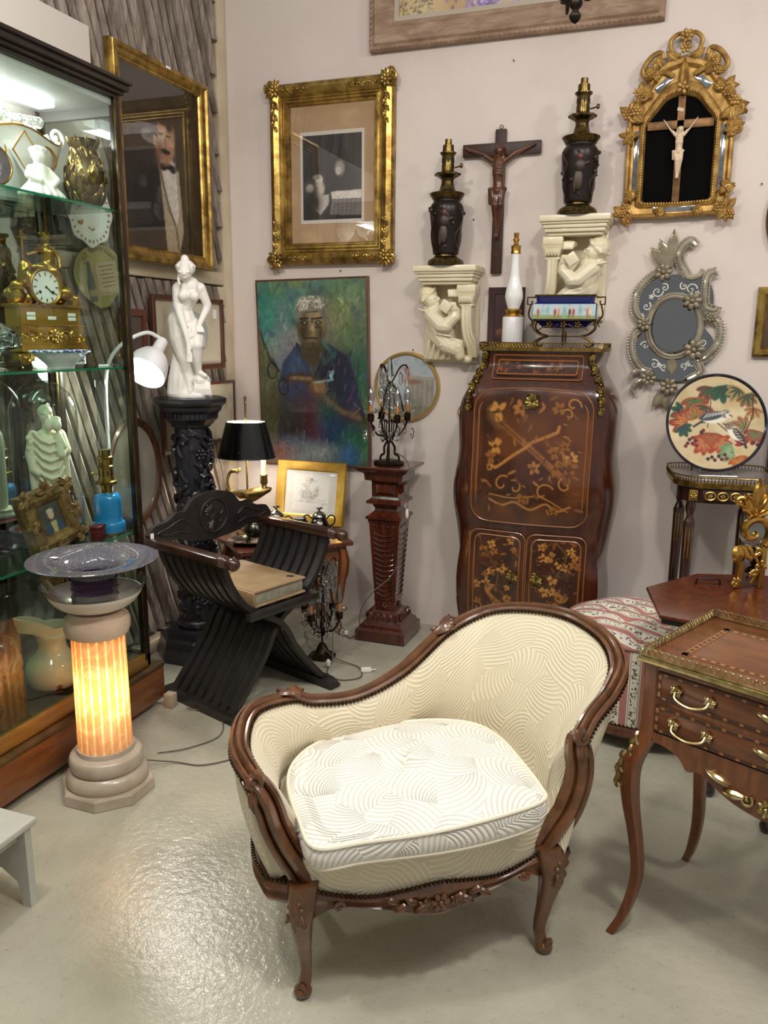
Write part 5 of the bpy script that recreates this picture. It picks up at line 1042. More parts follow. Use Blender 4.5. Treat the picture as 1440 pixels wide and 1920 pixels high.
def gilded_mirror():
    t = wall_thing('gilded_crucifix_frame', 'carved giltwood arched frame with mirror strips and an ivory crucifix on black velvet', -.09, 1.985, 'frame', .012, ry=radians(-.6)); 
    G = M('carved_giltwood', 'C29C58', .45, .5, '8A642E', 22, .3, 50)
    def arch(w, zb, zs, zt, n=14):    # bottom, shoulder, top
        P = [(-w, zb), (w, zb), (w, zs)]
        c = cr([(w, zs), (w * .72, zs + (zt - zs) * .42), (w * .42, zs + (zt - zs) * .85), (0, zt)], 6)
        return P[:2] + c + [(-x, z) for x, z in reversed(c[:-1])]
    out = arch(.215, .025, .46, .66); inn = arch(.137, .09, .40, .51)
    obj('velvet', MB().prism(arch(.145, .08, .405, .515), -.006, 0), BLACKV, t)
    n = 60
    def rs(P):
        P = P + [P[0]]; return resample(P, n + 1)[:-1]
    # start both loops at the bottom centre for even matching
    o1 = rs([(0, .02)] + out[1:] + [out[0]]); i1 = rs([(0, .085)] + inn[1:] + [inn[0]])
    lerp = lambda k: [(a[0] + (b[0] - a[0]) * k, a[1] + (b[1] - a[1]) * k) for a, b in zip(o1, i1)]
    rows = [[(x, -e, z) for x, z in lerp(k)] for k, e in ((0, 0), (0, .02), (.08, .034), (.2, .036), (.3, .022), (.62, .018), (.7, .026), (.86, .03), (.95, .02), (1, .006))]
    obj('moulding', MB().grid(rows, closeu=True), G, t)
    inl = lerp(.88); bd = MB()
    for k in range(0, n):
        for q in (0, .5): x = inl[k][0] * (1 - q) + inl[(k + 1) % n][0] * q; z = inl[k][1] * (1 - q) + inl[(k + 1) % n][1] * q; bd.ell((x, -.03, z), (.005, .005, .007), 6, 5)
    obj('beading', bd, G, t, kind='stuff')
    mr = M('antique_mirror', 'C4C8CA', .08, 1, '7C8084', 12)
    for s in (-1, 1): obj('mirror_strip', MB().box((s * .170, -.021, .25), (.024, .004, .26), .001), mr, t); obj('mirror_strip', MB().box((s * .078, -.022, .555), (.075, .004, .026), .001, rot=(0, s * .72, 0)), mr, t)
    obj('mirror_strip', MB().box((0, -.021, .058), (.18, .004, .024), .001), mr, t)
    def clump(x, z, r, seed):
        rn = random.Random(seed); o = MB()
        for k in range(7): a = rn.uniform(0, 6.28); o.leaf((x, z), a, r * 1.25, r * .38, y=-.034, th=.006)
        for k in range(2): o.flower((x + rn.uniform(-r, r) * .6, z + rn.uniform(-r, r) * .6), r * .45, y=-.042, n=6)
        o.scroll((x + .3 * r, z - .2 * r), r * .5, 1.2, rn.uniform(0, 6), rn.choice([1, -1]), .008, y=-.04, n=14); obj('flower_clump', o, G, t)
    for i, (x, z, r) in enumerate(((-.205, .045, .045), (.205, .045, .045), (-.195, .12, .03), (.2, .13, .03), (-.2, .44, .05), (.2, .44, .05), (-.205, .36, .035), (.21, .36, .035), (-.165, .52, .042), (.165, .52, .042), (-.12, .60, .035), (.12, .60, .035), (-.06, .045, .022), (.09, .045, .022))): clump(x, z, r, i)
    # open scroll cresting
    for s in (-1, 1):
        obj('crest_scroll', MB().tube(cr([(s * .04, -.03, .58), (s * .085, -.03, .60), (s * .14, -.03, .58), (s * .165, -.03, .61), (s * .135, -.03, .66), (s * .095, -.03, .675), (s * .085, -.03, .65)], 6), [.011] * 30 + [.008] * 7, 8), G, t)
        obj('crest_scroll', MB().tube(cr([(s * .02, -.03, .655), (s * .05, -.03, .67), (s * .062, -.03, .71), (s * .04, -.03, .735), (s * .01, -.03, .74)], 6), .009, 8), G, t)
        obj('crest_leaf', MB().leaf((s * .03, .64), pi / 2 - s * .9, .06, .018, y=-.03).leaf((s * .09, .62), pi / 2 - s * .4, .05, .016, y=-.03).flower((s * .115, .635), .018, y=-.036), G, t)
    obj('crest_shell', MB().flower((0, .725), .03, y=-.035, n=7).flower((0, .68), .024, y=-.045, n=6).leaf((0, .52), pi / 2, .13, .022, y=-.03, th=.012).flower((0, .53), .028, y=-.04, n=5), G, t)
    ow = M('old_giltwood_cross', '8A6238', .45, .35, '5E4022', 30)
    obj('cross_upright', MB().box((0, -.012, .295), (.03, .01, .42), .002), ow, t); obj('cross_bar', MB().box((0, -.012, .395), (.265, .01, .034), .002), ow, t)
    m = MB(); crucified(m, .95, .10); m.v = [(x * .58, y * .58, z * .52 + (.022 if abs(x) > .06 else 0) * (abs(x) - .06) / .04) for x, y, z in m.v]
    sculpt('ivory_corpus', m, .0022, M('old_ivory', 'D8BFA2', .45, sss=.1), t, 1, loc=(0, -.016, .355))
    obj('scroll_label', MB().box((-.004, -.0185, .452), (.026, .002, .014), .001, rot=(0, .3, 0)), M('parchment', 'D0C0A8', .7), t)
gilded_mirror()

def venetian_mirror():
    t = wall_thing('glass_framed_mirror', 'ornate scrolled glass framed oval mirror with glass flowers and leaves', -.03, 1.225, 'mirror', .01, ry=radians(-4))
    gl = M('smoky_clear_glass', 'BDB3A0', .1, .35, '938976', 14, .2, 40, coat=.5); gd = M('smoked_glass_flower', '978B74', .15, .2, '776C56', 20, coat=.5)
    plate = M('aged_mirror_plate', '8A8C8E', .04, 1); cz = .325
    lp = cr([(-.07, .10), (.06, .09), (.13, .16), (.165, .25), (.12, .33), (.16, .40), (.145, .50), (.06, .54), (-.04, .545), (-.13, .50), (-.16, .42), (-.125, .33), (-.165, .25), (-.15, .16)], 5, True)
    obj('back_plate', MB().prism(lp, -.012, 0), plate, t)
    obj('oval_mirror', MB().lathe([(.001, .0), (.086, .0), (.1, -.004)], 48, m=T(0, -.022, cz, pi / 2) @ Mx.Diagonal((1, 1.22, 1, 1)), cap=False), M('aged_oval_mirror', '8E9092', .03, 1), t)
    obj('oval_rim', MB().oring(ellipse(.104, .126, 64, 0, cz), [(-.008, .0), (-.006, .024), (.002, .03), (.01, .024), (.014, .028), (.02, .02), (.022, 0)]), gl, t)
    en = MB(); et = M('white_engraving', 'DCDAD4', .5)
    for s in (-1, 1):
        for c, r, a in (((s * .07, .48), .025, 0), ((s * .04, .495), .018, 2), ((s * .115, .42), .02, 1), ((s * .12, .25), .02, 3), ((s * .08, .165), .022, 2), ((s * .04, .15), .016, 5)): en.scroll(c, r, 1.2, a, s, .0032, y=-.0135, n=16, flat=.4)
        for x, z in ((s * .095, .46), (s * .06, .16), (s * .135, .38)): en.flower((x, z), .012, y=-.013, n=5, th=.3)
    obj('engraved_sprigs', en, et, t, kind='stuff')
    def S(P, r=.012, ruffle=True):
        Q = cr([(x, -.018, z) for x, z in P], 7); n = len(Q); o = MB().tube(Q, [r * (1 - .25 * abs(2 * i / (n - 1) - 1)) for i in range(n)], 8); obj('glass_scroll', o, gl, t)
        if ruffle:
            b = MB()
            for i in range(0, n, 1):
                a, c = V(Q[max(i - 1, 0)]), V(Q[min(i + 1, n - 1)]); d = (c - a).normalized(); nn = V((d.z, 0, -d.x)); q = V(Q[i])
                cc = V((0, 0, cz)); nn = nn if (q - cc).dot(nn) > 0 else -nn; b.ell(tuple(q + nn * (r + .004)), (.006, .005, .006), 6, 5).ell(tuple(q - nn * (r + .002)), (.005, .005, .005), 6, 5)
            obj('glass_ruffle', b, gl, t, kind='stuff')
    S([(-.03, .555), (-.09, .55), (-.15, .49), (-.165, .41), (-.13, .35)]); S([(-.12, .335), (-.17, .30), (-.175, .22), (-.14, .15), (-.1, .13)])
    S([(.05, .54), (.02, .60), (.025, .65), (.06, .68), (.085, .66)], .013); S([(.03, .56), (.06, .53), (.1, .535), (.115, .56)], .012, False)
    S([(.17, .545), (.135, .53), (.125, .46), (.13, .40), (.165, .385), (.175, .4)], .012); S([(.13, .36), (.185, .33), (.185, .25), (.14, .19), (.1, .17)]); S([(.1, .165), (.11, .12), (.06, .09)], .012)
    S([(-.1, .13), (-.14, .14), (-.175, .13), (-.18, .10)], .012, False); S([(-.1, .11), (-.15, .09), (-.175, .06), (-.165, .035)], .011, False)
    for x, z, r in ((-.045, .56, .038), (-.125, .345, .033), (.075, .43, .04), (.085, .22, .045), (.15, .355, .022), (-.105, .105, .036), (-.02, .065, .04)): obj('glass_flower', MB().flower((x, z), r, y=-.03, n=7), gd, t)
    def L(x, z, a, l, w): obj('glass_leaf', MB().leaf((x, z), a, l, w, y=-.02, th=.003), gd, t)
    for a, l in ((2.3, .12), (1.9, .13), (1.45, .16)): L(-.02, .58, a, l, .026)
    for a, l in ((-1.25, .12), (-1.7, .10), (-2.25, .11), (-.8, .09)): L(-.02, .06, a, l, .026)
    L(-.005, .19, -1.6, .08, .022)
venetian_mirror()

# ================================================================ black X-frame chair
def xchair():
    fx, fy = .9441, -.3297
    t = thing('black_x_frame_chair', 'ebonised folding X-frame armchair with curved slats, ball arm ends and medallion back', 'chair', (-1.645, 2.84, 0), atan2(fy, fx))
    # local x = forward, y = sideways (far side positive), z up
    E = EBONY
    rec = [(-.0115, -.017), (.0115, -.017), (.0115, .017), (-.0115, .017)]
    for fam in (-1, 1):
        Pc = cr([(fam * .245, .03), (fam * .155, .13), (fam * .07, .235), (fam * .028, .31), (-fam * .02, .365), (-fam * .10, .412), (-fam * .19, .472), (-fam * .25, .552), (-fam * .282, .62), (-fam * .29, .658)], 5)
        for k in range(8):
            x = -.188 + .0525 * k + (.026 if fam > 0 else 0)
            if x > .215: continue
            obj('slat', MB().sweep([(x, y, z) for y, z in Pc], rec, up=(1, 0, 0)), E, t, smooth=40)
    for s in (-1, 1):
        obj('sled_foot', MB().prism([(-.27, 0), (.27, 0), (.285, .012), (.24, .035), (.2, .038), (-.2, .038), (-.24, .035), (-.285, .012)], -.03, .03, m=T(0, s * .245, 0)), E, t)
        arm = obj('arm', MB().box((-.02, s * .295, .675), (.46, .055, .034), .008), M('worn_ebony_arm', '1D1310', .28, 0, '3A1E12', 6, coat=.4), t)
        obj('arm_end', MB().lathe([(.001, 0), (.022, .0), (.026, .008), (.02, .016), (.026, .024), (.018, .034), (.014, .04), (.02, .044)] + [(.026 * sin(a), .068 - .026 * cos(a)) for a in [.6 + k * .25 for k in range(11)]], 20, m=T(.205, s * .295, .675, 0, pi / 2, 0)), wood('brown_knob', '24120C', '54301E', .25), arm)
    for x in (-.21, .225): obj('seat_rail', MB().box((x, 0, .428), (.03, .38, .035), .006), E, t)
    obj('pivot_rod', MB().tube([(-.215, 0, .335), (.22, 0, .335)], .012, 12), E, t)
    # shaped back with carved roundel
    top = cr([(-.33, .70), (-.30, .735), (-.24, .745), (-.19, .775), (-.145, .775), (-.11, .815), (-.05, .835), (0, .838), (.05, .835), (.11, .815), (.145, .775), (.19, .775), (.24, .745), (.30, .735), (.33, .70)], 3)
    bot = cr([(.33, .675), (.26, .655), (.2, .665), (.14, .645), (.06, .635), (0, .63), (-.06, .635), (-.14, .645), (-.2, .665), (-.26, .655), (-.33, .675)], 3)
    mb = MB(); m = Mx.Rotation(pi / 2, 4, 'Z')
    mb.prism(top + bot, -.012, .014, m=T(-.235, .02, 0) @ m); obj('back_panel', mb, E, t, smooth=30)
    ot = MB()
    for s in (-1, 1):
        ot = MB(); ot.tube([(-.22, .02 + s * y, z) for y, z in cr([(.13, .72), (.17, .745), (.24, .72), (.29, .705), (.24, .69), (.18, .695), (.13, .68)], 4)], .0035, 6)
        obj('incised_scroll', ot, E, t)
    rd = obj('roundel', MB().tube([(-.222, .02 + .072 * cos(a), .735 + .072 * sin(a)) for a in [2 * pi * k / 40 for k in range(40)]], .006, 8, closed=True), E, t)
    hd = MB(); rn = random.Random(4)
    q = lambda y, z: (-.223, .02 + y, .735 + z)
    hd.ell(q(.0, .0), (.012, .03, .04)); hd.ell(q(.024, .0), (.008, .01, .008)); hd.ell(q(-.018, .025), (.012, .028, .022)); limb(hd, [(q(-.01, -.03), .014), (q(-.02, -.055), .018)])
    for k in range(14): hd.ell(q(-.02 + rn.uniform(-.025, .02), .01 + rn.uniform(-.01, .04)), (.008, .01, .007))
    for k in range(8): a = rn.uniform(3.6, 5.9); hd.tube([q(.05 * cos(a), .05 * sin(a)), q(.035 * cos(a + .5), .035 * sin(a + .5)), q(.055 * cos(a + .8), .055 * sin(a + .8))], .004, 6)
    sculpt('carved_profile', hd, .003, E, rd, 1)
    obj('price_tag', MB().box((-.216, -.30, .70), (.001, .016, .024), 0), PAPER, t)
    # seat cushion
    c = thing('book_cushion', 'flat tan leather seat cushion shaped like a large closed book, on the black chair', 'cushion', (-1.645, 2.84, .45), atan2(fy, fx))
    lt = M('tan_leather', 'A58D6C', .55, 0, '8A714F', 7, .2, 90); sd = M('grey_fabric_edge', '9A9482', .8, 0, '857F6E', 30)
    obj('edge_band', MB().box((.01, 0, .033), (.385, .265, .05), .006), sd, c)
    for z in (.004, .063): obj('leather_cover', MB().box((.012, 0, z), (.40, .28, .01), .005), lt, c)
    obj('spine', MB().box((.012, -.14, .0335), (.40, .016, .06), .008), lt, c)
    obj('stain', MB().box((.16, .10, .0683), (.03, .02, .0006), 0, rot=(0, 0, .5)), M('dark_stain', '2A2018', .6), c)
    o = tag(obj('folded_plastic', MB().grid([[(-.05 + .02 * i, -.06 + .02 * j, .53 + .008 * sin(i * 2.1 + j) + .004 * random.random()) for i in range(5)] for j in range(5)]), pane('thin_plastic', 'F2F4F4', 2.5), loc=(-1.72, 2.79, 0)), 'crumpled clear plastic wrap on the tan cushion', 'wrapping')
xchair()

# ================================================================ corner tea table
TTZ = .50
def tea_table():
    t = thing('tea_table', 'small cabriole leg table in reddish wood standing across the corner', 'table', (-1.814, 3.526, 0), radians(45))
    W, D = .58, .42; lp = cr([(-W / 2, -D / 2 + .02), (-W / 2 + .03, -D / 2), (-.1, -D / 2 - .008), (0, -D / 2 + .0), (.1, -D / 2 - .008), (W / 2 - .03, -D / 2), (W / 2, -D / 2 + .02), (W / 2, 0), (W / 2 - .02, D / 2), (-W / 2 + .02, D / 2), (-W / 2, 0)], 4, True)
    obj('top', MB().slab(lp, TTZ - .022, TTZ, b=.004), MAHOG, t)
    ap = [(-.235, .475), (.235, .475), (.235, .40), (.2, .39), (.12, .43), (0, .44), (-.12, .43), (-.2, .39), (-.235, .40)]
    for y in (-.175, .16): obj('apron', MB().prism(ap, y, y + .016), TABLEW, t)
    for x in (-.245, .23): obj('side_apron', MB().box((x + .008, 0, .44), (.016, .32, .07), .002), TABLEW, t)
    for sx in (-1, 1):
        for sy in (-1, 1): obj('leg', MB().tube(cr([(sx * .235, sy * .16, .478), (sx * .25, sy * .175, .40), (sx * .238, sy * .163, .25), (sx * .225, sy * .15, .1), (sx * .24, sy * .165, .008)], 6), [.026] * 6 + [.03] * 4 + [.022] * 5 + [.015] * 6 + [.014] * 4, 8), TABLEW, t)
tea_table()
SILVER = M('tarnished_silver', '9A968E', .2, 1, '5E5A54', 14); SILVERD = M('dark_silver', '5A554E', .22, 1, '34302C', 10)
def tea_things():
    t = thing('silver_tray', 'large oval silver tray with a wavy rim on the corner table', 'tray', (-1.88, 3.40, TTZ + .001), radians(45))
    obj('tray', MB().lathe([(.001, 0), (.13, 0), (.15, .012), (.168, .018), (.168, .021), (.148, .016), (.13, .004), (.001, .004)], 64, ell=.62, flute=lambda a, z: 1 + (.03 * cos(12 * a) if z > .014 else 0)), SILVER, t)
    def pot(name, label, x, y, s, spout, handle, lid):
        t = thing(name, label, 'teapot' if spout else 'jar', (x, y, TTZ + (.005 if name == 'silver_teapot' else .001)), radians(20), 'silver tea service')
        for k in range(4): a = pi / 4 + k * pi / 2; obj('foot', MB().tube([(.035 * s * cos(a), .035 * s * sin(a), .045 * s), (.05 * s * cos(a), .05 * s * sin(a), .02 * s), (.052 * s * cos(a), .052 * s * sin(a), 0)], .004, 6), SILVERD, t)
        pr = cr([(.03, .03), (.055, .045), (.062, .075), (.05, .105), (.04, .12), (.046, .13)], 4); obj('body', MB().lathe([(r * s, z * s) for r, z in pr], 32, flute=lambda a, z: 1 + .03 * abs(cos(6 * a))), SILVERD, t)
        if lid:
            obj('lid', MB().lathe([(r * s, z * s) for r, z in [(.046, .13), (.044, .14), (.03, .155), (.012, .165), (.006, .17), (.001, .17)]], 28), SILVER, t)
            obj('finial', MB().ell((0, 0, .178 * s), (.009 * s, .009 * s, .008 * s)).ell((.012 * s, 0, .186 * s), (.012 * s, .006 * s, .006 * s), rot=(0, .4, 0)).ell((-.01 * s, 0, .184 * s), (.008 * s, .005 * s, .006 * s)), SILVERD, t)
        if spout: obj('spout', MB().tube(cr([(.055 * s, 0, .07 * s), (.085 * s, 0, .085 * s), (.10 * s, 0, .125 * s), (.115 * s, 0, .135 * s)], 5), [.013 * s] * 6 + [.009 * s] * 5 + [.007 * s] * 5, 10), SILVERD, t)
        for hx in handle: obj('handle', MB().tube(cr([(hx * .045 * s, 0, .115 * s), (hx * .075 * s, 0, .14 * s), (hx * .10 * s, 0, .125 * s), (hx * .095 * s, 0, .085 * s), (hx * .07 * s, 0, .07 * s), (hx * .056 * s, 0, .06 * s)], 5), .005 * s, 8), M('black_handle', '17130F', .3, .4), t)
    pot('silver_teapot', 'tarnished silver teapot with domed lid under the black lamp shade', -1.905, 3.38, .84, True, (-1,), True)
    pot('silver_coffee_pot', 'tarnished silver coffee pot with lid, beside the gilt framed drawing', -1.84, 3.485, .88, False, (-1,), True)
    pot('silver_milk_jug', 'open tarnished silver milk jug with scrolled handle', -1.745, 3.56, .76, False, (-1,), False)
    pot('silver_sugar_bowl', 'lidded silver sugar bowl with two handles, nearest the carved pedestal', -1.662, 3.61, .78, False, (-1, 1), True)
    o = tag(obj('bottle_stopper', MB().lathe(cr([(.006, 0), (.008, .03), (.014, .05), (.02, .07), (.012, .09), (.001, .095)], 3), 14, m=T(0, 0, .012, pi / 2, 0, .6)), CRYSTAL, loc=(-1.60, 3.53, TTZ + .002)), 'clear glass stopper lying at the end of the corner table', 'stopper')
tea_things()
def bouillotte():
    t = thing('brass_oil_lamp_table_lamp', 'lit brass table lamp shaped like an antique oil lamp, with black oval metal shade', 'lamp', (-2.018, 3.52, TTZ + .001), radians(20))
    B = M('pale_brass', 'B49A5E', .25, .95, '8A7440', 20)
    obj('foot', MB().lathe(cr([(.06, 0), (.062, .008), (.05, .02), (.02, .04), (.014, .07), (.02, .10), (.012, .13), (.026, .155), (.02, .17)], 3), 28), B, t)
    rows = [[(r * 1.0 * cos(a) + (.055 * max(0, cos(a)) ** 3 * (1 if z > .19 else .3)), r * .62 * sin(a), z + .02 * max(0, cos(a)) ** 2 * (z > .19)) for a in [2 * pi * k / 32 for k in range(32)]] for r, z in ((.012, .165), (.035, .178), (.062, .20), (.07, .215), (.066, .222), (.03, .226), (.01, .227))]
    obj('oil_vessel', MB().grid(rows, closeu=True, caps=True), B, t)
    obj('handle', MB().tube(cr([(-.055, 0, .21), (-.09, 0, .225), (-.10, 0, .27), (-.085, 0, .315), (-.055, 0, .325), (-.04, 0, .315)], 6), [.008] * 20 + [.010] * 11, 8).leaf((-.05, .325), .4, .03, .01), B, t)
    obj('stem', MB().tube([(0, 0, .22), (0, 0, .665)], .0055, 10), B, t); obj('finial', MB().lathe([(.004, .665), (.007, .672), (.005, .68), (.008, .69), (.002, .70)], 12), B, t)
    obj('candle_cup', MB().lathe([(.008, .235), (.016, .24), (.012, .252), (.02, .265), (.018, .3), (.022, .305), (.01, .306)], 18, m=T(.085, 0, 0)), B, t)
    obj('candle', MB().lathe([(.013, .3), (.0125, .42), (.001, .42)], 16, m=T(.085, 0, 0)), M('wax_candle', 'E6D8A8', .45, sss=.3), t)
    sh = MB(); pr = [(.146, .395), (.098, .572)]
    rows = [[(r * cos(a), r * .72 * sin(a), z) for a in [2 * pi * k / 56 for k in range(56)]] for r, z in pr + [(.096, .572), (.144, .395)]]
    obj('shade', MB().grid(rows[:2], closeu=True), M('black_tole', '0C0C0D', .25, .2, coat=.4), t); obj('shade_lining', MB().grid([rows[2], rows[3]], closeu=True), M('white_lining', 'F2EEE6', .5), t)
    obj('shade_hem', MB().tube([(.145 * cos(a), .145 * .72 * sin(a), .395) for a in [2 * pi * k / 56 for k in range(56)]], .003, 6, closed=True), M('black_tole', '0C0C0D'), t)
    obj('shade_bar', MB().box((0, 0, .571), (.196, .008, .003), .001), M('black_tole', '0C0C0D'), t)
    gd = MB()
    for k in range(5): gd.scroll((-.04 + .02 * k, 0), .008, 1.1, k, 1, .0012, n=10)
    obj('painted_sprig', gd, M('faded_gold_paint', '4A3C1E', .4, .5), t, loc=(.02, -.1, .43), rot=(-.2, 0, .1))
    l = bpy.data.lights.new('table_lamp_light', 'POINT'); l.energy = 7; l.color = (1, .92, .82); l.shadow_soft_size = .03
    o = bpy.data.objects.new('table_lamp_light', l); COL.objects.link(o); o.parent = t; o.location = (.03, -.03, .44)
    obj('bulb', MB().ell((.03, -.03, .48), (.02, .02, .028)), M('lit_lamp_bulb', 'FFEFD8', .5, emis=25), t)
bouillotte()
def gilt_drawing():
    t = thing('drawing_in_gilt_frame', 'pencil drawing of trees in a flat gold frame, leaning on the wall', 'picture', (-1.802, 3.785, TTZ + .012), 0)
    t.rotation_euler = (radians(-11), 0, 0); w, h = .40, .335
    rect_frame(t, w, h, [(0, 0), (0, .02), (.004, .024), (.03, .018), (.045, .014), (.052, .01), (.052, 0)], M('flat_gold', 'D8B45C', .35, .7, 'B08A38', 8))
    iw, ih = w - .1, h - .1; cv = Canvas(110, 90, 'CBC8C2', iw / ih); a = cv.a; rn = random.Random(9); cv.cloud('BDBAB4', 3, 3, 2)
    cv.poly([(a * .15, .1), (a * .85, .1), (a * .85, .92), (a * .15, .92)], 'D4D2CC', 1)
    for k in range(420):
        c = rn.choice([(.42, .62, .08, .12), (.5, .78, .07, .05), (.34, .5, .07, .12), (.55, .42, .1, .12), (.45, .4, .1, .1), (.62, .55, .05, .1)]); x, y = rn.gauss(a * c[0], c[2] * a * .6), rn.gauss(c[1], c[3] * .6); an = rn.uniform(0, 6.28); cv.line([(x, y), (x + .022 * cos(an), y + .022 * sin(an))], .004, rn.choice(['4A4A4C', '6A6A6A', '8A8A88', '2E2E30']), .55)
    for k in range(10): x = a * (.32 + .035 * k); cv.line([(x, .3), (x + .01, .55)], .004, '4A4A4A', .7)
    cv.line([(a * .18, .3), (a * .5, .28), (a * .84, .27)], .004, '8A8A88').line([(a * .66, .3), (a * .8, .36)], .003, '6A6A68').line([(a * .74, .2), (a * .75, .33)], .003, '6A6A68')
    panel('drawing', cv, iw, ih, CANVAS_MATTE, t, y=-.007, z=.05)
    obj('glazing', MB().plain((0, -.009, h / 2), (iw, .0012, ih)), PICGLASS, t); obj('price_tag', MB().box((.12, -.0105, h - .067), (.03, .001, .01), 0), PAPER, t)
gilt_drawing()

# ================================================================ carved pedestal and crystal girandoles
def pedestal():
    t = thing('carved_mahogany_pedestal', 'square tapering mahogany pedestal with carved scale pattern', 'pedestal', (-1.305, 3.665, 0), radians(0))
    P = wood('pedestal_mahogany', '2E120A', '5A2817', .22, coat=.7)
    obj('plinth', MB().ngon([(.128, .006), (.13, .01), (.13, .058), (.122, .066), (.115, .07), (.112, .082), (.1, .092)], 4), P, t, smooth=20)
    for sx in (-1, 1):
        for sy in (-1, 1): obj('foot', MB().box((sx * .11, sy * .11, .004), (.03, .03, .008), .001), P, t)
    obj('leaf_base', MB().ngon([(.1, .09), (.09, .105), (.072, .14), (.06, .15)], 4), P, t, smooth=20)
    obj('shaft', MB().ngon([(.052, .145), (.054, .20), (.058, .205), (.055, .215), (.078, .60), (.082, .605), (.082, .618)], 4), P, t, smooth=20)
    for f in range(4):
        m = Mx.Rotation(f * pi / 2, 4, 'Z')
        for k in range(13):
            z = .245 + k * .026; r = .055 + (z - .215) * (.023 / .385); hw = r * .72
            obj('carved_scale', MB().tube([(hw * u, -r - .001, z - .016 * (1 - u * u) - .004) for u in [-1, -.7, -.35, 0, .35, .7, 1]], .0052, 6, m=m, flat=.6), P, t)
        g = MB()
        for k in range(4): g.box((-.045 + .03 * k, -.0785, .588), (.018, .003, .012), .001, m=m)
        obj('key_fret', g, P, t)
        lf = MB()
        for k in range(5): lf.leaf((-.06 + .03 * k, .098), pi / 2 + (k - 2) * -.12, .045, .012, m=m @ T(0, -.094 + .0, 0, .0), y=.01, th=.006)
        obj('carved_leaf', lf, P, t)
        obj('faceted_boss', MB().grid([[(-.05, -.068, .745), (.05, -.068, .745), (.05, -.068, .80), (-.05, -.068, .80)], [(-.03, -.084, .757), (.03, -.084, .757), (.03, -.084, .788), (-.03, -.084, .788)]], closeu=True, caps=True, m=m), P, t, smooth=10)
        obj('rosette', MB().flower((0, .175), .018, y=-.054, m=m), P, t)
    obj('collar', MB().ngon([(.075, .615), (.092, .622), (.092, .634), (.08, .64), (.058, .66), (.055, .672), (.066, .69), (.09, .70), (.09, .712), (.072, .722), (.066, .735)], 4), P, t, smooth=20)
    obj('block', MB().ngon([(.066, .73), (.068, .74), (.068, .80), (.072, .812)], 4), P, t, smooth=20)
    obj('cap', MB().ngon([(.07, .808), (.095, .815), (.098, .845), (.104, .852), (.12, .862), (.132, .872), (.134, .88), (.13, .886), (.001, .886)], 4), P, t, smooth=20)
pedestal()

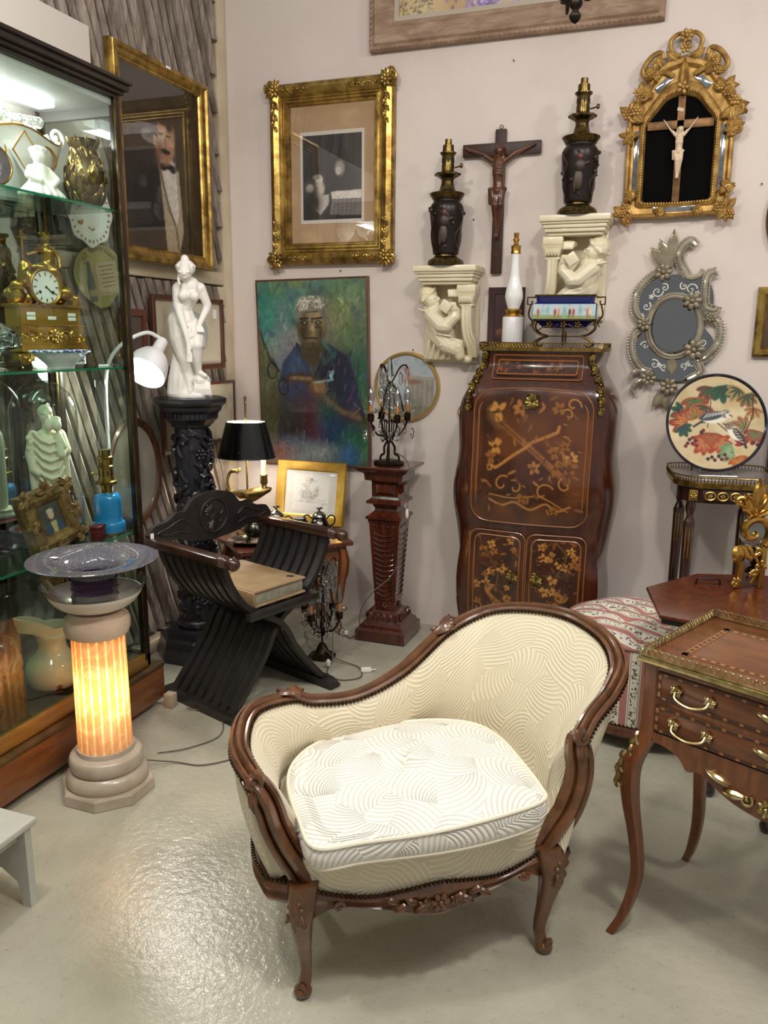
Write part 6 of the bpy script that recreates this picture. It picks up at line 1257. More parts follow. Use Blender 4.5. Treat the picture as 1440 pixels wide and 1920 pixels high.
def drop(l, r): return MB().lathe([(.0005, 0), (r, -l * .25), (r * .8, -l * .5), (r * 1.1, -l * .7), (.0006, -l)], 6)
def girandole(label, loc, rz, seed, floor=False):
    t = thing('crystal_girandole', label, 'candelabrum', loc, rz, 'crystal drop girandoles'); rn = random.Random(seed); B = BRONZE
    if floor: obj('base', MB().ngon([(.06, 0), (.062, .012), (.045, .02), (.03, .03), (.018, .06), (.012, .07)], 8), B, t)
    else:
        obj('base', MB().lathe([(.07, 0), (.074, .006), (.066, .014), (.05, .018), (.001, .02)], 36, flute=lambda a, z: 1 + .04 * cos(6 * a)), B, t)
        for k in range(3): a = 2 * pi * k / 3 + .5; obj('foot', MB().tube(cr([(.012, 0, .11), (.03, 0, .08), (.03, 0, .05), (.05, 0, .035), (.055, 0, .012)], 5), .0055, 7, m=Mx.Rotation(a, 4, 'Z')), B, t)
    z0 = .09
    obj('stem', MB().tube([(0, 0, .015), (0, 0, .40)], .0045, 8), B, t)
    arms = 4
    for k in range(arms):
        a = 2 * pi * k / arms + .55; m = Mx.Rotation(a, 4, 'Z')
        ar = obj('arm', MB().tube(cr([(.006, 0, z0 + .02), (.03, 0, z0 + .045), (.06, 0, z0 + .055), (.085, 0, z0 + .09), (.095, 0, z0 + .12)], 6), .0048, 7, m=m), B, t)
        obj('socket', MB().lathe([(.004, z0 + .115), (.015, z0 + .12), (.017, z0 + .15), (.012, z0 + .155)], 16, m=m @ T(.096, 0, 0)), B, ar)
        obj('drip_pan', MB().lathe([(.006, z0 + .155), (.03, z0 + .16), (.038, z0 + .17), (.036, z0 + .171), (.028, z0 + .163), (.006, z0 + .158)], 20, m=m @ T(.096, 0, 0)), pane('pan_glass', 'F4F6F4', 2.5), ar)
        obj('candle_sleeve', MB().lathe([(.008, z0 + .158), (.0075, z0 + .195), (.001, z0 + .195)], 12, m=m @ T(.096, 0, 0)), M('amber_sleeve', 'B4713A', .5), ar)
        obj('candle_bulb', MB().lathe(cr([(.007, z0 + .195), (.009, z0 + .20), (.018, z0 + .225), (.017, z0 + .25), (.008, z0 + .275), (.001, z0 + .29)], 3), 16), pane('pearl_bulb', 'E8EAEA', 4), ar).matrix_local = m @ T(.096, 0, 0)
        for j in range(2): o = obj('crystal_drop', drop(.06, .010), CRYSTAL, ar, smooth=10); o.matrix_local = m @ T(.085 + .035 * j, .01 * (-1) ** j, z0 + .105 - .02 * j)
    for k in range(3):
        a = 2 * pi * k / 3 + .2; m = Mx.Rotation(a, 4, 'Z')
        u = obj('upper_arm', MB().tube(cr([(.1, 0, z0 + .12), (.07, 0, z0 + .16), (.05, 0, z0 + .24), (.014, 0, z0 + .30), (.02, 0, z0 + .32), (.05, 0, z0 + .375), (.075, 0, z0 + .385), (.085, 0, z0 + .37)], 5), .0038, 7, m=m), B, t)
        for j in range(2): o = obj('crystal_drop', drop(.09 - .02 * j, .011), CRYSTAL, u, smooth=10); o.matrix_local = m @ T(.083 - .03 * j, .008 * j, z0 + .365 - .01 * j)
    for k in range(8): a = 2 * pi * k / 8; o = obj('crystal_drop', drop(.085, .009), CRYSTAL, t, smooth=10); o.location = (.026 * cos(a), .026 * sin(a), z0 + .25)
    for k in range(5): a = 2 * pi * k / 5; o = obj('crystal_drop', drop(.06, .012), CRYSTAL, t, smooth=10); o.location = (.035 * cos(a), .035 * sin(a), z0 + .075)
    obj('crystal_rosette', MB().flower((0, z0 + .26), .034, y=-.02, n=8).ell((0, 0, z0 + .29), (.022, .022, .02), 8, 6), CRYSTAL, t, smooth=10)
    obj('crystal_spire', MB().lathe([(.012, z0 + .32), (.02, z0 + .335), (.016, z0 + .36), (.009, z0 + .41), (.001, z0 + .425)], 6), CRYSTAL, t, smooth=10)
    for k in range(6): a = 2 * pi * k / 6 + .3; obj('bronze_curl', MB().tube(cr([(.012, 0, z0 + .03), (.03, 0, z0 + .06), (.035, 0, z0 + .11), (.028, 0, z0 + .125), (.022, 0, z0 + .11)], 4), .003, 6, m=Mx.Rotation(a, 4, 'Z')), B, t)
girandole('bronze girandole hung with crystal drops, standing on the carved mahogany pedestal', (-1.31, 3.66, .887), .2, 1)
girandole('bronze girandole hung with crystal drops, standing on the floor behind the black chair', (-1.50, 3.28, 0), .9, 2, True)

def cords():
    t = thing('girandole_flex', 'thin flex with inline switch hanging from the pedestal girandole to the floor', 'cord', (-1.305, 3.5, 0))
    obj('wire', MB().tube(cr([(.03, .14, .95), (.10, .09, .93), (.135, .06, .89), (.14, .04, .8), (.135, .03, .65), (.12, .03, .5), (.06, .03, .36), (-.02, .0, .28), (-.085, .005, .18), (-.105, .02, .06), (-.15, .03, .012), (-.19, .06, .01)], 8), .0028, 6), CORD, t)
    obj('inline_switch', MB().ell((.136, .032, .675), (.009, .008, .026), 12, 8), M('ivory_plastic', 'D8CFB8', .4), t)
    obj('plug', MB().box((-.205, .075, .014), (.04, .03, .026), .008), PLASTIC, t)
    t = thing('plug_flex', 'brown flex with two white plugs coiled beside the floor girandole', 'cord', (-1.45, 3.22, 0))
    obj('wire', MB().tube(cr([(-.05, .06, .25), (0, .06, .15), (.03, .0, .03), (.03, -.04, .006), (.06, -.12, .005), (.14, -.16, .005), (.21, -.10, .005), (.16, .0, .005), (.04, .02, .02), (-.04, .04, .06)], 8), .0028, 6), CORD, t)
    obj('plug', MB().lathe([(.004, 0), (.011, .004), (.012, .025), (.008, .035), (.004, .04)], 12, m=T(.03, -.05, .012, .4, .2, 0)), PLASTIC, t); obj('plug', MB().box((.21, -.03, .012), (.05, .026, .022), .007, rot=(0, 0, .5)).tube([(.232, -.02, .012), (.25, -.011, .012)], .003), PLASTIC, t)
    t = thing('wall_flex', 'coil of thin brown wire hanging on the wall beside the inlaid secretaire', 'cord', (-.985, 3.88, 1.0))
    obj('wire', MB().tube(cr([(.02, 0, .16), (-.02, -.012, .165), (-.04, -.012, .13), (-.01, -.012, .09), (.02, -.012, .11), (.0, -.012, .15), (-.03, -.012, .12), (-.015, -.012, .08), (.015, -.012, .085), (.01, -.01, .04), (.0, -.01, -.05), (.01, -.008, -.12)], 6), .003, 6), M('copper_flex', '8A6A42', .5), t)
cords()

# ================================================================ bombe secretaire
def interp(tab): 
    xs = [p[0] for p in tab]
    Q = cr(tab, 8); zs = np.array([q[0] for q in Q]); vs = np.array([q[1] for q in Q]); return lambda z: float(np.interp(z, zs, vs))
SEC_W = interp([(0, .285), (.12, .295), (.38, .312), (.55, .298), (.64, .292), (.75, .308), (.85, .308), (1.0, .292), (1.15, .29), (1.27, .285), (1.34, .262), (1.40, .236), (1.44, .236)])
SEC_D = interp([(0, .30), (.12, .315), (.38, .345), (.55, .34), (.64, .335), (.75, .36), (.85, .37), (1.0, .36), (1.15, .355), (1.25, .345), (1.32, .31), (1.38, .275), (1.44, .28)])
SEC_B = interp([(0, .30), (.28, .345), (.49, .33), (.78, .365), (.98, .345), (1.2, .345), (1.36, .268), (1.44, .272)])
def sec_front(x, z):     # y of the serpentine front at height z (back plane is y = 0)
    w = SEC_W(z); return -SEC_D(z) - .022 * cos(pi * x / w * .5) ** 2 + .006
def marquetry(w, h, seed, kind):
    a = w / h; nn = 260 if kind == 'fall' else 190; cv = Canvas(int(nn * min(1, a) if a < 1 else nn), int(nn if a < 1 else nn / a), '3A1C10', a); rn = random.Random(seed)
    cv.cloud('452110', 4, 5, seed, .35, .7).cloud('281109', 3, 4, seed + 3, .5, .8, .8).grain(.25, 40, 6, seed)
    def flo(x, y, r, c='9A6430'):
        for k in range(5): an = k * 1.257 + rn.random(); cv.ell(x + r * .7 * cos(an), y + r * .7 * sin(an), r * .6, r * .35, c, .25, an)
        cv.ell(x, y, r * .3, r * .3, '5A3010', .3)
    def lf(x, y, an, l, c='7E4E26'): cv.ell(x + l * .5 * cos(an), y + l * .5 * sin(an), l * .5, l * .17, c, .2, an)
    def curl(P, wd=.006, c='A06A34'): cv.line(P, wd, c)
    sp = lambda cx, cy, r, a0, t, s=1: [(cx + r * (1 - .8 * i / 16) * cos(a0 + s * t * i / 16), cy + r * (1 - .8 * i / 16) * sin(a0 + s * t * i / 16)) for i in range(17)]
    if kind == 'fall':
        cx = a / 2
        cv.cloud('6A3A18', 3, 3, 5, .45, .7, .7)
        curl([(cx - .27, .78), (cx + .25, .38)], .02, '8A5628'); curl([(cx - .29, .81), (cx - .24, .75)], .045, '6A4526'); curl([(cx - .24, .755), (cx + .25, .375)], .004, '4A2410'); cv.line([(cx + .15, .45), (cx + .27, .36)], .02, '74431F')
        curl([(cx + .21, .74), (cx + .2, .70), (cx + .12, .66), (cx + .02, .62), (cx - .04, .57), (cx - .12, .52), (cx - .2, .46), (cx - .26, .42), (cx - .3, .44)], .011, 'A86E38')
        for c in (sp(cx + .30, .9, .06, 0, 5), sp(cx + .27, .83, .05, 3, -5), sp(cx - .3, .42, .03, 2, 5), sp(cx - .2, .3, .07, 1, 5), sp(cx - .1, .28, .06, 2, -5), sp(cx + .12, .25, .08, .5, 4.5), sp(cx + .28, .32, .06, 2, 5)): curl(c, .006)
        curl(cr([(cx - .3, .18), (cx - .2, .14), (cx - .1, .17), (cx + .02, .12), (cx + .14, .17), (cx + .22, .12), (cx + .32, .16)], 6), .008); curl(cr([(cx - .3, .22), (cx - .12, .2), (cx + .1, .22), (cx + .3, .12)], 6), .005)
        for x, y, r in ((-.08, .86, .05), (.2, .87, .04), (-.26, .84, .06), (.26, .6, .035), (.18, .55, .04), (.31, .52, .04), (.2, .44, .05), (.3, .46, .05), (-.27, .58, .05), (-.3, .5, .04), (.04, .43, .04), (-.04, .2, .035), (.2, .12, .03)): flo(cx + x, y, r, rn.choice(['9A6430', 'B07A3C', '84521F']))
        for k in range(70): lf(rn.uniform(.06, a - .06), rn.uniform(.08, .93), rn.uniform(0, 6.28), rn.uniform(.03, .07), rn.choice(['6A4020', '7E4E26', '523018', '8F5C2C']))
        cv.ell(cx - .02, .74, .14, .08, '5A3418', .6, al=.5)
    elif kind == 'door':
        s = 1 if seed % 2 else -1; cx = a / 2
        curl(cr([(cx - s * .05, .05), (cx + s * .12, .14), (cx + s * .02, .28), (cx - s * .08, .38), (cx - s * .02, .44)], 6), .018, '9A6430'); curl(sp(cx - s * .06, .4, .07, 0, 5 * s), .008); curl(sp(cx + s * .14, .16, .06, 1, 5), .007); curl(sp(cx - s * .18, .2, .06, 2, -5), .006)
        curl(cr([(cx, .4), (cx + .02, .6), (cx - s * .1, .8), (cx, .93)], 6), .005, '6A4A22')
        for k in range(17): flo(rn.uniform(.08, a - .08), rn.uniform(.1, .93), rn.uniform(.022, .045), rn.choice(['A06C34', 'B07A3C', '8A5826']))
        for k in range(60): lf(rn.uniform(.06, a - .06), rn.uniform(.06, .95), rn.uniform(0, 6.28), rn.uniform(.03, .08), rn.choice(['6A4020', '7E4E26', '523018', '4A3A1C']))
    else:
        for k in range(14): flo(rn.uniform(.3, a - .3), rn.uniform(.25, .75), .08, '7A4820')
        for k in range(30): lf(rn.uniform(.2, a - .2), rn.uniform(.2, .8), rn.uniform(0, 6.28), .14, rn.choice(['6A3C1C', '582E14']))
    return cv
def secretaire():
    X0, t = -.597, None
    t = thing('bombe_secretaire', 'tall bombe secretaire in glossy walnut with floral marquetry and brass mounts', 'secretaire', (X0, 3.868, 0))
    body = wood('secretaire_veneer', '2A0F08', '4E2412', .2, (7, 7, 1.6), coat=.45, bmp=.05)
    n = 14; rows = []
    for z in np.linspace(.09, 1.44, 70):
        w, b, d = SEC_W(z), SEC_B(z), SEC_D(z); row = [(-b, 0, z), (-b - .004, -d * .5, z), (-b + .01, -d * .86, z), (-w - .012, -d + .012, z)]
        for k in range(n + 1): x = -w + 2 * w * k / n; row.append((x, sec_front(x, z), z))
        row += [(w + .012, -d + .012, z), (b - .01, -d * .86, z), (b + .004, -d * .5, z), (b, 0, z)]; rows.append(row)
    obj('carcass', MB().grid(rows, closeu=True, caps=True), body, t, smooth=40)
    for sx in (-1, 1):
        for y in (-.28, -.03): obj('foot', MB().tube(cr([(sx * .25, y, .12), (sx * .272, y - .01, .07), (sx * .262, y, .02), (sx * .275, y - .008, .0)], 4), [.035] * 5 + [.025] * 8, 8), body, t)
    obj('top_board', MB().slab([(x * 1.03, y * 1.03, ) for x, y, _ in rows[-1]], 1.438, 1.452, b=.003), body, t)
    pm = paint_mat('marquetry', .24, .05, .45); line = M('boxwood_stringing', '8A5328', .3, coat=.5)
    def patch(name, cv, x0, x1, z0, z1, r, off=.006, parent=None, top=0):
        """rounded panel that lies on the curved front"""
        nx, nz = cv.w, cv.h; mb = MB(); R = []; cx, hw = (x0 + x1) / 2, (x1 - x0) / 2
        def hw_at(z):
            e = min(z - z0, z1 - z); return hw if e > r else hw - r + sqrt(max(0, r * r - (r - e) ** 2))
        for j in range(nz):
            z = z0 + (z1 - z0) * j / (nz - 1); q = max(.002, hw_at(z)); row = []
            for i in range(nx): x = cx + q * (2 * i / (nx - 1) - 1); zz = z + top * (1 - ((x - cx) / hw) ** 2) * (j / (nz - 1)); row.append((x, sec_front(x, z) - off, zz))
            R.append(row)
        mb.grid(R); C0 = cv.c; col = np.zeros((nz, nx, 3))
        for j in range(nz):
            q = max(.002, hw_at(z0 + (z1 - z0) * j / (nz - 1))) / hw; ii = np.clip(((np.linspace(-1, 1, nx) * q) + 1) / 2 * (nx - 1), 0, nx - 1).astype(int); col[j] = C0[j, ii]
        mb.col = col.reshape(-1, 3); o = obj(name, mb, pm, parent or t)
        B = R[0] + [r_[-1] for r_ in R[1:]] + R[-1][::-1][1:] + [r_[0] for r_ in R[::-1]][1:-1]
        obj('stringing', MB().tube([(x, y - .001, z) for x, y, z in B[::2]], .0032, 5, closed=True), line, o)
        k = .86
        zc = (z0 + z1) / 2; In = [(cx + (x - cx) * (1 - .022 / hw), sec_front(x, z) - off - .0012, zc + (z - zc) * (1 - .022 / ((z1 - z0) / 2))) for x, y, z in B[::2]]
        obj('inner_stringing', MB().tube(In, .0042, 5, closed=True), line, o)
        return o
    fall = patch('fall_front', marquetry(.52, .58, 4, 'fall'), -.258, .258, .68, 1.262, .075, top=.02)
    d1 = patch('door', marquetry(.25, .46, 3, 'door'), -.262, -.004, .17, .635, .04); d2 = patch('door', marquetry(.25, .46, 8, 'door'), .004, .262, .17, .635, .04)
    fz = patch('frieze_drawer', marquetry(.42, .1, 6, 'frieze'), -.195, .195, 1.318, 1.42, .008, .004)
    BR = M('ormolu', '9A8248', .3, .9, '5E4E26', 30, .3, 60)
    def esc(x, z, par, s=1):
        y = sec_front(x, z) - .012; o = MB()
        for k in range(9): a = 2 * pi * k / 9 + .3; o.leaf((x, z), a, .030 * s, .008 * s, y=y, th=.003)
        for k, (dx, dz) in enumerate(((-.012, .018), (.012, .018), (-.014, -.014), (.013, -.016))): o.scroll((x + dx * s, z + dz * s), .012 * s, 1.2, k, (-1) ** k, .003 * s, y=y - .002, n=12)
        e = obj('escutcheon', o, BR, par); obj('keyhole', MB().ell((x, y - .005, z + .003), (.004, .002, .004), 8, 5).box((x, y - .004, z - .004), (.003, .003, .01), 0), M('keyhole_black', '060504', .8), e)
    esc(0, 1.225, fall, 1.25); esc(-.055, .43, d1, 1.1); esc(.055, .43, d2, 1.1)
    for s in (-1, 1):
        o = MB(); rn = random.Random(3)
        for k in range(16):
            z = 1.42 - k * .015; x = s * (SEC_W(z) - .002); y = -SEC_D(z) - .004; rr = .034 - .0012 * k
            o.leaf((x, z), -pi / 2 + rn.uniform(-.9, .9), rr, .012, y=y, th=.006)
            if k % 3 == 0: o.scroll((x, z), .014, 1.2, rn.uniform(0, 6), s, .005, y=y - .006, n=12).flower((x, z - .01), .012, y=y - .004)
        obj('corner_mount', o, BR, t)
    # pierced gallery round the top
    edge = [(x * 1.035, y * 1.035, 0) for x, y, _ in rows[-1]]; P = resample(edge, 150); g = MB()
    for z in (1.453, 1.474): g.tube([(x, y, z) for x, y, _ in P], .0022, 5)
    for i in range(0, 148, 2):
        g.tube([(P[i][0], P[i][1], 1.453), (P[i + 2][0], P[i + 2][1], 1.474)], .0013, 4); g.tube([(P[i + 2][0], P[i + 2][1], 1.453), (P[i][0], P[i][1], 1.474)], .0013, 4)
    obj('pierced_gallery', g, BRASS, t, kind='stuff')
    obj('brass_band', MB().sweep([(x, y, 1.4455) for x, y, _ in P], [(-.003, -.007), (.003, -.007), (.003, .007), (-.003, .007)]), BRASS, t)
secretaire()

def white_lamp():
    t = thing('white_opaline_lamp', 'white opaline baluster lamp base with gilt rings on a marble cylinder', 'lamp base', (-.74, 3.715, 1.453))
    op = M('white_opaline', 'EDEBE8', .12, coat=.6, sss=.15)
    obj('base_plate', MB().ngon([(.06, 0), (.06, .008), (.05, .016), (.046, .02)], 4), BRASS, t); obj('drum', MB().lathe([(.047, .02), (.047, .13), (.045, .134), (.001, .134)], 40), M('white_marble', 'E6E3E0', .3, 0, 'D0CCC8', 4), t)
    obj('gilt_ring', MB().lathe([(.044, .13), (.046, .135), (.04, .14), (.03, .148), (.036, .156), (.037, .164), (.025, .17)], 32), GILT2, t)
    obj('baluster', MB().lathe(cr([(.024, .165), (.036, .20), (.040, .225), (.034, .265), (.024, .305), (.019, .35), (.0175, .39), (.02, .41)], 5), 40), op, t)
    obj('neck_mount', MB().lathe([(.019, .405), (.023, .408), (.02, .42), (.022, .44), (.012, .445), (.008, .455), (.014, .462), (.014, .47), (.008, .475), (.011, .48), (.011, .495), (.001, .495)], 24), GILT2, t)
white_lamp()

def jardiniere():
    t = thing('blue_porcelain_jardiniere', 'cobalt blue oblong porcelain planter painted with small figures, in a bronze scroll stand', 'planter', (-.50, 3.655, 1.453), radians(3))
    cb = M('cobalt_glaze', '141A5A', .12, coat=.6); L, D = .13, .055
    def rect(hx, hy, r=.02, n=5): return [(sx * (hx - r) + r * cos(a0 + pi / 2 * k / n), sy * (hy - r) + r * sin(a0 + pi / 2 * k / n)) for sx, sy, a0 in ((1, 1, 0), (-1, 1, pi / 2), (-1, -1, pi), (1, -1, 3 * pi / 2)) for k in range(n + 1)]
    rows = [[(x, y, z) for x, y in rect(hx, hy)] for hx, hy, z in ((.09, .035, .085), (.105, .042, .098), (.118, .05, .108), (.13, .06, .118), (.134, .064, .122), (.136, .066, .185), (.130, .06, .19), (.122, .052, .195), (.126, .056, .22), (.120, .05, .22), (.11, .04, .13))]
    obj('trough', MB().grid(rows, closeu=True, caps=True), cb, t)
    w, h = .262, .062; cv = Canvas(110, 30, 'B9CBD6', w / h); a = cv.a; rn = random.Random(1)
    cv.poly([(0, 0), (a, 0), (a, .22), (0, .28)], '8E9A58', 1, 2).cloud('8FB0A0', 12, 3, 4, .6, .8, .7)
    for x, c in ((.35, 'B06A4A'), (1.5, 'A85038'), (1.75, 'C89A80'), (2.5, '6A4A3A'), (2.75, 'B4483A'), (3.7, 'C0764E'), (3.85, 'E0CDB8')): cv.ell(x, .45, .1, .24, c, .3).ell(x, .78, .06, .09, 'E0B89A', .3).line([(x, .3), (x - .05, .08)], .03, '8A5A40')
    for x in (1.0, 2.15, 3.2): cv.ell(x, .55, .12, .28, '7FA090', .6, al=.7)
    pnl = panel('painted_frieze', cv, w, h, paint_mat('painted_porcelain', .12, 0, .5), t, y=-.0672, z=.1225); 
    o = MB()
    for s in (-1, 1): obj('painted_end', MB().box((s * .1355, 0, .1535), (.003, .10, .06), .001), M('pale_blue_glaze', 'B4C4CE', .15, coat=.5), t)
    BZ = M('gilt_bronze_dark', '6E5630', .35, .9, '463619', 30)
    obj('stand_rim', MB().tube([(x * 1.03, y * 1.05, .118) for x, y in rect(.13, .06)], .003, 6, closed=True), BZ, t); obj('top_rim', MB().tube([(x, y, .221) for x, y in rect(.127, .057)], .004, 6, closed=True), BZ, t)
    for s in (-1, 1):
        obj('side_handle', MB().tube([(s * .128, 0, .215), (s * .165, 0, .215), (s * .165, 0, .185), (s * .145, 0, .185), (s * .145, 0, .2)], .004, 6).tube(cr([(s * .15, 0, .185), (s * .158, 0, .14), (s * .14, 0, .11), (s * .148, 0, .09)], 4), .004, 6), BZ, t)
        for y in (-.05, .05): obj('scroll_leg', MB().tube(cr([(s * .125, y, .118), (s * .13, y, .085), (s * .105, y * 1.1, .06), (s * .075, y * 1.1, .05), (s * .10, y * 1.1, .04), (s * .125, y * 1.15, .02), (s * .11, y * 1.15, .004), (s * .095, y * 1.15, .014)], 6), .004, 7), BZ, t)
    obj('stretcher', MB().tube([(-.08, -.052, .05), (.08, -.052, .05)], .003, 6).tube([(0, -.052, .09), (0, -.052, .01)], .006, 7).tube([(.012, -.052, .07), (.012, -.052, .02)], .004, 6), BZ, t)
    fr = MB()
    for k in range(3): fr.flower((-.06 + .06 * k, .098), .016, y=-.062, n=5, th=.3)
    for s in (-1, 1): fr.tube(cr([(s * .02, -.062, .10), (s * .05, -.062, .085), (s * .08, -.062, .09), (s * .105, -.062, .075)], 5), .003, 6)
    obj('trellis', fr, BZ, t)
jardiniere()

# ================================================================ stand with bird plate, right
def stand():
    t = thing('gilt_mounted_stand', 'tall square stand with brass gallery, gilt frieze and slender fluted dark legs', 'stand', (.19, 3.622, 0), radians(8))
    dw = wood('stand_rosewood', '1E0C07', '3E1C10', .25, coat=.6); zt = .945
    lp = cr([(-.19, -.13), (-.165, -.16), (-.14, -.185), (-.10, -.2), (.10, -.2), (.14, -.185), (.165, -.16), (.19, -.13), (.205, -.08), (.205, .1), (.19, .17), (.1, .2), (-.1, .2), (-.19, .17), (-.205, .1), (-.205, -.08)], 3, True)
    obj('marble_top', MB().slab([(x * .97, y * .97) for x, y in lp], zt - .012, zt, b=.002), M('veined_grey_marble', '8F8A84', .2, 0, '6A625C', 6, coat=.5), t)
    obj('brass_edge', MB().slab(lp, zt - .034, zt - .008, b=.003), BRASS, t)
    P = lp + [lp[0]]; g = MB().tube([(x, y, zt + .012) for x, y in lp], .0026, 5, closed=True)
    Q = resample(P, 110)
    for x, y in Q: g.tube([(x, y, zt - .01), (x, y, zt + .012)], .0016, 4)
    obj('gallery', g, BRASS, t, kind='stuff')
    obj('frieze', MB().slab([(x * .9, y * .9) for x, y in lp], zt - .095, zt - .034), dw, t)
    fr = obj('frieze_panel', MB().box((.0, -.186, zt - .063), (.205, .012, .048), .002), dw, t)
    for k in range(4): obj('guilloche', MB().tube([(-.072 + .048 * k + .020 * cos(a), -.195, zt - .063 + .016 * sin(a)) for a in [2 * pi * j / 20 for j in range(20)]], .0038, 6, closed=True).flower((-.072 + .048 * k, zt - .063), .011, y=-.193, n=6), GILT, fr)
    for s in (-1, 1): obj('gilt_square', MB().box((s * .135, -.186, zt - .063), (.034, .012, .045), .002).flower((s * .135, zt - .063), .014, y=-.194, n=6), GILT, t)
    for sx in (-1, 1):
        for sy in (-1, 1):
            l = obj('leg', MB().lathe([(.017, 0), (.02, .01), (.018, .03), (.012, .05), (.019, .08), (.021, .5), (.024, .76), (.02, .77), (.014, .785), (.012, .795), (.02, .81), (.022, .83), (.018, .852)], 20, m=T(sx * .135, sy * .15, 0), flute=lambda a, z: 1 - (.06 * abs(cos(5 * a)) if .1 < z < .75 else 0)), dw, t)
            for k in range(3): a = -pi / 2 + (k - 1) * .6; obj('gilt_flute', MB().box((sx * .135 + .0225 * cos(a), sy * .15 + .0225 * sin(a), .68), (.004, .004, .13), .001), GILT, l)
    obj('undershelf', MB().slab([(x * .72, y * .75) for x, y in lp], .2, .215, b=.003), dw, t)
stand()

def bird_plate():
    t = thing('bird_plate', 'large cream earthenware plate with black rim, painted birds and red autumn leaves', 'plate', (.155, 3.60, .952), radians(12)); t.rotation_euler = Euler((radians(-13), 0, radians(14)))
    R = .205; cv = Canvas(230, 230, 'CDB890'); cv.cloud('BFA87C', 6, 6, 3).cloud('D9C8A4', 5, 5, 7, .55, .8); rn = random.Random(6)
    def leaf5(x, y, r, c1, c2, rot=0):
        for k in (-2, -1, 0, 1, 2):
            an = rot + pi / 2 + k * .62; l = r * (1 - .1 * abs(k)); cv.ell(x + l * .5 * cos(an), y + l * .5 * sin(an), l * .55, l * .24, c1, .12, an); 
        for k in (-2, -1, 0, 1, 2):
            an = rot + pi / 2 + k * .62; l = r * (1 - .1 * abs(k)); cv.ell(x + l * .4 * cos(an), y + l * .4 * sin(an), l * .35, l * .09, c2, .3, an); cv.line([(x, y), (x + l * .9 * cos(an), y + l * .9 * sin(an))], .003, '5A2A18')
    G1, R1, O1 = '2F5C46', '8E4430', 'B06A44'
    for x, y, r, c1, c2, rot in ((.42, .87, .13, '7A4A3A', G1, 3), (.55, .88, .14, G1, '1F4F42', 3.3), (.72, .86, .12, 'A08A5A', G1, 2.6), (.8, .8, .12, '8A6A40', G1, 3.4), (.28, .75, .15, '9A4A36', '4E7A4A', 3.2), (.38, .68, .12, 'A85A3E', G1, 2.9), (.17, .62, .12, '24584A', '1A3F3A', 2), (.2, .5, .15, R1, 'D0834E', 1.6), (.16, .46, .1, G1, '1F4F60', 3.6), (.3, .55, .1, O1, '8A8A4A', .5), (.46, .38, .16, R1, O1, 3.1), (.4, .30, .13, 'A8482E', 'D08A5A', 2.4), (.53, .31, .13, 'A8482E', 'D08A5A', 3.9), (.8, .46, .12, 'A87050', '7A8A5A', 1.2), (.9, .42, .12, '9A4A3A', '6A8A5A', 2.9), (.68, .2, .12, '6A9A6A', 'A8C090', 1.8), (.72, .14, .11, 'B4582E', 'D08A4A', 3.5), (.78, .28, .08, 'A83A34', '7A2A28', .4), (.88, .66, .1, 'B08A5A', 'A86A4A', 3)): leaf5(x, y, r * 1.22, c1, c2, rot)
    for x, y in ((.24, .32), (.27, .34), (.3, .31), (.22, .28), (.27, .28), (.31, .26), (.2, .25), (.43, .12), (.47, .14), (.5, .11), (.54, .15), (.57, .12), (.6, .17), (.62, .13), (.88, .3), (.92, .28), (.38, .42), (.36, .4), (.44, .6), (.47, .58)): cv.ell(x, y, .02, .02, rn.choice(['7A2E34', '5A2A30', '3A3038']), .2)
    cv.line([(.86, .8), (.87, .6), (.84, .5), (.78, .36)], .006, '3A3A2A').line([(.36, .5), (.5, .52), (.62, .42), (.74, .3)], .006, '4A4030').line([(.45, .85), (.44, .6), (.42, .45)], .005, '4A4A38')
    # birds
    cv.line([(.28, .46), (.4, .54)], .012, '3A3E46').ell(.5, .56, .13, .06, 'E8E0D0', .08, .18).ell(.46, .575, .13, .045, '4A4E58', .12, .22).ell(.6, .6, .05, .045, '8A8478', .12).ell(.63, .585, .03, .03, 'E4DCCC', .2).ell(.62, .61, .007, .007, '1A1614', .3).line([(.64, .59), (.665, .575)], .008, '7A5A4A')
    for k in range(7): cv.line([(.38 + .03 * k, .55 + .008 * k), (.42 + .03 * k, .6 + .004 * k)], .004, 'D8D4C8')
    cv.ell(.7, .4, .1, .055, 'EDE6D8', .08, -.8).ell(.74, .38, .1, .035, '4A4844', .12, -.9).ell(.64, .475, .045, .04, '8A7A68', .12).line([(.61, .485), (.58, .495)], .008, '6A4A3A').ell(.635, .485, .006, .006, '1A1614', .3).line([(.78, .32), (.81, .25)], .014, '2E2C2A')
    for k in range(6): cv.line([(.66 + .02 * k, .46 - .03 * k), (.7 + .018 * k, .45 - .03 * k)], .004, 'C8BCA4')
    pos = lambda x, z: (x, -.026 + .014 * (1 - ((x / R) ** 2 + ((z - R) / R) ** 2)) , z)
    panel('painted_face', cv, 2 * R * .97, 2 * R * .97, paint_mat('glazed_earthenware', .15, 0, .6), t, shape=lambda a, b: a * a + (b - R * .97) ** 2 < (R * .955) ** 2, warp=lambda a, b: pos(a, b + R * .03))
    rows = [[(r * cos(a), y, R + r * sin(a)) for a in [2 * pi * k / 72 for k in range(72)]] for r, y in ((R * .94, -.0245), (R * .97, -.03), (R, -.028), (R * .99, -.02), (R * .6, .004), (.08, .006), (.08, .012), (.07, .012), (.07, .004), (.001, .004))]
    obj('dark_rim', MB().grid(rows, closeu=True), M('blue_black_rim', '12121E', .15, coat=.6), t)
    k = thing('plate_easel', 'bent chrome wire plate stand holding the bird plate', 'easel', (.16, 3.57, .9465), radians(14))
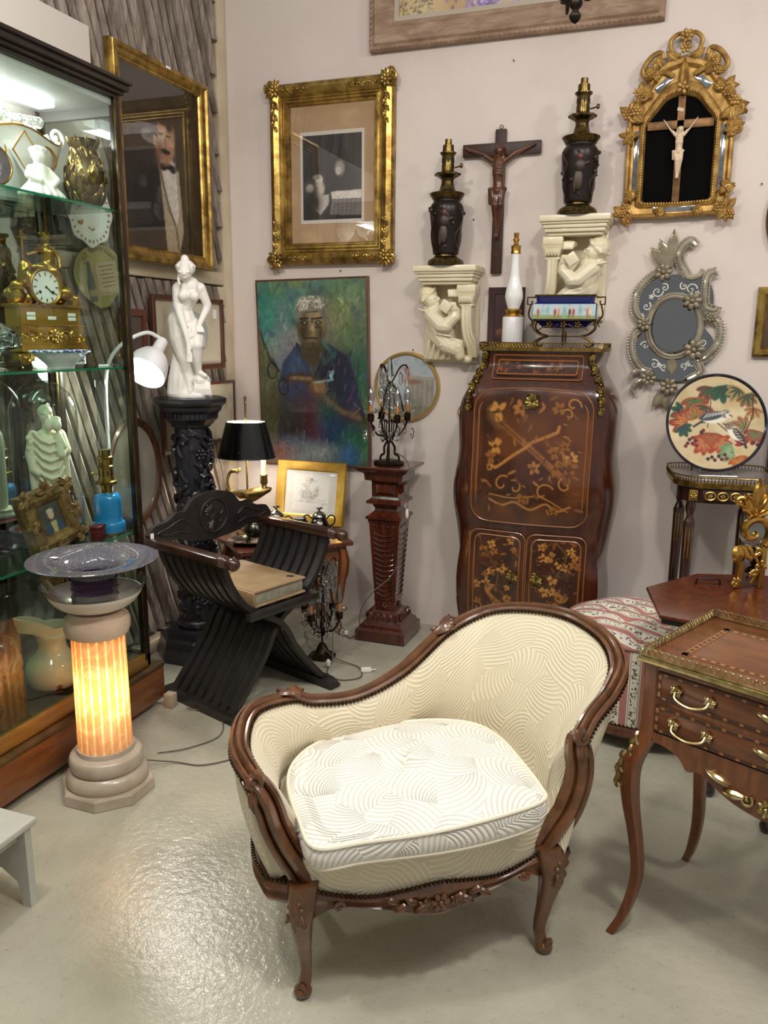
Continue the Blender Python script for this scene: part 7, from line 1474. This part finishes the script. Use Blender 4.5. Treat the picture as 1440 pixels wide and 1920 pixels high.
    for s in (-1, 1): obj('wire', MB().tube([(s * .075, .12, .20), (s * .075, .06, .003), (s * .075, -.05, .003), (s * .075, -.052, .03)], .0025, 6), M('chrome_wire', 'C8C8C8', .15, 1), k)
    obj('wire', MB().tube([(-.075, -.05, .003), (.075, -.05, .003)], .0025, 6), M('chrome_wire', 'C8C8C8'), k)
bird_plate()

# ================================================================ pouf
def pouf():
    t = thing('striped_pouf', 'round buttoned pouf in pink and cream floral stripe on a wooden ring base', 'pouf', (-.06, 3.155, 0)); R = .298
    m, nt, b, L = base('floral_stripe'); N = nt.nodes.new; uv = N('ShaderNodeUVMap'); uv.uv_map = 'UV'; sx = N('ShaderNodeSeparateXYZ'); L.new(uv.outputs[0], sx.inputs[0])
    fr = N('ShaderNodeMath'); fr.operation = 'FRACT'; L.new(sx.outputs[0], fr.inputs[0])
    r = N('ShaderNodeValToRGB'); r.color_ramp.interpolation = 'CONSTANT'; e = r.color_ramp.elements
    st = [(0, 'A9716A'), (.17, 'D8D0BE'), (.2, '6A6458'), (.215, 'DAD3C2'), (.44, '6A6458'), (.455, 'D8D0BE'), (.48, 'A9716A'), (.62, 'DAD3C2'), (.64, 'D6CFC0'), (.98, 'A9716A')]
    while len(e) < len(st): e.new(.5)
    for x, (p, c) in zip(e, st): x.position = p; x.color = (*C(c), 1)
    L.new(fr.outputs[0], r.inputs[0])
    # sprig pattern inside the wide cream stripes
    cmb = N('ShaderNodeCombineXYZ'); sc1 = N('ShaderNodeMath'); sc1.operation = 'MULTIPLY'; sc1.inputs[1].default_value = 13; L.new(sx.outputs[0], sc1.inputs[0]); sc2 = N('ShaderNodeMath'); sc2.operation = 'MULTIPLY'; sc2.inputs[1].default_value = 85; L.new(sx.outputs[1], sc2.inputs[0]); L.new(sc1.outputs[0], cmb.inputs[0]); L.new(sc2.outputs[0], cmb.inputs[1])
    vo = N('ShaderNodeTexVoronoi'); vo.inputs['Scale'].default_value = 1; L.new(cmb.outputs[0], vo.inputs['Vector'])
    dk = ramp(nt, vo.outputs['Distance'], [(.0, (1, 1, 1)), (.36, (1, 1, 1)), (.44, (0, 0, 0))])
    msk = N('ShaderNodeValToRGB'); msk.color_ramp.interpolation = 'CONSTANT'; ee = msk.color_ramp.elements
    for k in range(4): ee.new(.5)
    for x, (p, v) in zip(ee, [(0, 0), (.24, 1), (.42, 0), (.68, 1), (.94, 0), (.999, 0)]): x.position = p; x.color = (v, v, v, 1)
    L.new(fr.outputs[0], msk.inputs[0]); mm = N('ShaderNodeMixRGB'); mm.blend_type = 'MULTIPLY'; mm.inputs[0].default_value = 1; L.new(dk, mm.inputs[1]); L.new(msk.outputs[0], mm.inputs[2])
    mx = N('ShaderNodeMixRGB'); L.new(mm.outputs[0], mx.inputs[0]); L.new(r.outputs[0], mx.inputs[1]); mx.inputs[2].default_value = (*C('6A5E50'), 1); L.new(mx.outputs[0], b.inputs['Base Color']); b.inputs['Roughness'].default_value = .8
    pitch = .135
    mb = MB(); n = 96; rows = []; UV = []
    for z in np.linspace(.105, .405, 14):
        q = (z - .105) / .3; rr = R + .006 * sin(pi * q); rows.append([(rr * cos(2 * pi * k / n), rr * sin(2 * pi * k / n), z) for k in range(n + 1)]); UV += [(2 * pi * R * k / n / pitch, z) for k in range(n + 1)]
    mb.grid(rows); mb.uv = UV; obj('side_cover', mb, m, t)
    btn = [(0, 0)] + [(.13 * cos(a), .13 * sin(a)) for a in [k * pi / 3 for k in range(6)]] + [(.235 * cos(a), .235 * sin(a)) for a in [pi / 6 + k * pi / 3 for k in range(6)]]
    mb = MB(); rows = []; UV = []
    for j in range(25):
        rr = (R + .004) * j / 24; row = []
        for k in range(n + 1):
            x, y = rr * cos(2 * pi * k / n), rr * sin(2 * pi * k / n); d = min(hypot(x - p, y - q) for p, q in btn); z = .405 + .055 * (1 - (rr / R) ** 4) - .022 * exp(-(d / .03) ** 2); row.append((x, y, z)); UV.append(((y * .9 + x * .42) / .115, x * .9 - y * .42))
        rows.append(row)
    mb.grid(rows); mb.uv = UV; obj('buttoned_top', mb, m, t, smooth=60)
    for x, y in btn: obj('button', MB().ell((x, y, .405 + .055 * (1 - (hypot(x, y) / R) ** 4) - .02), (.009, .009, .006), 8, 5), M('pink_button', 'B87A78', .7), t)
    obj('piping', MB().tube([((R + .004) * cos(a), (R + .004) * sin(a), .405) for a in [2 * pi * k / 72 for k in range(72)]], .005, 6, closed=True), M('rose_piping', '96625C', .7), t)
    obj('ring_base', MB().lathe([(R - .05, .06), (R + .002, .06), (R + .014, .07), (R + .014, .085), (R + .004, .10), (R - .02, .108), (R - .06, .108)], 64), WALNUT, t)
    nl = MB()
    for k in range(130): a = 2 * pi * k / 130; nl.ell(((R + .006) * cos(a), (R + .006) * sin(a), .108), .0048, 6, 4)
    obj('nailheads', nl, DKBRASS, t, kind='stuff')
    for k in range(4): a = pi / 4 + k * pi / 2; obj('foot', MB().lathe([(.018, 0), (.024, .02), (.02, .04), (.026, .064), (.001, .064)], 14, m=T((R - .04) * cos(a), (R - .04) * sin(a), 0)), WALNUT, t)
pouf()

# ================================================================ dropleaf table and gilt fragment behind
def back_table():
    t = thing('mahogany_table', 'dark mahogany table with canted moulded corners and turned legs behind the small drawer table', 'table', (.50, 2.83, 0), radians(-8)); z = .655
    lp = [(-.55, -.08), (-.46, -.36), (.5, -.42), (.6, -.1), (.6, .2), (.5, .32), (-.2, .28), (-.42, .18)]
    obj('top', MB().slab(lp, z - .012, z, b=.003), MAHOG, t); obj('top_moulding', MB().slab([(x * .985, y * .985) for x, y in lp], z - .03, z - .011, b=.004), M('ebonised_edge', '1E1210', .3, coat=.4), t)
    obj('frieze', MB().slab([(x * .8, y * .75) for x, y in lp], z - .10, z - .029), MAHOG, t)
    for x, y in ((-.279, -.20), (-.09, -.33), (.42, -.22), (-.2, .14), (.35, .15)): obj('leg', MB().lathe(cr([(.018, 0), (.024, .02), (.016, .05), (.026, .08), (.02, .11), (.015, .2), (.022, .35), (.028, .42), (.018, .45), (.03, .48), (.03, .56)], 3), 20, m=T(x, y, 0)), M('dark_turned_leg', '1D0F0A', .3, coat=.5), t)
    t = thing('gilt_carved_fragment', 'carved giltwood mirror frame end with leafy scroll and grapes, standing on the mahogany table', 'carving', (.275, 2.95, z + .001), radians(18)); G = GILT2
    pl = V((.0, 0)); 
    for x in (-.035, .04): obj('bar', MB().box((x, 0, .075), (.02, .022, .15), .004), G, t)
    obj('roundel_scroll', MB().tube([((.062 - .0015 * k) * cos(-.9 + k * .2), -.008, .20 + (.062 - .0015 * k) * sin(-.9 + k * .2)) for k in range(36)], [.013] * 28 + [.011 - .001 * k for k in range(8)], 8), G, t)
    obj('mirror_disc', MB().lathe([(.001, 0), (.05, .0), (.05, .006), (.001, .006)], 28, m=T(0, .008, .2, pi / 2)), M('foxed_mirror', 'B4B8B8', .06, 1, '77787A', 8), t)
    obj('mirror_strip', MB().box((.002, .006, .075), (.056, .004, .145), .001), M('foxed_mirror', 'B4B8B8'), t)
    pm = MB()
    for a, l, w in ((pi / 2, .13, .026), (pi / 2 + .5, .09, .02), (pi / 2 - .5, .095, .02), (pi / 2 + 1.0, .07, .016), (pi / 2 - 1.0, .075, .016)): pm.leaf((0, .255), a, l, w, th=.008, y=-.002)
    obj('plume', pm.scroll((-.055, .30), .02, 1.2, 0, 1, .008).scroll((.058, .305), .02, 1.2, 3, -1, .008), G, t)
    obj('leaf_tail', MB().leaf((-.05, .15), -pi / 2, .07, .026, y=-.01, th=.008).leaf((-.03, .15), -1.1, .06, .02, y=-.012), G, t)
    for x0, z0 in ((.02, .13), (.005, .06), (-.05, .02), (.03, .09)):
        g = MB(); rn = random.Random(x0)
        for k in range(8): g.ell((x0 + rn.uniform(-.014, .014), -.018, z0 + rn.uniform(-.014, .014)), .0075, 7, 5)
        obj('grape_cluster', g, G, t)
    obj('vine', MB().tube(cr([(-.02, -.012, .14), (.01, -.014, .11), (.025, -.014, .07), (.0, -.014, .02)], 5), .005, 7), G, t)
    o = thing('wire_tray_handle', 'thin black looped metal handle standing on the mahogany table', 'handle', (.14, 2.93, z + .001), radians(10))
    obj('loop', MB().tube(cr([(-.035, 0, 0), (-.03, 0, .018), (0, 0, .022), (.04, 0, .02), (.045, 0, 0)], 5), .003, 6), M('black_wire', '141210', .3, .5), o)
    t = wall_thing('dark_panel_frame', 'dark framed picture leaning on the wall behind the bird plate', .58, .80, 'picture', .03); rect_frame(t, .40, .34, [(0, 0), (0, .02), (.03, .02), (.035, .012), (.035, 0)], wood('dark_brown_frame', '1E0E08', '3C2012', .35))
    cv = Canvas(24, 24, '3A3630'); cv.cloud('55504A', 3, 3, 4); panel('print', cv, .334, .274, CANVASM, t, y=-.006, z=.033)
back_table()

# ================================================================ small drawer table, right foreground
def drawer_table():
    # local x along the front (towards the right), y towards the back
    t = thing('drawer_side_table', 'small inlaid two drawer table with pierced brass gallery and cabriole legs', 'table', (-.028, 1.905, 0), atan2(-.43, .903)); W, D, zt = .62, .385, .762
    wd = wood('kingwood_veneer', '4A2412', '7A4524', .3, (1.6, 12, 12), coat=.5, bmp=.08); ins = wood('quartered_veneer', '532B17', '774626', .28, (2, 9, 9), coat=.5, bmp=.05)
    fr = wood('table_frame_wood', '4C2612', '7F4A26', .32, (10, 10, 1.6), coat=.45)
    obj('top', MB().box((W / 2, D / 2, zt - .009), (W + .012, D + .012, .018), .003), wd, t)
    obj('inset_field', MB().plain((W / 2, D / 2, zt + .0004), (W - .15, D - .17, .0008)), ins, t)
    lt, dk = M('light_inlay', '8A5A30', .35, coat=.4), M('dark_inlay', '3A1E12', .35, coat=.4)
    def band(p0, p1, wdt, parent, n, m=None, y=None):
        """dashed inlay: light strip with dark blocks"""
        (x0, y0), (x1, y1) = p0, p1; L = hypot(x1 - x0, y1 - y0); a = atan2(y1 - y0, x1 - x0)
        return L, a
    x0, x1, y0, y1 = .065, W - .065, .075, D - .075
    for (ax_, ay, bx, by) in ((x0, y0, x1, y0), (x1, y0, x1, y1), (x1, y1, x0, y1), (x0, y1, x0, y0)):
        L = hypot(bx - ax_, by - ay); a = atan2(by - ay, bx - ax_); cx, cy = (ax_ + bx) / 2, (ay + by) / 2
        s = obj('inlay_band', MB().plain((cx, cy, zt + .0008), (L + .016, .016, .0008), rot=(0, 0, a)), lt, t)
        k = int(L / .022)
        for i in range(k): q = (i + .5) / k; obj('inlay_block', MB().plain((ax_ + (bx - ax_) * q, ay + (by - ay) * q, zt + .0014), (.011, .008, .0008), rot=(0, 0, a)), dk, s)
    # interlaced gallery
    GB = M('pale_gallery_brass', 'C0B184', .3, .9, '8E7E50', 40)
    def gallery(p, q, base_z=zt, first=True):
        L = hypot(q[0] - p[0], q[1] - p[1]); a = atan2(q[1] - p[1], q[0] - p[0]); n = int(L / .0165); m = T(p[0], p[1], base_z, 0, 0, a); g = obj('gallery_rail', MB().box((L / 2, 0, .002), (L, .005, .004), .001, m=m), GB, t)
        st = L / n
        for i in range(n): obj('gallery_arch', MB().tube([(st * (i + .5) + st * .95 * cos(b), 0, .004 + .017 * sin(b)) for b in [pi * j / 8 for j in range(9)]], .0019, 5, m=m), GB, g)
    e = .004
    gallery((-e, -e), (W + e, -e)); gallery((-e, -e), (-e, D + e)); gallery((-e, D + e), (W + e, D + e))
    obj('brass_moulding', MB().box((W / 2, -.008, zt - .008), (W + .026, .008, .014), .003).box((-.008, D / 2, zt - .008), (.008, D + .02, .014), .003), GB, t)
    # carcass
    z1, z0 = zt - .018, .565
    obj('back_board', MB().box((W / 2, D - .014, (z0 + z1) / 2), (W - .04, .014, z1 - z0), .002), fr, t)
    obj('side_board', MB().prism([(.03, z0), (D * .3, z0 - .012), (D / 2, z0 - .045), (D * .7, z0 - .012), (D - .03, z0), (D - .03, z1), (.03, z1)], 0, .014, m=T(.008, 0, 0) @ Mx.Rotation(pi / 2, 4, 'Z') @ T(0, -.014, 0)), fr, t)
    obj('side_board', MB().box((W - .015, D / 2, (z0 + z1) / 2), (.014, D - .05, z1 - z0), .002), fr, t)
    obj('divider', MB().box((W / 2, .02, .655), (W - .04, .034, .018), .002), fr, t); obj('top_rail', MB().box((W / 2, .02, z1 - .006), (W - .04, .034, .012), .002), fr, t)
    A = [(.0, .575), (W, .575), (W, .55), (W - .06, .545)] + cr([(W - .06, .545), (W - .12, .535), (W * .72, .50), (W * .62, .475), (W / 2, .462), (W * .38, .475), (W * .28, .505), (W * .245, .515), (W * .2, .507), (.10, .535), (.06, .548)], 5)[1:] + [(.0, .55)]
    obj('shaped_apron', MB().prism(A, .004, .022), fr, t)
    for zc in (.697, .613):
        d = obj('drawer', MB().box((W / 2, .012, zc), (W - .075, .02, .068), .002), ins, t); dw, dh = W - .075, .068; k = 30
        for s in (-1, 1):
            bnd = obj('inlay_band', MB().plain((W / 2, .0016, zc + s * (dh / 2 - .005)), (dw, .0012, .007)), dk, d)
            for i in range(k // 2): obj('inlay_block', MB().plain((W / 2 - dw / 2 + dw * (i + .5) / (k / 2), .0008, zc + s * (dh / 2 - .005)), (.009, .0012, .006)), lt, bnd)
            bnd = obj('inlay_band', MB().plain((W / 2 + s * (dw / 2 - .004), .0016, zc), (.007, .0012, dh)), dk, d)
            for i in range(3): obj('inlay_block', MB().plain((W / 2 + s * (dw / 2 - .005), .0008, zc - .022 + .022 * i), (.008, .0012, .012)), lt, bnd)
        PB = M('pull_brass', 'CDB98C', .25, .95, '9A8450', 40)
        for px in (.125, W - .125):
            for s in (-1, 1):
                o = MB(); x = px + s * .04
                for j in range(6): o.leaf((x, zc), j * 1.05 + .3, .017, .006, y=-.001, th=.003)
                o.flower((x, zc), .009, y=-.004, n=5); h = obj('pull_plate', o, PB, d)
            obj('bail', MB().tube(cr([(px - .04, -.006, zc), (px - .034, -.018, zc - .012), (px, -.022, zc - .02), (px + .034, -.018, zc - .012), (px + .04, -.006, zc)], 5), .0032, 7), PB, d)
        o = MB().flower((W / 2, zc), .014, y=-.001, n=6)
        for s in (-1, 1): o.leaf((W / 2, zc), pi / 2 - s * 1.3, .045, .008, y=0, th=.003).leaf((W / 2, zc), -pi / 2 + s * .5, .026, .007, y=0)
        es = obj('escutcheon', o, PB, d); obj('keyhole', MB().ell((W / 2, -.007, zc), (.005, .003, .006), 8, 6), M('keyhole_black', '060504', .8), es)
    mt = MB().flower((W / 2, .495), .022, y=.002, n=7)
    for s in (-1, 1): mt.scroll((W / 2 + s * .045, .497), .016, 1.3, 1, s, .005, y=.001).leaf((W / 2 + s * .05, .50), 0 if s > 0 else pi, .05, .012, y=.002).leaf((W / 2 + s * .085, .515), .35 if s > 0 else pi - .35, .06, .009, y=.003)
    obj('apron_mount', mt, M('pull_brass', 'C0A468'), t)
    # cabriole legs
    sq = [(-1, -1), (1, -1), (1, 1), (-1, 1)]
    for ix, (lx, sx) in enumerate(((.018, -1), (W - .018, 1))):
        for iy, (ly, sy) in enumerate(((.018, -1), (D - .018, 1))):
            P = cr([(lx, ly, z1), (lx, ly, .60), (lx + sx * .006, ly + sy * .006, .545), (lx + sx * .026, ly + sy * .026, .475), (lx + sx * .022, ly + sy * .022, .38), (lx + sx * .006, ly + sy * .006, .26), (lx + sx * .0, ly + sy * .0, .16), (lx + sx * .016, ly + sy * .016, .06), (lx + sx * .038, ly + sy * .038, .0)], 5); n = len(P)
            Rr = np.interp([p[2] for p in P], [0, .06, .16, .3, .42, .5, .56, .75], [.011, .0125, .0145, .0165, .021, .024, .02, .02])
            rows = [[(x + r * a * .95, y + r * b * .95, z) for a, b in ((-1, -.7), (-.7, -1), (.7, -1), (1, -.7), (1, .7), (.7, 1), (-.7, 1), (-1, .7))] for (x, y, z), r in zip(P, Rr)]
            lg = obj('leg', MB().grid(rows, closeu=True, caps=True), fr, t, smooth=40)
            if sy < 0:
                o = MB()
                for k in range(8): z = .565 - k * .018; q = min(range(n), key=lambda i: abs(P[i][2] - z)); x, y, _ = P[q]; r = Rr[q]; m = T(x + sx * r * .8, y + sy * r * .8, z, 0, 0, atan2(sy, sx) + pi / 2); o.leaf((0, 0), -pi / 2 + .4 * (-1) ** k, .034, .008 + .0012 * k, m=m, th=.005)
                obj('knee_mount', o, M('pull_brass', 'C0A468'), lg)
drawer_table()

# ================================================================ the cream chaise armchair
def bergere():
    t = thing('cream_bergere', 'low asymmetric carved walnut tub armchair upholstered in cream fan patterned fabric', 'armchair', (-.708, 1.438, 0), atan2(.571, .821))
    WD = wood('bergere_walnut', '472A15', '724829', .3, (5, 5, 5), coat=.5, bmp=.06); FAB = fans('cream_fan_weave', 'D3C6A8', 'ECE4CE', 10, 215); SEAT = fans('white_fan_weave', 'EBE6DB', 'E0DACD', 9.5, 190, strength=1)
    # rim: u, v, z
    R = [(-.098, .022, .545), (-.125, .128, .575), (-.084, .285, .583), (.024, .375, .565), (.10, .39, .542), (.212, .392, .545), (.342, .425, .585), (.497, .505, .66), (.624, .525, .702), (.722, .444, .735), (.804, .328, .745), (.829, .183, .735), (.81, .08, .705), (.764, .033, .66), (.699, .007, .61), (.66, -.012, .565)]
    B = [(-.022, .055), (-.035, .15), (-.01, .30), (.055, .38), (.12, .40), (.22, .415), (.33, .425), (.44, .42), (.52, .395), (.57, .345), (.60, .27), (.612, .18), (.612, .11), (.612, .07), (.612, .045), (.612, .02)]
    N = 16; RP = cr(R, N); BP = cr(B, N); n = len(RP)
    cx, cy = .28, .15
    side = []; 
    for i in range(n):
        a, b = V(RP[max(i - 1, 0)]), V(RP[min(i + 1, n - 1)]); tg = (b - a); o = V((-tg.y, tg.x, 0)); o.normalize(); p = V(RP[i]); o = o if o.dot(V((p.x - cx, p.y - cy, 0))) > 0 else -o; side.append(tuple(o))
    pr = [(-.021, -.004), (-.022, .005), (-.018, .010), (-.013, .009), (-.011, .002), (-.009, .002), (-.008, .011), (-.003, .018), (.004, .018), (.009, .011), (.0095, .002), (.012, .002), (.014, .009), (.019, .009), (.024, .003), (.022, -.008), (.012, -.016), (-.010, -.014)]
    obj('top_rail', MB().sweep(RP, pr, side=side), WD, t, smooth=42)
    def carve(i, s=1, hint=1):
        p = V(RP[i]); tg = (V(RP[min(i + 1, n - 1)]) - V(RP[max(i - 1, 0)])).normalized(); up = V((0, 0, 1)); sd = V(side[i]); nn = sd.cross(tg); nn = nn if nn.z > 0 else -nn
        m = Mx((tg, -nn, sd)).transposed().to_4x4(); m.translation = p + nn * .012; o = MB()
        for k in range(5): o.leaf((-.035 + .008 * k, 0), .5 * (k - 2) * .5, .055 * s, .013 * s, m=m, th=.006)
        o.scroll((.03 * hint, .0), .014 * s, 1.3, 0, 1, .006, m=m, y=-.004).scroll((-.02 * hint, .006), .012 * s, 1.2, 2, -1, .006, m=m, y=-.004); obj('carved_leaf', o, WD, t)
    carve(3 * N, 1.1); carve(7 * N, 1.2, 1)
    # upholstery inside and outside
    def cloth(rows, name, mat, us=1.0, thick=True):
        h, w = len(rows), len(rows[0]); mb = MB(); mb.grid(rows); S = np.zeros((h, w, 2))
        for i in range(h):
            for j in range(w):
                if j: S[i, j, 0] = S[i, j - 1, 0] + np.linalg.norm(np.array(rows[h // 2][j]) - np.array(rows[h // 2][j - 1]))
                if i: S[i, j, 1] = S[i - 1, j, 1] + np.linalg.norm(np.array(rows[i][j]) - np.array(rows[i - 1][j]))
        mb.uv = S.reshape(-1, 2); return obj(name, mb, mat, t, smooth=80)
    # the cloth also runs down the posts to close the front
    pre = [((.0, .03, .315), (.0, .05)), ((-.03, .022, .39), (-.006, .05)), ((-.062, .018, .47), (-.014, .05)), ((-.088, .02, .525), (-.02, .052))]; suf = [((.655, -.006, .52), (.612, .015)), ((.645, -.006, .45), (.611, .012)), ((.622, -.004, .38), (.608, .008)), ((.60, .0, .32), (.602, .005))]
    RP0, side0, BP0 = RP, side, BP; RP = [a for a, _ in pre] + RP + [a for a, _ in suf]; BP = [b for _, b in pre] + BP + [b for _, b in suf]; side = [side[0]] * 4 + side + [side[-1]] * 4; n = len(RP)
    inner = []; outer = []
    for j in range(15):
        q = j / 14; ri = []; ro = []
        for i in range(n):
            r = V(RP[i]) - V(side[i]) * .018 - V((0, 0, .006)); b = V((*BP[i], .35)); p = r.lerp(b, q); p -= V(side[i]) * (.034 * sin(pi * min(1, q * 1.15)) ** .7 if q < .87 else 0); ri.append(tuple(p))
            r2 = V(RP[i]) + V(side[i]) * .016 - V((0, 0, .008)); b2 = V((BP[i][0] + side[i][0] * .05, BP[i][1] + side[i][1] * .05, .285)); p = r2.lerp(b2, q); p += V(side[i]) * .012 * sin(pi * q); ro.append(tuple(p))
        inner.append(ri); outer.append(ro)
    cloth(inner, 'inside_upholstery', FAB); cloth(outer, 'outside_upholstery', FAB)
    RP, side, BP = RP0, side0, BP0; n = len(RP)
    nm = M('bronze_nailhead', '5E4E38', .3, .9, '3A2E20', 60)
    def nails(P, r=.0048, name='nailhead_trim'):
        P = resample(P, max(4, int(sum((V(a) - V(b)).length for a, b in zip(P, P[1:])) / .0105))); mb = MB()
        for p in P: mb.ell(p, r, 6, 4)
        obj(name, mb, nm, t, kind='stuff')
    nails([tuple(V(RP[i]) - V(side[i]) * .023 - V((0, 0, .004))) for i in range(n)]); nails([tuple(V(RP[i]) + V(side[i]) * .021 - V((0, 0, .014))) for i in range(n)])
    # arm posts running down into the front legs
    pp = [(-.024, -.012), (-.023, .002), (-.018, .007), (-.013, .004), (-.011, -.002), (-.008, .010), (0, .016), (.008, .010), (.011, -.002), (.013, .004), (.018, .007), (.023, .002), (.024, -.012), (.012, -.022), (-.012, -.022)]
    def post(P, base_n, nm_):
        Q = cr(P, 6); sc = list(np.interp(np.linspace(0, 1, len(Q)), [0, .25, .7, 1], [1.0, 1.4, 1.45, 1.5])); obj(nm_, MB().sweep(Q, pp, up=base_n, scale=sc), WD, t, smooth=40)
        return Q
    ql = post([(-.112, .035, .552), (-.092, .012, .528), (-.074, .004, .49), (-.060, .002, .44), (-.040, .002, .39), (-.014, .004, .34), (.012, .008, .29)], (0, -1, .1), 'arm_post')
    qr = post([(.668, -.008, .58), (.660, -.015, .555), (.668, -.02, .50), (.664, -.022, .45), (.645, -.022, .39), (.618, -.018, .34), (.592, -.01, .29)], (0, -1, .1), 'arm_post')
    for P, s in ((ql, -1), (qr, 1)):
        p = P[2]; obj('arm_scroll', MB().scroll((p[0], p[2] + .004), .020, 1.2, pi / 2, s, .011, y=p[1] - .016).leaf((p[0], p[2] - .01), -pi / 2, .06, .014, y=p[1] - .016, th=.006), WD, t)
        nails([(x - s * .026, y + .006, z) for x, y, z in P[3:]], .0042); nails([(x + s * .026, y + .012, z) for x, y, z in P[3:]], .0042)
    # seat rail round the back
    RB = []
    for i in range(n): RB.append((BP[i][0] + side[i][0] * .05, BP[i][1] + side[i][1] * .05, .268))
    RB = [(-.02, .012, .268)] + RB + [(.605, -.008, .268)]
    ss = [side[0]] + side + [side[-1]]
    obj('back_seat_rail', MB().sweep(RB, [(-.02, -.03), (.012, -.03), (.016, -.02), (.01, -.01), (.018, .006), (.012, .018), (-.02, .018)], side=ss), WD, t, smooth=40)
    nails([(x + s[0] * .014, y + s[1] * .014, .29) for (x, y, z), s in zip(RB, ss)])
    # shaped front rail
    us = np.linspace(.0, .598, 50); fv = lambda u: -.012 - .055 * sin(pi * u / .598) ** 1.4
    ztop = interp([(0, .285), (.06, .268), (.14, .262), (.22, .276), (.30, .288), (.38, .276), (.46, .262), (.54, .272), (.598, .288)]); zbot = interp([(0, .19), (.03, .215), (.08, .238), (.16, .232), (.22, .222), (.30, .205), (.38, .222), (.44, .234), (.52, .242), (.57, .22), (.598, .195)])
    rows = []
    for k, (q, d) in enumerate(((0, .02), (0, -.004), (.12, -.010), (.25, -.004), (.55, -.006), (.75, -.012), (.9, -.008), (1, .0), (1, .022))): rows.append([(u, fv(u) + d, zbot(u) + (ztop(u) - zbot(u)) * q) for u in us])
    obj('front_rail', MB().grid(rows, closev=True), WD, t, smooth=45)
    o = MB(); m = T(0, fv(.3) - .008, 0)
    o.flower((.3, .245), .024, m=m, n=6).flower((.262, .243), .016, m=m, n=5).flower((.338, .243), .016, m=m, n=5)
    for s in (-1, 1):
        for k in range(4): o.leaf((.3 + s * (.03 + .022 * k), .244 + .003 * k), (0 if s > 0 else pi) + .5 * (-1) ** k, .036, .010, m=m @ T(0, .0025 * k, 0), th=.005)
    obj('carved_flowers', o, WD, t)
    for u in (.075, .525): obj('rail_scroll', MB().scroll((u, .24), .013, 1.2, 0, 1 if u < .3 else -1, .006, y=fv(u) - .008), WD, t)
    nails([(u, fv(u) - .004, ztop(u) + .003) for u in us])
    band = [[(u, fv(u) + .004 + .018 * q * q, ztop(u) + (.392 - ztop(u)) * q) for u in us] for q in [k / 8 for k in range(9)]]; cloth(band, 'front_upholstery', FAB)
    obj('seat_deck', MB().slab([(u * .97 + .01, v) for u, v in [(0, -.03), (.3, -.05), (.59, -.03)] + [(b[0], b[1]) for b in BP[::-6]]], .30, .352), FAB, t) if False else None
    dk = [(0.0, .0), (.3, -.045), (.6, .0)] + [BP[i] for i in range(n - 1, -1, -16)]; mb = MB().slab(dk, .29, .374); mb.uv = [(v[0], v[1]) for v in mb.v]; obj('seat_deck', mb, FAB, t)
    # legs
    def leg(x, y, sx, sy, top=.30):
        P = cr([(x, y, top), (x + sx * .012, y + sy * .012, .255), (x + sx * .016, y + sy * .016, .21), (x + sx * .004, y + sy * .004, .13), (x - sx * .006, y - sy * .006, .06), (x + sx * .004, y + sy * .004, .016)], 6); rr = np.interp([p[2] for p in P], [0, .02, .06, .13, .2, .25, .3], [.017, .015, .0145, .0185, .027, .034, .036]); n_ = len(P)
        rows = []
        for (px, py, pz), r in zip(P, rr): rows.append([(px + r * (1 + .09 * cos(4 * a + pi)) * cos(a), py + r * (1 + .09 * cos(4 * a + pi)) * sin(a), pz) for a in [2 * pi * k / 24 for k in range(24)]])
        l = obj('leg', MB().grid(rows, closeu=True, caps=True), WD, t, smooth=60)
        fx, fy = P[-1][0], P[-1][1]; obj('scroll_toe', MB().ell((fx + sx * .006, fy + sy * .006, .014), (.022, .022, .014), 12, 8).scroll((0, .02), .014, 1.3, 0, 1, .007, m=T(fx + sx * .016, fy + sy * .016, 0, 0, 0, atan2(sy, sx) + pi / 2)), WD, l)
        if sy < 0:
            m = T(P[8][0] + sx * .02, P[8][1] + sy * .022, .24, 0, 0, atan2(sy, sx) + pi / 2); o = MB().flower((0, .012), .022, m=m, n=6).leaf((0, 0), -pi / 2, .05, .012, m=m, th=.006).leaf((-.01, 0), -pi / 2 - .4, .035, .009, m=m).leaf((.01, 0), -pi / 2 + .4, .035, .009, m=m); obj('carved_knee', o, WD, l)
    leg(.0, .0, -.6, -.8); leg(.594, -.008, .6, -.8); leg(.06, .345, -.5, .8); leg(.545, .36, .5, .8)
    # loose seat cushion
    c = thing('seat_cushion', 'plump white loose seat cushion with piping and fan quilting on the cream armchair', 'cushion', (-.708, 1.438, .375), atan2(.571, .821))
    O = cr([(.012, -.085), (.12, -.10), (.28, -.112), (.44, -.10), (.545, -.075), (.562, -.02), (.565, .1), (.56, .22), (.525, .31), (.44, .365), (.32, .388), (.2, .378), (.09, .345), (.02, .27), (-.008, .17), (-.005, .03)], 6, True)
    O = np.array(O); cen = np.array((.28, .14)); mb = MB(); rows = []; k = len(O)
    hts = [(.93, 0), (.99, .005), (1.012, .018), (1.016, .032), (1.01, .048), (.995, .060)] + [(s, .060 + .036 * (1 - s ** 2.6)) for s in np.linspace(.96, .02, 18)]
    def wave(p): return .012 * sin(p[0] * 9 + .5)
    for s, z in hts: rows.append([(*(cen + (p - cen) * s), z + (wave(p) * .5 if s > .5 and z < .04 else 0) + .05 * p[0]) for p in O])
    mb.grid(rows, closeu=True, caps=True); mb.uv = [(x, y + (z * 1.0 if z < .07 else .09)) for x, y, z in mb.v]; obj('cover', mb, SEAT, c, smooth=80)
    pip = M('cream_piping', 'E2D9C4', .6)
    for s, z in ((1.0, .060), (.985, .004)): obj('piping', MB().tube([(*(cen + (p - cen) * s), z + (wave(p) * .5 if z < .04 else 0) + .05 * p[0]) for p in O], .0048, 7, closed=True), pip, c)
bergere()
